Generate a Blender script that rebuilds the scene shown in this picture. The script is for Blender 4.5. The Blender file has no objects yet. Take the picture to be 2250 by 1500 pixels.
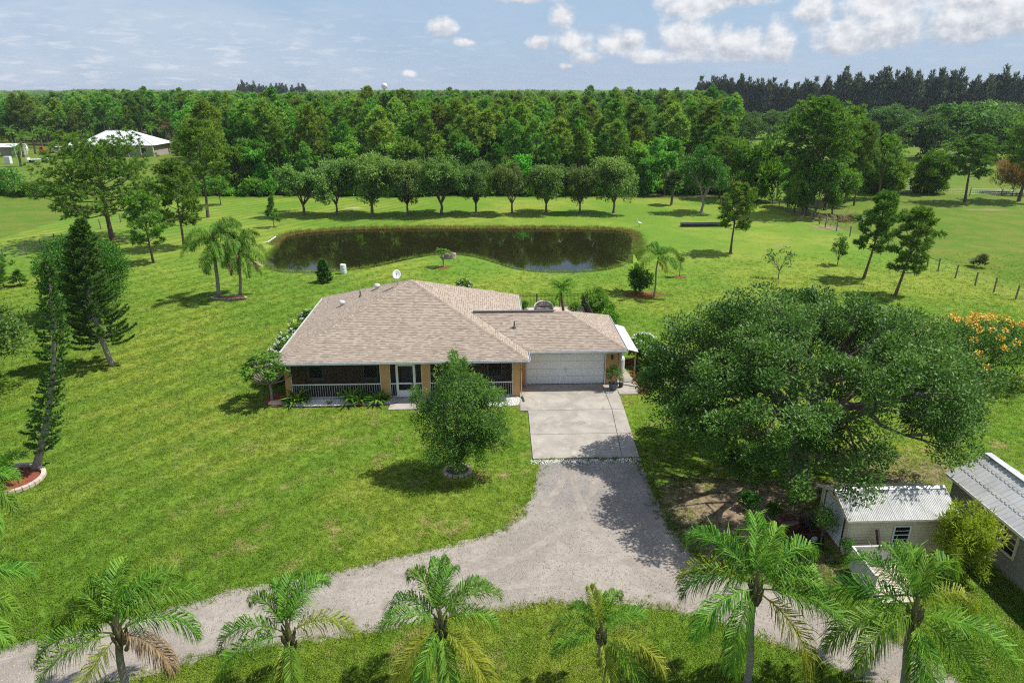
import bpy, bmesh, math, random
import numpy as np
from mathutils import Vector, Matrix
from mathutils.geometry import tessellate_polygon
R = math.radians
sc = bpy.context.scene
col = sc.collection
# ------------------------------------------------------------------ camera
CAM_H = 17.3
FPX = 1500.0
PITCH = math.atan((750 - 197.0) / FPX)
YAW = R(2.078)
cam = bpy.data.cameras.new('camera'); camo = bpy.data.objects.new('camera', cam); col.objects.link(camo)
cam.sensor_width = 36.0; cam.lens = 24.0; cam.clip_end = 20000; cam.clip_start = 0.5
camo.location = (0, 0, CAM_H); camo.rotation_euler = (R(90) - PITCH, 0, -YAW)
sc.camera = camo
# ------------------------------------------------------------------ light
SUN = Vector((0.60, 0.10, 1.0)).normalized()          # direction to the sun
sun = bpy.data.lights.new('sun', 'SUN'); suno = bpy.data.objects.new('sun', sun); col.objects.link(suno)
sun.energy = 4.6; sun.angle = R(0.53); sun.color = (1.0, 0.955, 0.88)
suno.rotation_euler = SUN.to_track_quat('Z', 'Y').to_euler(); suno.location = (60, 20, 80)
vs = sc.view_settings
vs.view_transform = 'Standard'; vs.look = 'None'; vs.exposure = 0.22; vs.gamma = 1.0; vs.use_curve_mapping = False
sc.cycles.use_denoising = False
sc.cycles.max_bounces = 5; sc.cycles.transparent_max_bounces = 8; sc.cycles.diffuse_bounces = 2; sc.cycles.glossy_bounces = 2; sc.cycles.transmission_bounces = 3
sc.cycles.sample_clamp_indirect = 4.0; sc.cycles.filter_width = 1.15

world = bpy.data.worlds.new('World'); sc.world = world; world.use_nodes = True
class NT:
    """small helper to write node trees"""
    def __init__(s, nt): s.nt = nt
    def n(s, t, **kw):
        nd = s.nt.nodes.new(t)
        for k, v in kw.items():
            if k == 'inp':
                for kk, vv in v.items(): s.put(nd.inputs[kk], vv)
            else: setattr(nd, k, v)
        return nd
    def put(s, sock, v):
        if isinstance(v, bpy.types.NodeSocket): s.nt.links.new(v, sock)
        elif isinstance(v, bpy.types.Node): s.nt.links.new(v.outputs[0], sock)
        elif v is not None:
            if isinstance(v, (tuple, list)) and len(v) == 3 and sock.type == 'RGBA': v = (*v, 1)
            sock.default_value = v
    def m(s, op, a, b=None, c=None, clamp=False):
        nd = s.nt.nodes.new('ShaderNodeMath'); nd.operation = op; nd.use_clamp = clamp
        for i, v in enumerate((a, b, c)):
            if v is not None: s.put(nd.inputs[i], v)
        return nd.outputs[0]
    def vm(s, op, a, b=None):
        nd = s.nt.nodes.new('ShaderNodeVectorMath'); nd.operation = op
        s.put(nd.inputs[0], a)
        if b is not None: s.put(nd.inputs[1], b)
        if op == 'SCALE': nd.inputs['Scale'].default_value = 1.0
        return nd.outputs['Value'] if op in ('LENGTH', 'DOT_PRODUCT', 'DISTANCE') else nd.outputs[0]
    def mix(s, f, a, b, blend='MIX'):
        nd = s.nt.nodes.new('ShaderNodeMix'); nd.data_type = 'RGBA'; nd.blend_type = blend
        s.put(nd.inputs[0], f); s.put(nd.inputs[6], a); s.put(nd.inputs[7], b)
        return nd.outputs[2]
    def noise(s, vec, scale, detail=3.0, rough=.55, dist=0.0, dim='3D'):
        nd = s.nt.nodes.new('ShaderNodeTexNoise'); nd.noise_dimensions = dim
        if vec is not None: s.put(nd.inputs['Vector'], vec)
        s.put(nd.inputs['Scale'], scale); s.put(nd.inputs['Detail'], detail); s.put(nd.inputs['Roughness'], rough); s.put(nd.inputs['Distortion'], dist)
        return nd.outputs[0]
    def ss(s, v, a, b):
        nd = s.nt.nodes.new('ShaderNodeMapRange'); nd.interpolation_type = 'SMOOTHSTEP'
        s.put(nd.inputs[0], v); s.put(nd.inputs[1], a); s.put(nd.inputs[2], b)
        return nd.outputs[0]

def _world():
    nt = world.node_tree; nt.nodes.clear(); k = NT(nt)
    out = k.n('ShaderNodeOutputWorld'); bg = k.n('ShaderNodeBackground')
    sky = k.n('ShaderNodeTexSky', sky_type='NISHITA', sun_disc=False)
    sky.sun_elevation = math.asin(SUN.z); sky.sun_rotation = math.atan2(SUN.x, SUN.y)
    sky.altitude = 0; sky.air_density = 1.0; sky.dust_density = 0.2; sky.ozone_density = 1.6
    tc = k.n('ShaderNodeTexCoord'); d = tc.outputs['Generated']
    sp = k.n('ShaderNodeSeparateXYZ', inp={0: d})
    az = k.m('ARCTAN2', sp.outputs[0], sp.outputs[1]); el = k.m('ARCSINE', sp.outputs[2])
    comb = k.n('ShaderNodeCombineXYZ', inp={0: az, 1: k.m('MULTIPLY', el, 1.15), 2: 0.0})
    p = comb.outputs[0]
    # cumulus heaps: (azimuth deg, elevation deg of the base, half width deg, height deg)
    wn = k.noise(p, 42.0, 8.0, .60, 0.0)
    wn2 = k.noise(p, 14.0, 3.0, .5, 0.0)
    field = None; psp = k.n('ShaderNodeSeparateXYZ', inp={0: p})
    for a, e, w, h in CLOUDS:
        q = k.vm('MULTIPLY', k.vm('SUBTRACT', p, (R(a), R(e) * 1.15 + R(h) * .42, 0)), (1 / R(w), 1 / (R(h) * .95), 0))
        f = k.m('SUBTRACT', 1.0, k.vm('LENGTH', q))
        hh = k.m('DIVIDE', k.m('SUBTRACT', psp.outputs[1], R(e) * 1.15 - R(h) * .25), R(h) * 1.25)
        wgt = k.m('POWER', k.m('MAXIMUM', k.m('ADD', f, .45), 0.0), 2.0)
        if field is None: field, ws, hs = f, wgt, k.m('MULTIPLY', wgt, hh)
        else: field = k.m('SMOOTH_MAX', field, f, .18); ws = k.m('ADD', ws, wgt); hs = k.m('MULTIPLY_ADD', wgt, hh, hs)
    hsel = k.m('DIVIDE', hs, k.m('ADD', ws, .0001))
    dens = k.m('ADD', field, k.m('ADD', k.m('MULTIPLY', k.m('SUBTRACT', wn, .5), 1.25), k.m('MULTIPLY', k.m('SUBTRACT', wn2, .5), 1.3)))
    cmask = k.m('MULTIPLY', k.ss(dens, -.10, .55), k.ss(hsel, -.08, .16))
    # relief of the heaps: noise here against noise a step towards the light
    p2 = k.vm('ADD', p, (0.006, 0.011, 0))
    wnb = k.noise(p2, 42.0, 8.0, .60, 0.0)
    relief = k.m('MULTIPLY', k.m('SUBTRACT', wn, wnb), 2.0)
    lit = k.m('ADD', k.m('ADD', .18, k.m('MULTIPLY', k.ss(hsel, .0, .75), .6)), relief, clamp=True)
    ccol = k.mix(lit, (4.0, 4.35, 5.0), (7.5, 7.55, 7.7))
    # broken cloud layer all over the rest of the sky
    inv = k.m('DIVIDE', 1.0, k.m('ADD', k.m('MAXIMUM', sp.outputs[2], 0.0), .06))
    lay = k.n('ShaderNodeCombineXYZ', inp={0: k.m('MULTIPLY', sp.outputs[0], inv), 1: k.m('MULTIPLY', sp.outputs[1], inv), 2: 2.3}).outputs[0]
    ln = k.noise(lay, 1.15, 6.0, .58, .15)
    lmask = k.m('MULTIPLY', k.ss(ln, .45, .62), k.ss(el, R(6.2), R(11)))
    # thin veil with small flecks low over the horizon
    fl = k.noise(k.vm('MULTIPLY', p, (1.0, 4.5, 1.0)), 26.0, 5.0, .6, .3)
    west = k.ss(az, R(6), R(-24))
    veil = k.m('MULTIPLY', k.ss(k.noise(k.vm('MULTIPLY', p, (1, 2.6, 1)), 4.2, 4.0, .6, .6), .32, .75), .55)
    veil = k.m('MULTIPLY', veil, k.m('ADD', .25, k.m('MULTIPLY', west, .75)))
    fleck = k.m('MULTIPLY', k.m('MULTIPLY', k.ss(fl, .48, .74), k.m('ADD', .15, k.m('MULTIPLY', west, .7))), k.ss(el, R(6.5), R(3.0)))
    c = sky.outputs[0]
    c = k.mix(k.m('MULTIPLY', k.ss(el, R(24), R(-2)), .88), c, (2.9, 4.05, 5.85))
    c = k.mix(veil, c, (5.6, 6.1, 6.9))
    c = k.mix(fleck, c, (6.2, 6.5, 7.1))
    c = k.mix(k.m('MULTIPLY', cmask, .95), c, ccol)
    c = k.mix(k.m('MULTIPLY', lmask, .85), c, (8.6, 8.8, 9.2))
    k.put(bg.inputs[0], c); bg.inputs[1].default_value = 0.105
    nt.links.new(bg.outputs[0], out.inputs[0])

def px_dir(px, py):
    u = (px - 1125) / FPX; v = (750 - py) / FPX
    cp, sp_, cy, sy = math.cos(PITCH), math.sin(PITCH), math.cos(YAW), math.sin(YAW)
    return Vector((sy * cp + u * cy + v * sy * sp_, cy * cp - u * sy + v * cy * sp_, -sp_ + v * cp))
def _cl(px, py, w, h):                                  # surveyed cloud -> azimuth, elevation, half width, height (degrees)
    d = px_dir(px, py).normalized()
    return (math.degrees(math.atan2(d.x, d.y)), math.degrees(math.asin(d.z)), w * .5 * .034, h * .034)
CLOUDS = [_cl(*c) for c in [(968, 74, 84, 36), (1232, 54, 66, 44), (1160, 4, 170, 26), (1180, 104, 62, 24), (1258, 112, 110, 42), (1365, 114, 120, 44),
    (1515, 122, 150, 74), (1615, 124, 150, 62), (1705, 126, 80, 64), (1420, 136, 90, 26), (1290, 136, 90, 20), (1520, 32, 180, 50), (1620, 6, 180, 36),
    (1850, 112, 130, 56), (1790, 48, 90, 60), (1960, 92, 170, 70), (2100, 84, 210, 80), (2220, 60, 150, 80), (1960, 30, 240, 60), (2150, 20, 240, 60),
    (900, 168, 40, 12), (1020, 100, 60, 14), (1245, 152, 36, 12)]]
_world()

# ground survey: where a sight line of the photograph meets the height z
def G(px, py, z=0.0):
    d = px_dir(px, py); t = (z - CAM_H) / d.z
    return Vector((d.x * t, d.y * t, z))
def AT(px, py, Y):
    d = px_dir(px, py); t = Y / d.y
    return Vector((d.x * t, Y, CAM_H + d.z * t))
def HT(bx, by, tx, ty):
    return AT(tx, ty, G(bx, by).y).z

# ------------------------------------------------------------------ materials
MATS = {}
def new_mat(name):
    m = bpy.data.materials.new(name); m.use_nodes = True; m.node_tree.nodes.clear(); MATS[name] = m
    return m, NT(m.node_tree)
def fin(m, k, shader, disp=None):
    out = k.n('ShaderNodeOutputMaterial'); k.put(out.inputs[0], shader)
    return m
def pbsdf(k, colr, rough=.7, spec=.3, normal=None, metal=0.0):
    b = k.n('ShaderNodeBsdfPrincipled')
    k.put(b.inputs['Base Color'], colr); k.put(b.inputs['Roughness'], rough); k.put(b.inputs['Specular IOR Level'], spec); k.put(b.inputs['Metallic'], metal)
    if normal is not None: k.put(b.inputs['Normal'], normal)
    return b
def bump(k, h, strength=.4, dist=.02):
    b = k.n('ShaderNodeBump'); k.put(b.inputs['Strength'], strength); k.put(b.inputs['Distance'], dist); k.put(b.inputs['Height'], h)
    return b.outputs[0]
def mat(name, c1, c2=None, scale=6.0, rough=.7, spec=.3, metal=0.0, bmp=0.0, bscale=40.0, detail=4.0, stretch=None, rnd=0.0):
    """plain weathered surface: two colours mixed by noise, optional relief and piece-to-piece variation"""
    if name in MATS: return MATS[name]
    m, k = new_mat(name)
    p = k.n('ShaderNodeNewGeometry').outputs['Position']
    if stretch: p = k.vm('MULTIPLY', p, stretch)
    c2 = c2 or tuple(x * .8 for x in c1)
    f = k.ss(k.noise(p, scale, detail, .6), .32, .68)
    c = k.mix(f, c1, c2)
    if rnd:
        oi = k.n('ShaderNodeObjectInfo')
        c = k.mix(1.0, c, k.n('ShaderNodeCombineXYZ', inp={i: k.m('ADD', 1 - rnd, k.m('MULTIPLY', oi.outputs['Random'], 2 * rnd)) for i in range(3)}).outputs[0], 'MULTIPLY')
    nrm = bump(k, k.noise(p, bscale, 3.0), bmp) if bmp else None
    return fin(m, k, pbsdf(k, c, rough, spec, nrm, metal))
def leafmat(name, dark, light, trans=.28, rough=.45, spec=.35, hue=.12, up=.35, val=None):
    """leaf surface: colour from the leaf's own 'rnd' value, a little from tree to tree, light passing through"""
    m, k = new_mat(name)
    at = k.n('ShaderNodeAttribute', attribute_name='rnd').outputs['Fac']
    c = k.mix(at, dark, light)
    oi = k.n('ShaderNodeObjectInfo').outputs['Random']
    g = k.n('ShaderNodeHueSaturation'); k.put(g.inputs['Hue'], k.m('ADD', .5 - hue * .12, k.m('MULTIPLY', oi, hue * .24)))
    k.put(g.inputs['Value'], k.m('ADD', 1 - (val or hue * 1.4), k.m('MULTIPLY', k.m('FRACT', k.m('MULTIPLY', oi, 7.31)), 2 * (val or hue * 1.4)))); k.put(g.inputs['Saturation'], 1.0)
    k.put(g.inputs['Color'], c); c = g.outputs[0]
    # leaves of a spray face the light on average: soften the single leaf's normal towards the sky
    nm = k.vm('NORMALIZE', k.vm('ADD', k.vm('SCALE', k.n('ShaderNodeNewGeometry').outputs['Normal']), (0, 0, up)))
    b = pbsdf(k, c, max(rough, .5), spec * .3, nm)
    t = k.n('ShaderNodeBsdfTranslucent'); k.put(t.inputs[0], k.mix(1.0, c, (1.15, 1.15, .6), 'MULTIPLY'))
    ms = k.n('ShaderNodeMixShader'); k.put(ms.inputs[0], trans); k.put(ms.inputs[1], b.outputs[0]); k.put(ms.inputs[2], t.outputs[0])
    return fin(m, k, ms)

# ------------------------------------------------------------------ mesh helpers
def wloc(o):
    v = Vector((0, 0, 0))
    while o is not None: v += o.location; o = o.parent
    return v
class MB:
    def __init__(s): s.v = []; s.f = []; s.fr = []
    def add(s, vs, fs, rnd=0.5):
        b = len(s.v); s.v += [tuple(x) for x in vs]; s.f += [tuple(i + b for i in f) for f in fs]; s.fr += [rnd] * len(fs); return s
    def box(s, x0, x1, y0, y1, z0, z1, rnd=.5):
        return s.add([(x0, y0, z0), (x1, y0, z0), (x1, y1, z0), (x0, y1, z0), (x0, y0, z1), (x1, y0, z1), (x1, y1, z1), (x0, y1, z1)],
                     [(0, 3, 2, 1), (4, 5, 6, 7), (0, 1, 5, 4), (1, 2, 6, 5), (2, 3, 7, 6), (3, 0, 4, 7)], rnd)
    def obox(s, c, a, b, cc, rnd=.5):
        """box from centre and three half-axis vectors"""
        c, a, b, cc = Vector(c), Vector(a), Vector(b), Vector(cc)
        vs = [c + i * a + j * b + l * cc for l in (-1, 1) for i, j in ((-1, -1), (1, -1), (1, 1), (-1, 1))]
        return s.add(vs, [(0, 3, 2, 1), (4, 5, 6, 7), (0, 1, 5, 4), (1, 2, 6, 5), (2, 3, 7, 6), (3, 0, 4, 7)], rnd)
    def beam(s, p, q, w, h, up=(0, 0, 1)):
        p, q = Vector(p), Vector(q); d = (q - p); L = d.length; d.normalize()
        sd = d.cross(Vector(up)); sd = sd.normalized() if sd.length > 1e-4 else Vector((1, 0, 0)); u = sd.cross(d)
        return s.obox((p + q) / 2, d * L / 2, sd * w / 2, u * h / 2)
    def tube(s, pts, rad, n=6, cap=True, rnd=.5):
        pts = [Vector(p) for p in pts]; rings = []; b = len(s.v); up = Vector((0.31, 0.22, 0.93))
        for i, p in enumerate(pts):
            d = (pts[min(i + 1, len(pts) - 1)] - pts[max(i - 1, 0)]).normalized()
            a = d.cross(up)
            if a.length < .05: a = d.cross(Vector((1, 0, 0)))
            a.normalize(); c = d.cross(a)
            r = rad[i] if hasattr(rad, '__len__') else rad
            for j in range(n):
                t = 2 * math.pi * j / n
                s.v.append(tuple(p + a * (r * math.cos(t)) + c * (r * math.sin(t))))
        for i in range(len(pts) - 1):
            for j in range(n):
                s.f.append((b + i * n + j, b + i * n + (j + 1) % n, b + (i + 1) * n + (j + 1) % n, b + (i + 1) * n + j)); s.fr.append(rnd)
        if cap:
            s.f.append(tuple(b + j for j in reversed(range(n)))); s.f.append(tuple(b + (len(pts) - 1) * n + j for j in range(n))); s.fr += [rnd, rnd]
        return s
    def lathe(s, prof, c=(0, 0, 0), n=16, cap=True):
        return s.tube([(c[0], c[1], c[2] + z) for r, z in prof], [r for r, z in prof], n, cap) if False else s._lathe(prof, c, n, cap)
    def _lathe(s, prof, c, n, cap):
        b = len(s.v)
        for r, z in prof:
            for j in range(n):
                t = 2 * math.pi * j / n; s.v.append((c[0] + r * math.cos(t), c[1] + r * math.sin(t), c[2] + z))
        for i in range(len(prof) - 1):
            for j in range(n):
                s.f.append((b + i * n + j, b + i * n + (j + 1) % n, b + (i + 1) * n + (j + 1) % n, b + (i + 1) * n + j)); s.fr.append(.5)
        if cap:
            s.f.append(tuple(b + j for j in reversed(range(n)))); s.f.append(tuple(b + (len(prof) - 1) * n + j for j in range(n))); s.fr += [.5, .5]
        return s
    def mesh(s, name, m, off=(0, 0, 0), smooth=False):
        me = bpy.data.meshes.new(name)
        o = Vector(off)
        me.from_pydata([(x - o.x, y - o.y, z - o.z) for x, y, z in s.v], [], s.f)
        at = me.attributes.new('rnd', 'FLOAT', 'FACE'); at.data.foreach_set('value', np.array(s.fr, dtype=np.float32))
        if m is not None: me.materials.append(m)
        if smooth: me.polygons.foreach_set('use_smooth', [True] * len(me.polygons))
        me.update(); return me
    def build(s, name, m, parent=None, smooth=False, bevel=0.0, base=None, kind=None):
        """one object; vertices are given in world space. base: the object's own origin when it is top-level"""
        off = wloc(parent) if parent is not None else Vector(base or (0, 0, 0))
        me = s.mesh(name, m, off, smooth)
        o = bpy.data.objects.new(name, me); col.objects.link(o)
        if parent is not None: o.parent = parent
        else: o.location = off
        if bevel:
            md = o.modifiers.new('bevel', 'BEVEL'); md.width = bevel; md.segments = 2; md.limit_method = 'ANGLE'
        if kind: o['kind'] = kind
        return o
def link(name, me, parent=None, loc=(0, 0, 0), rot=(0, 0, 0), scale=None, kind=None):
    o = bpy.data.objects.new(name, me); col.objects.link(o); o.parent = parent; o.location = loc; o.rotation_euler = rot
    if scale is not None: o.scale = scale if hasattr(scale, '__len__') else (scale,) * 3
    if kind: o['kind'] = kind
    return o
def tag(o, label, cat, group=None):
    o['label'] = label; o['category'] = cat
    if group: o['group'] = group
    return o
def thing(name, label, cat, loc=(0, 0, 0), rotz=0.0, group=None):
    o = bpy.data.objects.new(name, None); col.objects.link(o); o.empty_display_size = .3
    o.location = loc; o.rotation_euler = (0, 0, rotz)
    return tag(o, label, cat, group)
def struct(o, kind='structure'):
    o['kind'] = kind; return o
def np_mesh(name, V, rnd, m):
    """V: (n,4,3) loose quads"""
    n = len(V); me = bpy.data.meshes.new(name)
    me.vertices.add(4 * n); me.vertices.foreach_set('co', np.ascontiguousarray(V, dtype=np.float32).ravel())
    me.loops.add(4 * n); me.loops.foreach_set('vertex_index', np.arange(4 * n, dtype=np.int32))
    me.polygons.add(n); me.polygons.foreach_set('loop_start', np.arange(0, 4 * n, 4, dtype=np.int32))
    me.update(calc_edges=True)
    at = me.attributes.new('rnd', 'FLOAT', 'FACE'); at.data.foreach_set('value', np.asarray(rnd, dtype=np.float32))
    if m is not None: me.materials.append(m)
    return me
def unit(a): return a / np.maximum(np.linalg.norm(a, axis=-1, keepdims=True), 1e-9)
def leaf_quads(P, U, N, L, W, fold=.12):
    """rhombic leaves: base P, axis U, normal hint N"""
    S = unit(np.cross(U, N)); Nn = np.cross(S, U)
    L = np.asarray(L)[:, None]; W = np.asarray(W)[:, None]
    mid = P + U * L * .45 + Nn * L * fold
    return np.stack([P, mid + S * W * .5, P + U * L - Nn * L * fold * .4, mid - S * W * .5], axis=1)
def inpoly(x, y, poly):
    px = np.array([p[0] for p in poly]); py = np.array([p[1] for p in poly])
    ins = np.zeros(np.shape(x), bool); j = len(px) - 1
    for i in range(len(px)):
        c = ((py[i] > y) != (py[j] > y)) & (x < (px[j] - px[i]) * (y - py[i]) / (py[j] - py[i] + 1e-12) + px[i])
        ins ^= c; j = i
    return ins
def polydist(x, y, poly):
    d = np.full(np.shape(x), 1e9)
    for i in range(len(poly)):
        ax, ay = poly[i - 1][0], poly[i - 1][1]; bx, by = poly[i][0], poly[i][1]
        dx, dy = bx - ax, by - ay; t = np.clip(((x - ax) * dx + (y - ay) * dy) / (dx * dx + dy * dy + 1e-12), 0, 1)
        d = np.minimum(d, np.hypot(x - ax - t * dx, y - ay - t * dy))
    return d
def sdist(x, y, poly):
    d = polydist(x, y, poly); return np.where(inpoly(x, y, poly), -d, d)
def smooth_poly(pts, it=2):
    for _ in range(it):
        q = []
        for i in range(len(pts)):
            a, b = pts[i - 1], pts[i]
            q += [(a[0] * .75 + b[0] * .25, a[1] * .75 + b[1] * .25), (a[0] * .25 + b[0] * .75, a[1] * .25 + b[1] * .75)]
        pts = q
    return pts
def jag(poly, step, amp, seed):
    """outline resampled and roughened"""
    rg = random.Random(seed); out = []
    for i in range(len(poly)):
        a, b = Vector(poly[i - 1][:2]), Vector(poly[i][:2]); L = (b - a).length; n = max(1, int(L / step)); nv = Vector((-(b - a).y, (b - a).x)).normalized()
        for j in range(n):
            p = a + (b - a) * (j / n) + nv * rg.uniform(-amp, amp); out.append((p.x, p.y))
    return out
def sheet(name, poly, z, m, parent=None, kind=None):
    tri = tessellate_polygon([[Vector((x, y, 0)) for x, y in poly]])
    mb = MB(); mb.add([(x, y, z) for x, y in poly], [])
    for t in tri:
        a, b, c = [Vector((poly[i][0], poly[i][1], 0)) for i in t]
        t = tuple(t) if (b - a).cross(c - a).z > 0 else tuple(reversed(t))
        mb.f.append(t); mb.fr.append(.5)
    return mb.build(name, m, parent, kind=kind)
def scatter(name, pts, objs, smin, smax, seed=0, tilt=.15, kind='stuff', sattr=None):
    """one object of uncountable small stuff: instances of a few little meshes on points"""
    me = bpy.data.meshes.new(name); P = np.asarray(pts, dtype=np.float32)
    me.vertices.add(len(P)); me.vertices.foreach_set('co', P.ravel())
    sa = me.attributes.new('sc', 'FLOAT', 'POINT'); rg = np.random.default_rng(seed)
    sv = rg.uniform(smin, smax, len(P)) if sattr is None else sattr
    sa.data.foreach_set('value', sv.astype(np.float32)); me.update()
    o = bpy.data.objects.new(name, me); col.objects.link(o); o['kind'] = kind
    c = bpy.data.collections.new(name + '_pieces')
    for x in objs: c.objects.link(x)
    g = bpy.data.node_groups.new(name, 'GeometryNodeTree'); g.is_modifier = True
    g.interface.new_socket('Geometry', in_out='INPUT', socket_type='NodeSocketGeometry'); g.interface.new_socket('Geometry', in_out='OUTPUT', socket_type='NodeSocketGeometry')
    N = g.nodes; gi = N.new('NodeGroupInput'); go = N.new('NodeGroupOutput')
    ci = N.new('GeometryNodeCollectionInfo'); ci.inputs[0].default_value = c; ci.inputs[1].default_value = True; ci.inputs[2].default_value = True
    ip = N.new('GeometryNodeInstanceOnPoints'); ip.inputs['Pick Instance'].default_value = True
    rv = N.new('FunctionNodeRandomValue'); rv.data_type = 'FLOAT_VECTOR'; rv.inputs[0].default_value = (-tilt, -tilt, 0); rv.inputs[1].default_value = (tilt, tilt, 6.283); rv.inputs['Seed'].default_value = seed
    ri = N.new('FunctionNodeRandomValue'); ri.data_type = 'INT'; ri.inputs[4].default_value = 0; ri.inputs[5].default_value = max(0, len(objs) - 1); ri.inputs['Seed'].default_value = seed + 5
    na = N.new('GeometryNodeInputNamedAttribute'); na.data_type = 'FLOAT'; na.inputs[0].default_value = 'sc'
    L = g.links.new
    L(gi.outputs[0], ip.inputs['Points']); L(ci.outputs[0], ip.inputs['Instance']); L(rv.outputs[0], ip.inputs['Rotation']); L(ri.outputs[2], ip.inputs['Instance Index']); L(na.outputs[0], ip.inputs['Scale'])
    L(ip.outputs[0], go.inputs[0])
    md = o.modifiers.new('scatter', 'NODES'); md.node_group = g
    return o
def loose(name, me):
    return bpy.data.objects.new(name, me)
# ================================================================== THE GROUND
def pxpoly(L, z=0.0): return [tuple(G(x, y, z)[:2]) for x, y in L]
WATER_Z = -0.38
POND = smooth_poly(pxpoly([(583, 578), (592, 592), (620, 598), (660, 600), (720, 599), (780, 593), (830, 585), (884, 572), (940, 562), (980, 559), (1034, 562), (1083, 575), (1129, 591),
    (1185, 599), (1242, 600), (1299, 598), (1355, 588), (1388, 575), (1395, 548), (1396, 522), (1378, 509), (1318, 505), (1167, 503), (978, 503), (827, 503), (713, 508), (640, 516), (616, 528), (606, 545), (592, 560)], WATER_Z), 2)
ROAD = pxpoly([(-260, 1490), (-120, 1455), (0, 1424), (120, 1396), (270, 1358), (420, 1324), (520, 1292), (620, 1276), (720, 1260), (857, 1226), (963, 1203), (1034, 1185), (1105, 1160), (1145, 1128), (1166, 1092), (1178, 1050), (1184, 1010),
    (1406, 1010), (1424, 1052), (1446, 1110), (1478, 1160), (1525, 1222), (1600, 1262), (1700, 1290), (1775, 1322), (1860, 1358), (1948, 1395), (2035, 1442), (2118, 1500), (2250, 1590),
    (2080, 1600), (1894, 1500), (1770, 1441), (1663, 1402), (1557, 1360), (1450, 1338), (1319, 1322), (1177, 1330), (1034, 1349), (900, 1372), (760, 1400), (660, 1412), (440, 1448), (292, 1492), (150, 1540), (-60, 1600), (-260, 1640)])
LITTER = pxpoly([(1425, 1075), (1500, 1050), (1620, 1040), (1800, 1050), (1900, 1040), (2090, 1000), (2100, 1060), (1990, 1090), (1800, 1110), (1800, 1190), (1850, 1240), (1860, 1310), (1700, 1292), (1600, 1262), (1500, 1200), (1440, 1120)])
FOREST = [(-48.6, 121.5), (-20, 121), (40.6, 115.5), (53, 150), (88, 245), (112, 400), (2600, 430), (5000, 5000), (-5000, 5000), (-2600, 520), (-420, 300), (-175, 243), (-92, 218), (-76, 178)]
SLABS = [[(1.87, 38.95), (7.03, 38.95), (7.03, 35.30), (1.75, 35.30)], [(7.04, 37.95), (7.84, 37.95), (7.76, 35.30), (7.04, 35.30)],
         [(2.20, 35.29), (7.03, 35.29), (6.80, 32.40), (2.15, 32.40)], [(7.04, 35.29), (7.755, 35.29), (7.60, 32.40), (6.81, 32.40)],
         [(2.15, 32.39), (6.80, 32.39), (6.60, 29.85), (2.12, 29.85)], [(6.81, 32.39), (7.60, 32.39), (7.47, 29.85), (6.61, 29.85)]]
APRON = [[(7.04, 38.9), (7.98, 38.9), (9.35, 38.1), (8.95, 37.32), (7.85, 37.32), (7.85, 37.96), (7.04, 37.96)],
         [(8.02, 44.2), (8.9, 44.2), (8.98, 40.9), (8.02, 40.9)], [(8.02, 40.88), (8.98, 40.88), (9.33, 38.15), (8.02, 38.92)]]
MULCH_R = pxpoly([(1377, 790), (1398, 786), (1412, 800), (1425, 830), (1433, 856), (1424, 866), (1402, 866), (1392, 845), (1384, 815)])
HOUSE_FOOT = [(-12.1, 37.2), (1.9, 37.2), (1.9, 38.8), (8.0, 38.8), (8.0, 44.7), (1.9, 44.7), (1.9, 49.8), (-12.1, 49.8)]
WHITEBED = pxpoly([(616, 890), (640, 872), (870, 872), (872, 884), (868, 888), (800, 891), (700, 893), (628, 893)])
WHITEBED2 = [(-3.4, 37.25), (1.86, 37.25), (1.72, 36.1), (0.6, 35.9), (-3.2, 36.2)]
MULCH_L = pxpoly([(583, 890), (584, 878), (600, 866), (622, 866), (624, 884), (618, 893), (600, 895)])
WALK = [(-5.75, 37.25), (-3.5, 37.25), (-3.45, 35.75), (-5.85, 35.70)]
SHED_FOOT = [(13.6, 21.6), (17.95, 21.4), (18.0, 24.2), (13.6, 24.4)]
GREY_FOOT = [(19.4, 13.0), (24, 13.0), (24, 24.5), (19.4, 24.5)]
PATIO = [(1.9, 44.75), (8.1, 44.75), (8.1, 55.3), (0.2, 55.3), (0.2, 50.3), (1.9, 50.3)]

def lawn_colour(k, p):
    """turf colour from the place on the ground: patches, mown stripes, yellow and dry spots"""
    big = k.noise(p, .075, 3.0, .5, .4); mid = k.noise(p, .45, 4.0, .6, .3); fine = k.noise(p, 3.2, 3.0, .65)
    c = k.mix(k.ss(big, .36, .64), (.138, .262, .026), (.252, .318, .044))
    c = k.mix(k.m('MULTIPLY', k.ss(mid, .42, .7), .7), c, (.118, .235, .024))
    sx = k.n('ShaderNodeSeparateXYZ', inp={0: p})
    st = k.m('ADD', k.m('MULTIPLY', sx.outputs[0], .80), k.m('MULTIPLY', sx.outputs[1], -.56))
    st = k.m('ADD', st, k.m('MULTIPLY', k.noise(p, .12, 2.0), 2.2))
    wav = k.m('SINE', k.m('MULTIPLY', st, 3.3))
    west = k.ss(sx.outputs[0], 2.0, -14.0)
    c = k.mix(k.m('MULTIPLY', k.m('MULTIPLY', k.ss(wav, -.1, .7), west), .40), c, (.078, .160, .016))
    c = k.mix(k.m('MULTIPLY', k.ss(fine, .46, .8), .28), c, (.31, .34, .065))
    c = k.mix(k.m('MULTIPLY', k.ss(k.noise(p, 1.7, 3.0, .7), .50, .8), .5), c, (.060, .135, .013))
    dry = k.ss(k.noise(p, .55, 7.0, .74, .2), .52, .70)
    near = k.m('MULTIPLY', k.ss(sx.outputs[1], 66, 30), k.ss(sx.outputs[0], -20, -4))
    c = k.mix(k.m('MULTIPLY', dry, k.m('ADD', .18, k.m('MULTIPLY', near, .66))), c, (.40, .31, .15))
    return c
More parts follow.
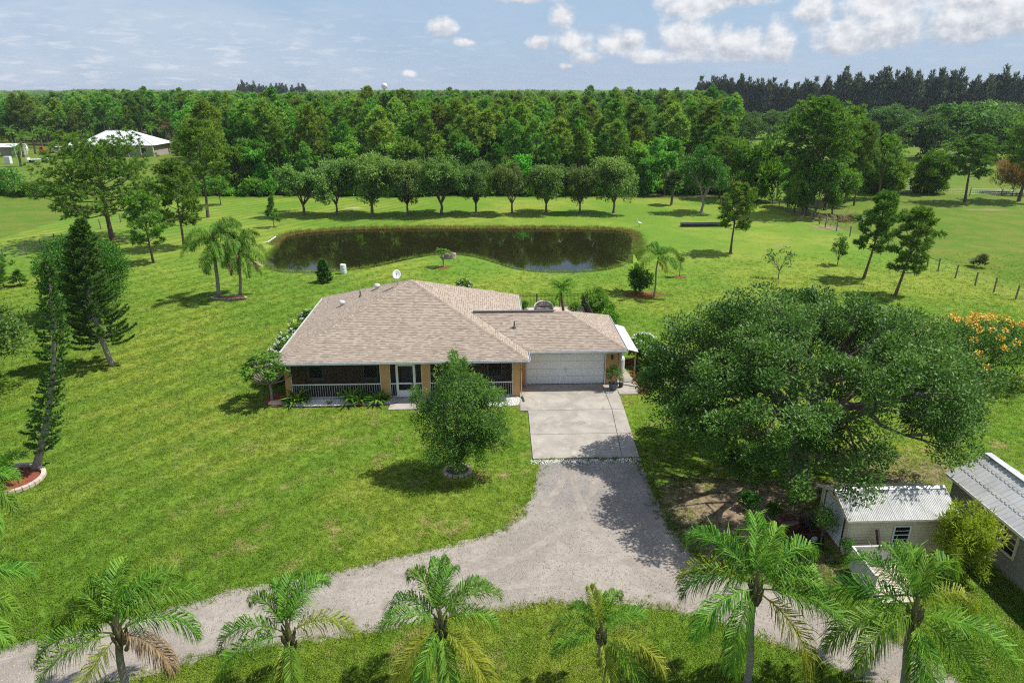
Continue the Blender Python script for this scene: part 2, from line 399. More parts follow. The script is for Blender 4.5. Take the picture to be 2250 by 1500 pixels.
def _ground_mat():
    m, k = new_mat('lawn')
    p = k.n('ShaderNodeNewGeometry').outputs['Position']
    c = lawn_colour(k, p)
    n1 = k.noise(p, 1.3, 4.0, .65)
    def att(n): return k.n('ShaderNodeAttribute', attribute_name=n).outputs['Fac']
    dirt = k.ss(k.m('ADD', att('dirt'), k.m('MULTIPLY', k.m('SUBTRACT', n1, .5), 1.1)), .38, .72)
    dc = k.mix(k.ss(k.noise(p, 2.4, 5.0, .7), .38, .66), (.36, .275, .185), (.115, .078, .045))
    c = k.mix(dirt, c, dc)
    sand = k.ss(k.m('ADD', att('sand'), k.m('MULTIPLY', k.m('SUBTRACT', n1, .5), .9)), .4, .66)
    c = k.mix(sand, c, k.mix(n1, (.55, .43, .26), (.42, .33, .2)))
    bank = k.ss(k.m('ADD', att('bank'), k.m('MULTIPLY', k.m('SUBTRACT', n1, .5), .7)), .3, .8)
    c = k.mix(bank, c, k.mix(n1, (.20, .16, .05), (.12, .10, .035)))
    c = k.mix(att('wood'), c, k.mix(n1, (.06, .045, .022), (.035, .05, .012)))
    c = k.mix(att('rough'), c, k.mix(k.ss(k.noise(p, .3, 4, .6), .4, .6), (.085, .17, .015), (.15, .18, .03)))
    h = k.m('ADD', k.noise(p, 14.0, 4.0, .7), k.m('MULTIPLY', k.noise(p, 2.2, 3.0), .8))
    return fin(m, k, pbsdf(k, c, .85, .1, bump(k, h, .75, .10)))
def _blade_mat():
    m, k = new_mat('grass_blade')
    p = k.n('ShaderNodeNewGeometry').outputs['Position']
    c = lawn_colour(k, p)
    oi = k.n('ShaderNodeObjectInfo').outputs['Random']
    c = k.mix(k.m('MULTIPLY', oi, .25), c, (.20, .28, .03))
    upn = k.n('ShaderNodeCombineXYZ', inp={2: 1.0}).outputs[0]
    c = k.mix(1.0, c, (1.6, 1.62, 1.5), 'MULTIPLY')
    b = pbsdf(k, c, .8, .1, upn); t = k.n('ShaderNodeBsdfTranslucent'); k.put(t.inputs[0], c)
    ms = k.n('ShaderNodeMixShader'); k.put(ms.inputs[0], .3); k.put(ms.inputs[1], b.outputs[0]); k.put(ms.inputs[2], t.outputs[0])
    return fin(m, k, ms)
_ground_mat(); _blade_mat()

def _ground():
    def ax(a, b, st, outs_lo, outs_hi): return np.array(outs_lo + list(np.arange(a, b + st * .5, st)) + outs_hi, dtype=np.float64)
    xs = ax(-62, 62, .5, [-4000, -2000, -1200, -700, -450, -300, -230, -180, -150, -125, -110, -100, -92, -84, -77, -72, -67], [67, 72, 77, 84, 92, 100, 110, 125, 150, 180, 230, 300, 450, 700, 1200, 2000, 4000])
    ys = ax(11, 124, .5, [-300, -100, -40, -10, 5], [127, 131, 136, 142, 150, 160, 172, 186, 200, 215, 230, 250, 280, 320, 380, 450, 600, 900, 1500, 3000, 4500])
    X, Y = np.meshgrid(xs, ys); Z = np.zeros_like(X)
    near = (X > -45) & (X < 35) & (Y > 55) & (Y < 105)
    D = np.full(X.shape, 99.0); D[near] = sdist(X[near], Y[near], POND)
    t = np.clip((D + .15) / 1.9, 0, 1); t = t * t * (3 - 2 * t)
    Z = np.where(D < 20, WATER_Z - .03 + (-WATER_Z + .03) * t, 0.0); Z = np.where(D < 0, np.maximum(WATER_Z - .03 + D * .35, -1.6), Z)
    bank = np.clip(1 - D / .6, 0, 1) * (D > -1.5)
    def soft(poly, w): return np.clip(.5 - sdist(X, Y, poly) / w, 0, 1)
    dirt = np.zeros_like(X); nr = (Y < 60) & (np.abs(X) < 40)
    dirt[nr] = np.clip(.5 - sdist(X[nr], Y[nr], LITTER) / 2.0, 0, 1)
    def blob(px, py, rx, ry, s=1.0):
        g = G(px, py); return s * np.clip(1.15 - np.hypot((X - g.x) / rx, (Y - g.y) / ry), 0, 1)
    dirt = np.maximum.reduce([dirt, blob(1490, 1090, 2.0, 3.5, .75), blob(1250, 930, .0001, .0001), blob(590, 720, 1.2, 1.5, .5), blob(1920, 1010, 5, 3, .8), blob(1580, 905, 2.2, 3, .5), blob(880, 465, 22, 1.6, .45), blob(1720, 540, 6, 4, .45), blob(1830, 500, 6, 3, .8), blob(1780, 465, 6, 4, .6), blob(1150, 905, .8, .9, .5), blob(1165, 1000, .5, 2.2, .6)])
    sand = np.maximum.reduce([blob(2160, 461, 5.5, 1.9), blob(780, 457, 3.2, 1.6, .7), blob(570, 575, 1.4, 2.5, .8), blob(1420, 570, .8, 1.4, .4)])
    wood = np.clip(.5 - np.where(Y > 105, sdist(X, Y, FOREST), 50) / 3.0, 0, 1)
    rough = ((X < -60) | (Y > 118) | (X > 46 + (95 - Y) * .12)) * 1.0 * .75
    ny, nx = X.shape
    idx = np.arange(ny * nx).reshape(ny, nx)
    F = np.stack([idx[:-1, :-1], idx[:-1, 1:], idx[1:, 1:], idx[1:, :-1]], -1).reshape(-1, 4)
    me = bpy.data.meshes.new('ground'); n = len(F)
    me.vertices.add(ny * nx); me.vertices.foreach_set('co', np.stack([X, Y, Z], -1).astype(np.float32).ravel())
    me.loops.add(4 * n); me.loops.foreach_set('vertex_index', F.astype(np.int32).ravel())
    me.polygons.add(n); me.polygons.foreach_set('loop_start', np.arange(0, 4 * n, 4, dtype=np.int32)); me.polygons.foreach_set('use_smooth', np.ones(n, bool))
    for nm, a in (('dirt', dirt), ('sand', sand), ('bank', bank), ('wood', wood), ('rough', rough)):
        at = me.attributes.new(nm, 'FLOAT', 'POINT'); at.data.foreach_set('value', a.astype(np.float32).ravel())
    me.materials.append(MATS['lawn']); me.update(calc_edges=True)
    struct(link('ground', me))
_ground()

# pond water
def _water():
    m, k = new_mat('pond_water')
    p = k.n('ShaderNodeNewGeometry').outputs['Position']
    h = k.m('ADD', k.noise(k.vm('MULTIPLY', p, (1, 2.2, 1)), 1.1, 3.0, .6), k.m('MULTIPLY', k.noise(p, 5.0, 2.0), .25))
    c = k.mix(k.noise(p, .12, 2.0), (.011, .013, .004), (.020, .019, .006))
    b = pbsdf(k, c, .015, .5, bump(k, h, .028, .05)); b.inputs['IOR'].default_value = 1.38
    fin(m, k, b)
    big = [(x, y) for x, y in [(min(p[0] for p in POND) - 1.2, min(p[1] for p in POND) - 1.2), (max(p[0] for p in POND) + 1.2, min(p[1] for p in POND) - 1.2), (max(p[0] for p in POND) + 1.2, max(p[1] for p in POND) + 1.2), (min(p[0] for p in POND) - 1.2, max(p[1] for p in POND) + 1.2)]]
    struct(sheet('pond_water', big, WATER_Z, m))
_water()

# gravel track
def smooth_line(P, it):
    for _ in range(it): P = [P[0]] + [q for i in range(len(P) - 1) for q in (P[i].lerp(P[i + 1], .25), P[i].lerp(P[i + 1], .75))] + [P[-1]]
    return P
def _gravel():
    m, k = new_mat('gravel_track')
    p = k.n('ShaderNodeNewGeometry').outputs['Position']
    n0 = k.noise(p, .35, 4.0, .6, .5); n1 = k.noise(p, 3.0, 5.0, .7); n2 = k.noise(p, 22.0, 3.0, .8)
    c = k.mix(k.ss(n0, .36, .64), (.45, .398, .343), (.335, .293, .252))
    c = k.mix(k.m('MULTIPLY', k.ss(n1, .42, .74), .5), c, (.22, .195, .172))
    c = k.mix(k.m('MULTIPLY', k.ss(n2, .45, .72), .55), c, (.52, .475, .42))
    c = k.mix(k.m('MULTIPLY', k.ss(k.noise(p, 34.0, 2.0, .7), .52, .75), .55), c, (.16, .145, .135))
    c = k.mix(k.m('MULTIPLY', k.ss(k.noise(k.vm('ADD', p, (9, 4, 0)), .9, 5, .7), .60, .74), .6), c, (.30, .25, .10))
    sx = k.n('ShaderNodeSeparateXYZ', inp={0: p})
    entry = k.m('MULTIPLY', k.ss(sx.outputs[1], 24, 27), k.ss(n0, .2, .6))
    c = k.mix(k.m('MULTIPLY', entry, .55), c, (.23, .225, .225))
    fin(m, k, pbsdf(k, c, .95, .15, bump(k, k.m('ADD', n2, k.m('MULTIPLY', n1, 1.2)), .9, .05)))
    gt = struct(sheet('gravel_track', jag(ROAD, .22, .11, 3), .010, m))
    # compacted wheel tracks: long worn strips with ragged edges
    m2, k = new_mat('worn_wheel_track')
    p = k.n('ShaderNodeNewGeometry').outputs['Position']; e_ = k.n('ShaderNodeAttribute', attribute_name='rnd').outputs['Fac']
    c = k.mix(k.ss(k.noise(p, 1.2, 5.0, .7), .35, .65), (.54, .485, .425), (.40, .35, .30))
    al = k.m('MULTIPLY', k.ss(k.m('ADD', e_, k.m('MULTIPLY', k.m('SUBTRACT', k.noise(p, 1.6, 5.0, .75), .5), 1.6)), .40, .92), .55)
    tr_ = k.n('ShaderNodeBsdfTransparent'); ms = k.n('ShaderNodeMixShader'); k.put(ms.inputs[0], al); k.put(ms.inputs[1], tr_.outputs[0]); k.put(ms.inputs[2], pbsdf(k, c, .95, .1, bump(k, k.noise(p, 9.0, 3.0), .3, .02)).outputs[0]); fin(m2, k, ms)
    lines = [[(-200, 1545), (0, 1478), (200, 1428), (420, 1384), (640, 1345), (850, 1300), (1050, 1262), (1250, 1245), (1450, 1275), (1600, 1312), (1750, 1365), (1900, 1425), (2060, 1520), (2150, 1580)],
             [(640, 1345), (850, 1296), (1010, 1245), (1140, 1190), (1230, 1130), (1270, 1070), (1285, 1012)], [(1290, 1012), (1300, 1080), (1340, 1160), (1440, 1240), (1580, 1300), (1700, 1345)]]
    for j, L in enumerate(lines):
        P = smooth_line([G(x, y) for x, y in L], 3); mb = MB()
        for off, wd in ((-.78, .34), (.78, .34)):
            for i in range(len(P) - 1):
                t0 = (P[min(i + 1, len(P) - 1)] - P[max(i - 1, 0)]).normalized(); t1 = (P[min(i + 2, len(P) - 1)] - P[i]).normalized()
                n0, n1 = Vector((-t0.y, t0.x, 0)), Vector((-t1.y, t1.x, 0))
                for q in range(6):
                    a, b = -wd * 1.6 + wd * 3.2 * q / 6, -wd * 1.6 + wd * 3.2 * (q + 1) / 6; ev = 1 - abs((a + b) / 2) / (wd * 1.6)
                    z = .014 + .003 * j
                    mb.add([P[i] + n0 * (off + a) + Vector((0, 0, z)), P[i] + n0 * (off + b) + Vector((0, 0, z)), P[i + 1] + n1 * (off + b) + Vector((0, 0, z)), P[i + 1] + n1 * (off + a) + Vector((0, 0, z))], [(0, 3, 2, 1)], ev)
        mb.build('wheel_track', m2, gt)
_gravel()

# concrete drive: slabs with open joints on a base
def _drive():
    m, k = new_mat('drive_concrete')
    p = k.n('ShaderNodeNewGeometry').outputs['Position']
    oi = k.n('ShaderNodeObjectInfo').outputs['Random']
    n0 = k.noise(p, .55, 5.0, .65, .3)
    c = k.mix(k.ss(n0, .35, .68), (.44, .40, .345), (.31, .28, .245))
    c = k.mix(k.m('MULTIPLY', k.ss(k.noise(p, 1.6, 5.0, .7, .4), .54, .74), .75), c, (.56, .53, .485))
    c = k.mix(k.m('MULTIPLY', k.ss(k.noise(k.vm('ADD', p, (31, 7, 0)), .8, 6.0, .75, .8), .50, .70), .7), c, (.20, .18, .155))
    c = k.mix(k.m('MULTIPLY', oi, .12), c, (.3, .28, .25))
    fin(m, k, pbsdf(k, c, .8, .25, bump(k, k.noise(p, 60.0, 3.0), .25, .01)))
    base = struct(sheet('driveway', [(1.72, 38.93), (7.05, 38.93), (9.36, 38.12), (8.93, 37.3), (7.87, 37.3), (7.5, 29.83), (2.1, 29.83), (2.18, 35.27), (1.72, 35.27)], .012, mat('joint_dirt', (.24, .21, .18), (.17, .15, .12), rough=.95)))
    def slab(poly, nm, par, z0=.014, z1=.06):
        mb = MB(); n = len(poly); cx = sum(p[0] for p in poly) / n; cy = sum(p[1] for p in poly) / n
        pl = [(cx + (x - cx) * (1 - .008 / max(.3, abs(x - cx))) , cy + (y - cy) * (1 - .008 / max(.3, abs(y - cy)))) for x, y in poly]
        ar = sum(pl[i - 1][0] * pl[i][1] - pl[i][0] * pl[i - 1][1] for i in range(n))
        if ar < 0: pl = pl[::-1]
        mb.add([(x, y, z0) for x, y in pl] + [(x, y, z1) for x, y in pl], [tuple(range(n, 2 * n))] + [(i, (i + 1) % n, n + (i + 1) % n, n + i) for i in range(n)])
        return mb.build(nm, m, par, bevel=.01)
    for s in SLABS: slab(s, 'concrete_slab', base)
    slab(APRON[0], 'concrete_slab', base)
    sw = struct(sheet('side_walk', [(8.0, 44.2), (8.92, 44.2), (9.0, 40.9), (9.35, 38.14), (8.0, 38.93)], .012, MATS['joint_dirt']))
    for s in APRON[1:]: slab(s, 'concrete_slab', sw)
    fw = struct(sheet('front_walk', WALK, .012, MATS['joint_dirt'])); slab([(x, y) for x, y in WALK], 'concrete_slab', fw)
    # loose white shell where the slab meets the gravel
    rg = np.random.default_rng(5); st = stone_mesh('shell_bit', mat('white_shell', (.82, .80, .76), (.66, .64, .6)))
    n = 900; x = rg.uniform(2.0, 7.5, n); y = 29.62 + rg.normal(0, .12, n); keep = y < 29.8
    scatter('shell_gravel', np.stack([x, y, np.full(n, .02)], -1)[keep], [st], .03, .09, 3, 1.5)
def stone_mesh(nm, m, seed=1):
    rg = random.Random(seed); bm = bmesh.new(); bmesh.ops.create_icosphere(bm, subdivisions=1, radius=.5)
    for v in bm.verts: v.co *= rg.uniform(.75, 1.15); v.co.z *= .7
    me = bpy.data.meshes.new(nm); bm.to_mesh(me); bm.free(); me.materials.append(m); return loose(nm, me)
_drive()

# turf: tufts of blades over the near lawn, thinning with distance
def tuft(nm, seed, nb, h, spread, m, w=.012):
    rg = np.random.default_rng(seed); a = rg.uniform(0, 6.283, nb); r = spread * np.sqrt(rg.uniform(0, 1, nb))
    P = np.stack([r * np.cos(a), r * np.sin(a), np.zeros(nb)], -1)
    b = rg.uniform(0, 6.283, nb); le = rg.uniform(.3, 1.25, nb)
    U = unit(np.stack([np.cos(b) * le, np.sin(b) * le, np.ones(nb)], -1)); N = np.stack([-np.sin(b) * .3 + rg.normal(0, .3, nb), np.cos(b) * .3, np.ones(nb) * .2], -1)
    V = leaf_quads(P, U, unit(N), rg.uniform(.6, 1.2, nb) * h, np.full(nb, w), .08)
    return loose(nm, np_mesh(nm, V, rg.uniform(0, 1, nb), m))
def _turf():
    tf = [tuft('grass_tuft', s, 16, .055, .13, MATS['grass_blade'], .02) for s in range(4)]
    rg = np.random.default_rng(8); n = 300000
    y = 12.5 + 62 * rg.uniform(0, 1, n) ** 1.75; x = rg.uniform(-1, 1, n) * (y * .73 + 5.5) + y * .036
    # visible wedge only, even density near, thinner far
    ok = np.ones(n, bool)
    def cut(poly, margin=0.0, noise=0.0):
        nonlocal ok
        s = sdist(x, y, poly) + (rg.normal(0, noise, n) if noise else 0); ok &= s > margin
    cut(ROAD, -.12, .16); cut(HOUSE_FOOT, .05)
    for s in SLABS + APRON[:1]: cut(s, .02, .02)
    for s in APRON[1:]: cut(s, .03)
    for s in (WHITEBED, MULCH_L, MULCH_R, WALK, SHED_FOOT, GREY_FOOT, PATIO, WHITEBED2): cut(s, .03)
    cut(LITTER, -.8, .9)
    cut(POND, .5)
    for cx, cy, r in [(-1.59, 28.67, .8), (-23.2, 29.2, 1.6), (-24.2, 43.1, .3)]: ok &= np.hypot(x - cx, y - cy) > r
    ok &= rg.uniform(0, 1, n) < np.clip((76 - y) / 34, 0, 1)
    gx = np.abs(x - y * .036) < y * .72 + 5.5; ok &= gx
    z = np.zeros(n)
    P = np.stack([x, y, z], -1)[ok]; s = rg.uniform(.7, 1.25, ok.sum()) * (1 + np.clip((P[:, 1] - 30) / 60, 0, 1) * .9)
    o = scatter('grass', P, tf, .7, 1.25, 2, .2, sattr=s); o['label'] = 'short mown green turf around the house'
    # patchy taller weeds on the track edge
    wd = [tuft('weed_tuft', 20 + s, 14, .16, .10, MATS['grass_blade'], .02) for s in range(2)]
    n = 16000; y = rg.uniform(13, 30, n); x = rg.uniform(-18, 22, n); d = np.abs(sdist(x, y, ROAD)); k = d < np.abs(rg.normal(0, .22, n)) 
    scatter('roadside_weeds', np.stack([x, y, np.full(n, .01)], -1)[k], wd, .6, 1.3, 4, .2)
    # gravel stones lying on the track
    n = 70000; y = 13 + 17 * rg.uniform(0, 1, n) ** 1.3; x = rg.uniform(-19, 20, n); k = sdist(x, y, ROAD) < -.02
    ms = [mat('pebble_a', (.38, .35, .31), (.3, .275, .245), rough=.9), mat('pebble_b', (.30, .27, .24), (.24, .21, .19), rough=.9), mat('pebble_c', (.50, .47, .43), (.4, .375, .34), rough=.9)]
    scatter('gravel', np.stack([x, y, np.full(n, .012)], -1)[k], [stone_mesh('pebble', m_, i) for i, m_ in enumerate(ms)], .015, .055, 6, 1.5)
    # reeds and long grass round the water
    rm = leafmat('reed', (.12, .21, .03), (.27, .33, .06), .25, .6, .15, 0); rmb = leafmat('reed_tan', (.22, .15, .05), (.34, .25, .10), .2, .7, .1, 0)
    rt = [tuft('reed_tuft', 40, 16, .42, .16, rm, .02), tuft('reed_tuft', 41, 14, .5, .16, rm, .02), tuft('reed_tuft', 42, 14, .36, .16, rm, .02)]
    rtb = [tuft('reed_tuft', 43, 14, .36, .14, rmb, .02)]
    n = 90000; x = rg.uniform(-30, 24, n); y = rg.uniform(63, 94, n); d = sdist(x, y, POND)
    far = (y > 82); east = (x > 15.5); wid = np.where(far, 1.1, np.where(east, 1.3, .30))
    k = (d > -.2) & (d < wid * rg.uniform(.2, 1, n) ** .7) & (rg.uniform(0, 1, n) < np.where(far | east, .85, .45))
    z = WATER_Z - WATER_Z * np.clip(d / 1.9, 0, 1) - .02
    P = np.stack([x, y, z], -1)
    tan = k & (d < .55) & (far) & (rg.uniform(0, 1, n) < .8)
    scatter('shore_reeds', P[k & ~tan], rt, .6, 1.3, 9, .25); scatter('dry_shore_reeds', P[tan], rtb, .6, 1.2, 10, .25)
_turf()
# ================================================================== THE HOUSE
def shingle_mat():
    m, k = new_mat('shingles')
    a = k.n('ShaderNodeAttribute', attribute_name='rnd').outputs['Fac']
    p = k.n('ShaderNodeNewGeometry').outputs['Position']
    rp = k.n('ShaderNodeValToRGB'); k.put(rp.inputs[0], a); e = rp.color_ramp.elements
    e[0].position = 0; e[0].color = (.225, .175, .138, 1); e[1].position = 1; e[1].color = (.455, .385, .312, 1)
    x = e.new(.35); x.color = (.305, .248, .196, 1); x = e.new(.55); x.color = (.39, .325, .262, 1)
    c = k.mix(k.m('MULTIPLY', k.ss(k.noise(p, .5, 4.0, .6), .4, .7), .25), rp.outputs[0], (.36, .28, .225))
    c = k.mix(k.m('MULTIPLY', k.noise(p, 45.0, 2.0), .35), c, (.27, .21, .165))
    fin(m, k, pbsdf(k, c, .9, .12, bump(k, k.noise(p, 120.0, 2.0), .35, .004)))
shingle_mat()
STUCCO = mat('stucco_orange', (.60, .35, .155), (.54, .305, .13), scale=1.2, rough=.9, spec=.15, bmp=.25, bscale=70)
STUCCO_IN = STUCCO
WHITE = mat('white_paint', (.78, .78, .77), (.70, .70, .69), scale=2.0, rough=.45, spec=.4)
GUTTER = mat('gutter_white', (.76, .77, .78), (.62, .63, .64), scale=1.5, rough=.35, spec=.5)
BRONZE = mat('dark_bronze', (.035, .033, .032), (.05, .047, .045), rough=.4, spec=.5)
DARKG = mat('dark_pipe', (.10, .10, .105), (.07, .07, .075), rough=.5)
STEEL = mat('galvanised', (.42, .43, .44), (.52, .53, .54), scale=8, rough=.35, metal=.7)
def glass_mat():
    m, k = new_mat('window_glass')
    b = pbsdf(k, (.012, .014, .016), .04, .6); fin(m, k, b)
    m, k = new_mat('insect_screen')
    d = pbsdf(k, (.018, .02, .02), .7, .1); t = k.n('ShaderNodeBsdfTransparent')
    ms = k.n('ShaderNodeMixShader'); k.put(ms.inputs[0], .68); k.put(ms.inputs[1], t.outputs[0]); k.put(ms.inputs[2], d.outputs[0]); fin(m, k, ms)
glass_mat()
GLASS = MATS['window_glass']; SCREEN = MATS['insect_screen']
EAVE = 2.55; SL = .417
def shingles(poly, down, seed, parent, name, SL=SL):
    """poly: convex 3D roof face, down: horizontal unit vector down the slope. Every tab is a wedge of its own."""
    rg = random.Random(seed); down = Vector((down[0], down[1], 0)); n = Vector((down.x * SL, down.y * SL, 1)).normalized()
    dn = Vector((down.x, down.y, -SL)).normalized(); al = n.cross(dn)
    P = [Vector(p) for p in poly]; o = max(P, key=lambda p: p.dot(dn))
    q = [((p - o).dot(al), -(p - o).dot(dn)) for p in P]; top = max(v for u, v in q)
    mb = MB(); ex = .148; rows = int(top / ex) + 1
    def span(v):
        us = []
        for i in range(len(q)):
            (u0, v0), (u1, v1) = q[i - 1], q[i]
            if (v0 - v) * (v1 - v) <= 0 and abs(v1 - v0) > 1e-9: us.append(u0 + (u1 - u0) * (v - v0) / (v1 - v0))
        return (min(us), max(us)) if len(us) > 1 else None
    W = lambda u, v, h: o + al * u - dn * v + n * h
    prev = rg.random()
    for r in range(rows):
        v0, v1 = max(r * ex, .001), min((r + 1) * ex, top - .002)
        s0, s1 = span(v0), span(v1)
        if not s0 or not s1: continue
        u = s0[0]; e0 = s0[1]
        while u < e0 - .01:
            w = rg.uniform(.15, .32); u2 = min(u + w, e0)
            if e0 - u2 < .06: u2 = e0
            h = rg.choice((.010, .014, .022)); c = min(1, max(0, rg.gauss(.78, .14) if rg.random() < .85 else rg.gauss(.5, .12)))
            a, b = max(u, s1[0]), min(u2, s1[1])
            a2, b2 = (a, b) if b > a else ((s1[0],) * 2 if u2 < s1[0] else (s1[1],) * 2)
            vs = [W(u, v0, 0), W(u2, v0, 0), W(u2, v0, h), W(u, v0, h), W(b2, v1, .004), W(a2, v1, .004)]
            m1, m2 = W(u + (a2 - u) * .5, (v0 + v1) / 2, h * .5 + .002), W(u2 + (b2 - u2) * .5, (v0 + v1) / 2, h * .5 + .002)
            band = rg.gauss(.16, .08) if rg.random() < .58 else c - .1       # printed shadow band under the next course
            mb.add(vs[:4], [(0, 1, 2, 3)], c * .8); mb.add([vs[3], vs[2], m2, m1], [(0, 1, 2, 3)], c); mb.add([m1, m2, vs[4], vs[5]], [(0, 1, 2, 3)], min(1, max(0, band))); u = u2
    mb.add([p + n * -.004 for p in P], [tuple(range(len(P)))], .3)
    return mb.build(name, MATS['shingles'], parent, kind='stuff')
def caps(a, b, seed, parent):
    """overlapping bent cap pieces along a hip or ridge"""
    a, b = Vector(a), Vector(b); rg = random.Random(seed); d = (b - a); L = d.length; d.normalize(); sd = d.cross(Vector((0, 0, 1))).normalized(); up = sd.cross(d)
    mb = MB(); t = 0
    while t < L:
        t2 = min(t + .2, L); h0, h1 = .045, .03
        p, q = a + d * t, a + d * t2
        mb.add([p + sd * .14 - up * .022, p + up * h0, p - sd * .14 - up * .022, q + sd * .14 - up * .036, q + up * h1, q - sd * .14 - up * .036], [(0, 1, 4, 3), (1, 2, 5, 4), (0, 2, 1)], min(1, max(.1, rg.gauss(.5, .15)))); t = t2
    return mb.build('hip_cap', MATS['shingles'], parent, kind='stuff')

def _house():
    H = thing('ranch_house', 'single storey orange stucco house with tan shingle hip roof, screened porch and garage', 'house', (-3.0, 43.0, 0))
    X0, X1, Y0, Y1 = -12.45, 2.30, 36.85, 50.2
    GX, GY0, GY1 = 8.33, 38.22, 45.0
    ap = Vector(((X0 + X1) / 2, (Y0 + Y1) / 2, EAVE + SL * (X1 - X0) / 2)); SLF = (ap.z - EAVE) / ((Y1 - Y0) / 2)
    A = B = ap                                                       # four slopes meet in one peak
    c = [Vector((X0, Y0, EAVE)), Vector((X1, Y0, EAVE)), Vector((X1, Y1, EAVE)), Vector((X0, Y1, EAVE))]
    roof = MB()
    roof.add([(X0, Y0, EAVE - .02), (X1, Y0, EAVE - .02), (X1, Y1, EAVE - .02), (X0, Y1, EAVE - .02)], [(0, 3, 2, 1)])
    roof.add([(X1 - .3, GY0, EAVE - .023), (GX, GY0, EAVE - .023), (GX, GY1, EAVE - .023), (X1 - .3, GY1, EAVE - .023)], [(0, 3, 2, 1)])
    RO = roof.build('roof', mat('soffit', (.55, .5, .42), (.5, .45, .38)), H)
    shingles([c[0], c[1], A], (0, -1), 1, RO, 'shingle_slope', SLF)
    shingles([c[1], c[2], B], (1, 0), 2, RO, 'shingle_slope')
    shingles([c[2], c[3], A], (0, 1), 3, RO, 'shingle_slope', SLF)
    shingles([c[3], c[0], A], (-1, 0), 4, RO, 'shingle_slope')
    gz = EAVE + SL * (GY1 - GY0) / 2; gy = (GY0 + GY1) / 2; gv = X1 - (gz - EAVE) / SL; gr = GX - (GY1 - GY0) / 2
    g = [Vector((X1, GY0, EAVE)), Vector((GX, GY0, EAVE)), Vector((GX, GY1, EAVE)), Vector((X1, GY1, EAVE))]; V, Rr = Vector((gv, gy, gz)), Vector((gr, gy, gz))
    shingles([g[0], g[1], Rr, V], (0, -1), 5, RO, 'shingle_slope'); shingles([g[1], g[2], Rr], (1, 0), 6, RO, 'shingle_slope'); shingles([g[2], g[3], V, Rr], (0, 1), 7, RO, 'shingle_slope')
    for i, (a, b) in enumerate([(c[0], A), (c[1], B), (c[2], B), (c[3], A), (Rr, V), (g[1], Rr), (g[2], Rr)]): caps(a, b, i, RO)
    mb = MB(); mb.beam((gv + .1, gy, gz + .06), (gr - .75, gy, gz + .06), .22, .05); mb.build('ridge_vent', mat('ridge_vent', (.13, .12, .115), (.1, .095, .09)), RO)
    # fascia and gutters
    fa = MB()
    def edge(mb, a, b, out, z0, z1, t0, t1):
        a, b = Vector(a), Vector(b); o = Vector((out[0], out[1], 0)); m_ = (a + b) / 2 + o * (t0 + t1) / 2; m_.z = (z0 + z1) / 2
        d = (b - a); d.z = 0; mb.obox(m_, d / 2, o * abs(t1 - t0) / 2, (0, 0, (z1 - z0) / 2))
    edges = [((X0, Y0, 0), (X1, Y0, 0), (0, -1)), ((X0, Y1, 0), (X0, Y0, 0), (-1, 0)), ((X1, Y1, 0), (X0, Y1, 0), (0, 1)), ((X1, Y0, 0), (X1, GY0, 0), (1, 0)), ((X1, GY1, 0), (X1, Y1, 0), (1, 0)),
             ((X1, GY0, 0), (GX, GY0, 0), (0, -1)), ((GX, GY0, 0), (GX, GY1, 0), (1, 0)), ((X1, GY1, 0), (GX, GY1, 0), (0, 1))]
    for a, b, o in edges: edge(fa, a, b, o, EAVE - .17, EAVE - .005, -.03, .003)
    fa.build('fascia', WHITE, H)
    for a, b, o in edges:
        gt = MB(); edge(gt, a, b, o, EAVE - .13, EAVE - .118, .003, .125); edge(gt, a, b, o, EAVE - .13, EAVE - .01, .113, .125); edge(gt, a, b, o, EAVE - .025, EAVE - .012, .005, .02); gt.build('gutter', GUTTER, H)
    # walls: inner block, porch floor, garage block
    w = MB(); zt = EAVE - .03; PY = 37.3; IY = 38.55
    w.box(-12.0, -11.85, IY, 49.75, 0, zt); w.box(1.7, 1.85, 44.6, 49.75, 0, zt); w.box(-11.85, 1.7, 49.6, 49.75, 0, zt)
    w.box(-11.85, 1.7, IY, IY + .15, 0, zt)
    w.box(1.70, 1.85, PY + .2, 38.95, 0, zt)
    w.box(7.80, 7.95, 39.1, 44.6, 0, zt); w.box(1.85, 7.80, 44.45, 44.6, 0, zt)
    w.box(1.85, 2.30, 38.90, 39.08, 0, zt); w.box(7.17, 7.95, 38.90, 39.08, 0, zt); w.box(2.30, 7.17, 38.90, 39.08, 2.10, zt)
    w.build('wall', STUCCO, H)
    f = MB(); f.box(-12.0, 1.85, PY - .02, IY, .0, .10); f.box(-11.9, 1.7, IY, 49.6, 0, .1); f.build('porch_floor', mat('porch_concrete', (.33, .30, .27), (.26, .24, .21), rough=.9), H)
    be = MB(); be.box(-12.0, 1.85, PY, PY + .2, 2.24, zt); be.build('porch_beam', STUCCO, H)
    for a, b in [(-12.0, -11.66), (-6.40, -5.88), (-3.97, -3.52), (1.40, 1.845)]:
        MB().box(a, b, PY - .012, PY + .22, .0, 2.239).build('porch_column', STUCCO, H)
    def screen_bay(a, b, balus=True, side=None):
        fr = MB(); t = .045; y0, y1 = PY + .05, PY + .10
        fr.box(a, a + t, y0, y1, .10, 2.24); fr.box(b - t, b, y0, y1, .10, 2.24); fr.box(a + t, b - t, y0, y1, .10, .10 + t); fr.box(a + t, b - t, y0, y1, 2.24 - t, 2.24)
        fr.build('screen_frame', GUTTER, H)
        MB().box(a + t, b - t, y0 - .01, y1 + .01, .92, .985).build('rail', WHITE, H)
        MB().add([(a + t, PY + .075, .14), (b - t, PY + .075, .14), (b - t, PY + .075, .92), (a + t, PY + .075, .92)], [(0, 1, 2, 3)]).build('screen', SCREEN, H)
